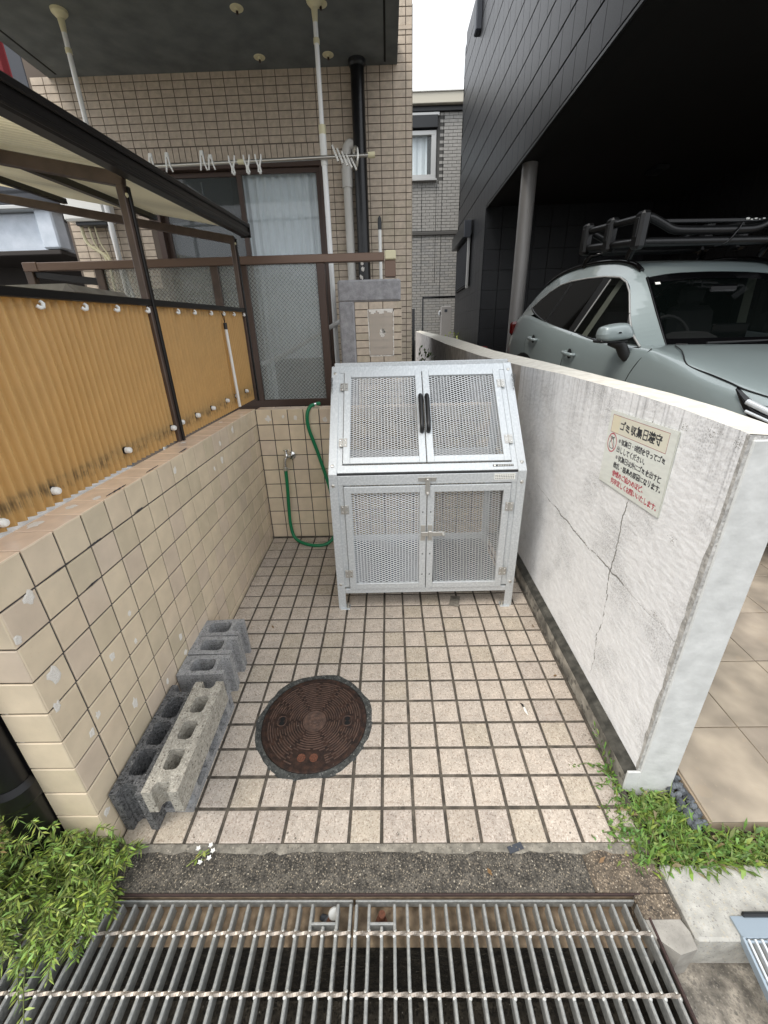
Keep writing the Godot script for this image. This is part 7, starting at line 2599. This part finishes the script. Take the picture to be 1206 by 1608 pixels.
func build_plants():
	# feathery bush at the street end of the low wall
	var o := thing("feathery_bush", Vector3(-0.95, -0.02, 0.10), "feathery light green bush spilling from the wall corner over the grating", "bush")
	var m := MB.new()
	m.tinted = true
	var stems := MB.new()
	var off := -o.position
	for i in 430:
		var t := rng.randf()
		var root := Vector3(-1.34 + 0.60 * pow(rng.randf(), 0.8), -0.03, rng.randf_range(0.0, 0.24))
		var lean := Vector3(rng.randf_range(-0.5, 0.9), 0, rng.randf_range(-0.25, 1.0))
		var reach := rng.randf_range(0.08, 0.22)
		var high := rng.randf_range(0.05, 0.19) * (1.75 if root.x < -0.98 else 1.0)
		if root.x > -0.84:
			high *= 0.55
			reach *= 0.7
			lean.x = minf(lean.x, 0.35)
		if root.z < 0.05:
			lean.z = absf(lean.z) * 0.8
		var pts := []
		for k in 7:
			var u := k / 6.0
			pts.append(off + root + lean * reach * u * (0.4 + 0.6 * u) + Vector3.UP * (high * sin(u * 1.9) + 0.02))
		stems.tube(pts, 0.0013, 4, false)
		var dry := root.x < -1.04 and rng.randf() < 0.42
		var nl := rng.randi_range(22, 40)
		for k in nl:
			var u := 0.18 + 0.82 * k / float(nl)
			var fi := u * 6.0
			var q0: Vector3 = pts[mini(int(fi), 5)]
			var q1: Vector3 = pts[mini(int(fi) + 1, 6)]
			var at := q0.lerp(q1, fi - int(fi))
			var fw := (q1 - q0).normalized()
			var sd := fw.cross(Vector3.UP).normalized() * (1.0 if k % 2 else -1.0)
			var d := (fw * rng.randf_range(0.5, 1.0) + sd * rng.randf_range(0.5, 1.0) + Vector3.UP * rng.randf_range(-0.1, 0.55)).normalized()
			var col := green(0.13, 0.50, 0.14)
			if dry:
				var b := rng.randf_range(0.10, 0.24)
				col = Color(b * 1.15, b * 0.78, b * 0.34)
			leaf_blade(m, at, d, rng.randf_range(0.012, 0.044) * (1.2 - 0.6 * u), rng.randf_range(0.0024, 0.0062), rng.randf_range(0.1, 0.8), col)
	var fo := pmb("foliage", m, o, M.leaf)
	fo.set_meta("kind", "stuff")
	var st := pmb("stems", stems, o, std(lin(0.10, 0.12, 0.035), 0.8))
	st.set_meta("kind", "stuff")
	# rank grass by the white wall's street end
	var g := MB.new()
	g.tinted = true
	for i in 7000:
		var x := rng.randf_range(0.70, 1.75)
		var z := rng.randf_range(-0.155, 0.055)
		if x > 0.945 and x < 1.02 and z < -0.045 + (1.0 - x) * 0.0 and rng.randf() < 0.9:
			continue
		if x > 0.99 and z < -0.030:
			continue
		if x < 0.80 and (z < -0.13 or rng.randf() < 0.55):
			continue
		if x > 0.785 and x < 0.95 and z < -0.145:
			continue
		var root := Vector3(x, -0.012, z)
		var tall := rng.randf_range(0.018, 0.055)
		var d := Vector3(rng.randf_range(-1, 1), rng.randf_range(0.25, 1.4), rng.randf_range(-0.6, 1.0)).normalized()
		var col := green(0.13, 0.36, 0.08)
		if rng.randf() < 0.09:
			col = Color(0.27, 0.22, 0.11) * rng.randf_range(0.6, 1.2)
		if rng.randf() < 0.22:      # thin wiry blade
			leaf_blade(g, root, (d + Vector3.UP * 0.5).normalized(), tall * rng.randf_range(1.5, 2.6), rng.randf_range(0.0022, 0.0038), rng.randf_range(0.5, 1.2), col)
			continue
		leaf_blade(g, root + d * tall * 0.4, d, tall * rng.randf_range(0.7, 1.5), rng.randf_range(0.004, 0.0125), rng.randf_range(0.3, 1.6), col)
		if i % 2 == 0:
			leaf_blade(g, root, (d + Vector3(rng.randf_range(-0.6, 0.6), 0.3, rng.randf_range(-0.6, 0.6))).normalized(), tall * 1.2, rng.randf_range(0.004, 0.008), 0.5, green(0.14, 0.34))
	solo("grass", g, M.leaf, "rank green grass between granite kerb and white wall", "grass", "", "stuff")
	# creeping runners along the wall's foot kerb
	var r := thing("creeping_weed", Vector3(0.76, 0.0, -0.12), "creeping green weed runners along the kerb onto the floor tiles", "weed")
	var rl := MB.new()
	rl.tinted = true
	var rsn := MB.new()
	var ro := -r.position
	for i in 16:
		var z0 := rng.randf_range(-0.20, 0.03)
		var pts := [ro + Vector3(0.775, 0.012 + fl(z0), z0)]
		var d := Vector3(rng.randf_range(-1.0, 0.0), 0, rng.randf_range(-1.0, 0.25)).normalized()
		var len2 := rng.randf_range(0.04, 0.13)
		for k in 5:
			d = d.rotated(Vector3.UP, rng.randf_range(-0.5, 0.5))
			var nx: Vector3 = pts[-1] + d * len2 * 0.22
			nx.x = minf(nx.x, 0.012)
			pts.append(Vector3(nx.x, 0.010 + fl(nx.z - 0.12) + 0.012 * sin(k * 1.3), nx.z))
		rsn.tube(pts, 0.0014, 5, false)
		for k in pts.size():
			for q in 2:
				leaf_blade(rl, pts[k], Vector3(rng.randf_range(-1, 1), rng.randf_range(0.1, 0.8), rng.randf_range(-1, 1)).normalized(), rng.randf_range(0.014, 0.030), rng.randf_range(0.006, 0.010), 0.6, green(0.13, 0.30))
	for i in 7:       # taller shoots against the kerb
		var z0 := rng.randf_range(-0.34, -0.20)
		var b := ro + Vector3(0.776, fl(z0) + 0.005, z0)
		for q in 5:
			leaf_blade(rl, b + Vector3.UP * 0.012 * q, Vector3(rng.randf_range(-0.6, 0.3), 1.0, rng.randf_range(-0.5, 0.5)).normalized(), rng.randf_range(0.025, 0.05), 0.007, 0.8, green(0.11, 0.26))
	var lp := pmb("leaves", rl, r, M.leaf)
	lp.set_meta("kind", "stuff")
	var rp := pmb("runners", rsn, r, std(lin(0.10, 0.13, 0.04), 0.8))
	rp.set_meta("kind", "stuff")
	# plucked white flower sprig on the apron
	var f := thing("flower_sprig", Vector3(-0.528, 0.004, 0.028), "small white flower sprig lying on the dark pebble apron", "flower")
	var fs := MB.new()
	fs.tube([Vector3(-0.035, 0.004, 0.028), Vector3(-0.01, 0.008, 0.008), Vector3(0.015, 0.010, -0.012)], 0.0014, 5)
	pmb("stem", fs, f, std(lin(0.25, 0.30, 0.08), 0.7))
	for i in 9:
		var lf := MB.new()
		lf.tinted = true
		leaf_blade(lf, Vector3(rng.randf_range(-0.018, 0.012), 0.006, rng.randf_range(-0.014, 0.014)), Vector3(rng.randf_range(-1, 1), 0.25, rng.randf_range(-1, 1)).normalized(), 0.020, 0.008, 0.3, green(0.25, 0.42, 0.15) if i else Color(0.55, 0.50, 0.06))
		pmb("leaf", lf, f, M.leaf)
	for i in 5:
		var c := Vector3([0.030, 0.026, -0.016, 0.004, 0.018][i], 0.012, [-0.006, 0.012, -0.012, 0.022, -0.020][i])
		var pe := MB.new()
		for q in 5:
			var a := TAU * q / 5.0
			var d := Vector3(cos(a), 0.45, sin(a))
			var sd := Vector3(-sin(a), 0, cos(a)) * 0.0035
			pe.quad(c, c + d * 0.004 + sd * 0.8, c + d * 0.008, c + d * 0.004 - sd * 0.8)
		pmb("blossom", pe, f, M.plastic_white)
	# shrubs in the alley
	alley_shrub("alley_shrub", Vector3(1.66, 0.62, -10.6), 0.40, 0.80, 420, 0.25, "yellowish clipped shrub at the far end of the alley")
	alley_shrub("alley_shrub", Vector3(0.50, 0.25, -5.2), 0.26, 0.95, 500, -0.25, "dark leafy shrub between tiled block and white wall")
	var fp := MB.new()
	fp.box(Vector3(0.40, 0.95, -5.6), Vector3(0.05, 1.6, 0.05), 0.004)
	solo("fence_post", fp, M.gloss_black, "thin black post beside the dark alley shrub", "post")


func alley_shrub(called: String, at: Vector3, r: float, h: float, n: int, yellow: float, label: String):
	var o := thing(called, at, label, "shrub", "shrubs in the alley")
	var m := MB.new()
	m.tinted = true
	for i in n:
		var d := Vector3(rng.randfn(), rng.randfn(), rng.randfn()).normalized()
		var p := Vector3(d.x * r, h * 0.5 + d.y * h * 0.5, d.z * r) * rng.randf_range(0.75, 1.05)
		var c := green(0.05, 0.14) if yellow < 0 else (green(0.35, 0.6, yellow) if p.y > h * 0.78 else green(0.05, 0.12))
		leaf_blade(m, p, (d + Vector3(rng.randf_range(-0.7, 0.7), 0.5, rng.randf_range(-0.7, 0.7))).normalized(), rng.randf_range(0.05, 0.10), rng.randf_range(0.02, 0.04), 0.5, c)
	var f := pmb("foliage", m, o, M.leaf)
	f.set_meta("kind", "stuff")
	var s := MB.new()
	for i in 5:
		var a := TAU * i / 5
		s.tube([Vector3(0.02 * cos(a), -0.1, 0.02 * sin(a)), Vector3(r * 0.5 * cos(a), h * 0.8, r * 0.5 * sin(a))], 0.008, 5)
	var sp := pmb("stems", s, o, std(lin(0.10, 0.07, 0.04), 0.9))
	sp.set_meta("kind", "stuff")


func build_small_things():
	# a curl of peeled bark or feather on the tiles
	var l := thing("litter_scrap", Vector3(0.558, fl(-0.453) + 0.006, -0.453), "curled dark and white scrap of litter on the floor tiles", "litter")
	var a := MB.new()
	a.tube([Vector3(-0.004, 0.002, -0.026), Vector3(0.0, 0.004, -0.016), Vector3(0.002, 0.004, -0.004)], [0.002, 0.004, 0.003], 6)
	pmb("dark_end", a, l, M.trim_black)
	var b := MB.new()
	b.tube([Vector3(0.002, 0.004, -0.004), Vector3(0.003, 0.004, 0.012), Vector3(0.008, 0.002, 0.030)], [0.004, 0.0055, 0.001], 6)
	pmb("pale_end", b, l, M.paper)
	var t := MB.new()
	var z := -1.13
	t.box(Vector3(0.385, fl(z) + 0.0055, z), Vector3(0.052, 0.002, 0.095), 0.0, Basis(Vector3.UP, -0.25))
	solo("cardboard_strip", t, M.mortar, "flat grey-brown strip lying under the front of the bin", "strip")
	# bits of grit along the mortar
	var s := MB.new()
	s.box(Vector3(0.395, 0.004, 0.010), Vector3(0.045, 0.003, 0.018), 0.0, Basis(Vector3.UP, 0.3))
	solo("slate_chip", s, M.slate, "thin dark slate chip on the mortar line", "chip of slate")
	var gr := MB.new()
	for i in 260:
		var edge := rng.randi() % 4
		var x := rng.randf_range(-0.72, 0.76)
		var zz := rng.randf_range(-1.8, 0.02)
		if edge == 0:
			x = 0.775 - absf(rng.randfn(0, 0.02))
		elif edge == 1:
			x = -0.585 + absf(rng.randfn(0, 0.03)) if zz > -0.8 else -0.79 + absf(rng.randfn(0, 0.02))
		elif edge == 2:
			zz = 0.016 - absf(rng.randfn(0, 0.02))
		var r2 := rng.randf_range(0.001, 0.003)
		gr.box(Vector3(x, fl(zz) + 0.004 + r2 * 0.4, zz), Vector3(r2 * 1.6, r2, r2 * 1.2), 0.0, Basis.from_euler(Vector3(rng.randf(), rng.randf() * TAU, rng.randf())))
	solo("grit", gr, M.mortar, "scattered grit along the edges of the tiled floor", "grit", "", "stuff")
	for i in 5:
		var lf := MB.new()
		lf.tinted = true
		var px: float = [0.748, 0.742, 0.30, -0.56, 0.62][i]
		var pz: float = [-0.62, -0.93, 0.06, -0.93, 0.05][i]
		leaf_blade(lf, Vector3(0, 0.002, 0), Vector3(rng.randf_range(-1, 1), 0.12, rng.randf_range(-1, 1)).normalized(), 0.026, 0.011, -0.2, Color(0.22, 0.13, 0.06))
		var lo := solo("dead_leaf", lf, M.leaf, ["brown dead leaf by the kerb, halfway along the tiles", "brown dead leaf by the kerb close to the bin", "brown dead leaf on the dark pebble apron", "brown dead leaf beside the row of half blocks", "brown dead leaf where the apron turns paler"][i], "leaf", "dead leaves on the ground")
		lo.position = Vector3(px, fl(pz) + 0.006, pz)
	# dark house soffit patch seen above the car
	var p := MB.new()
	p.box(Vector3(3.9, 3.47, -6.5), Vector3(0.16, 0.05, 0.30), 0.005)
	solo("ceiling_hatch", p, M.dark_trim, "small pale fitting on the dark carport ceiling", "fitting")
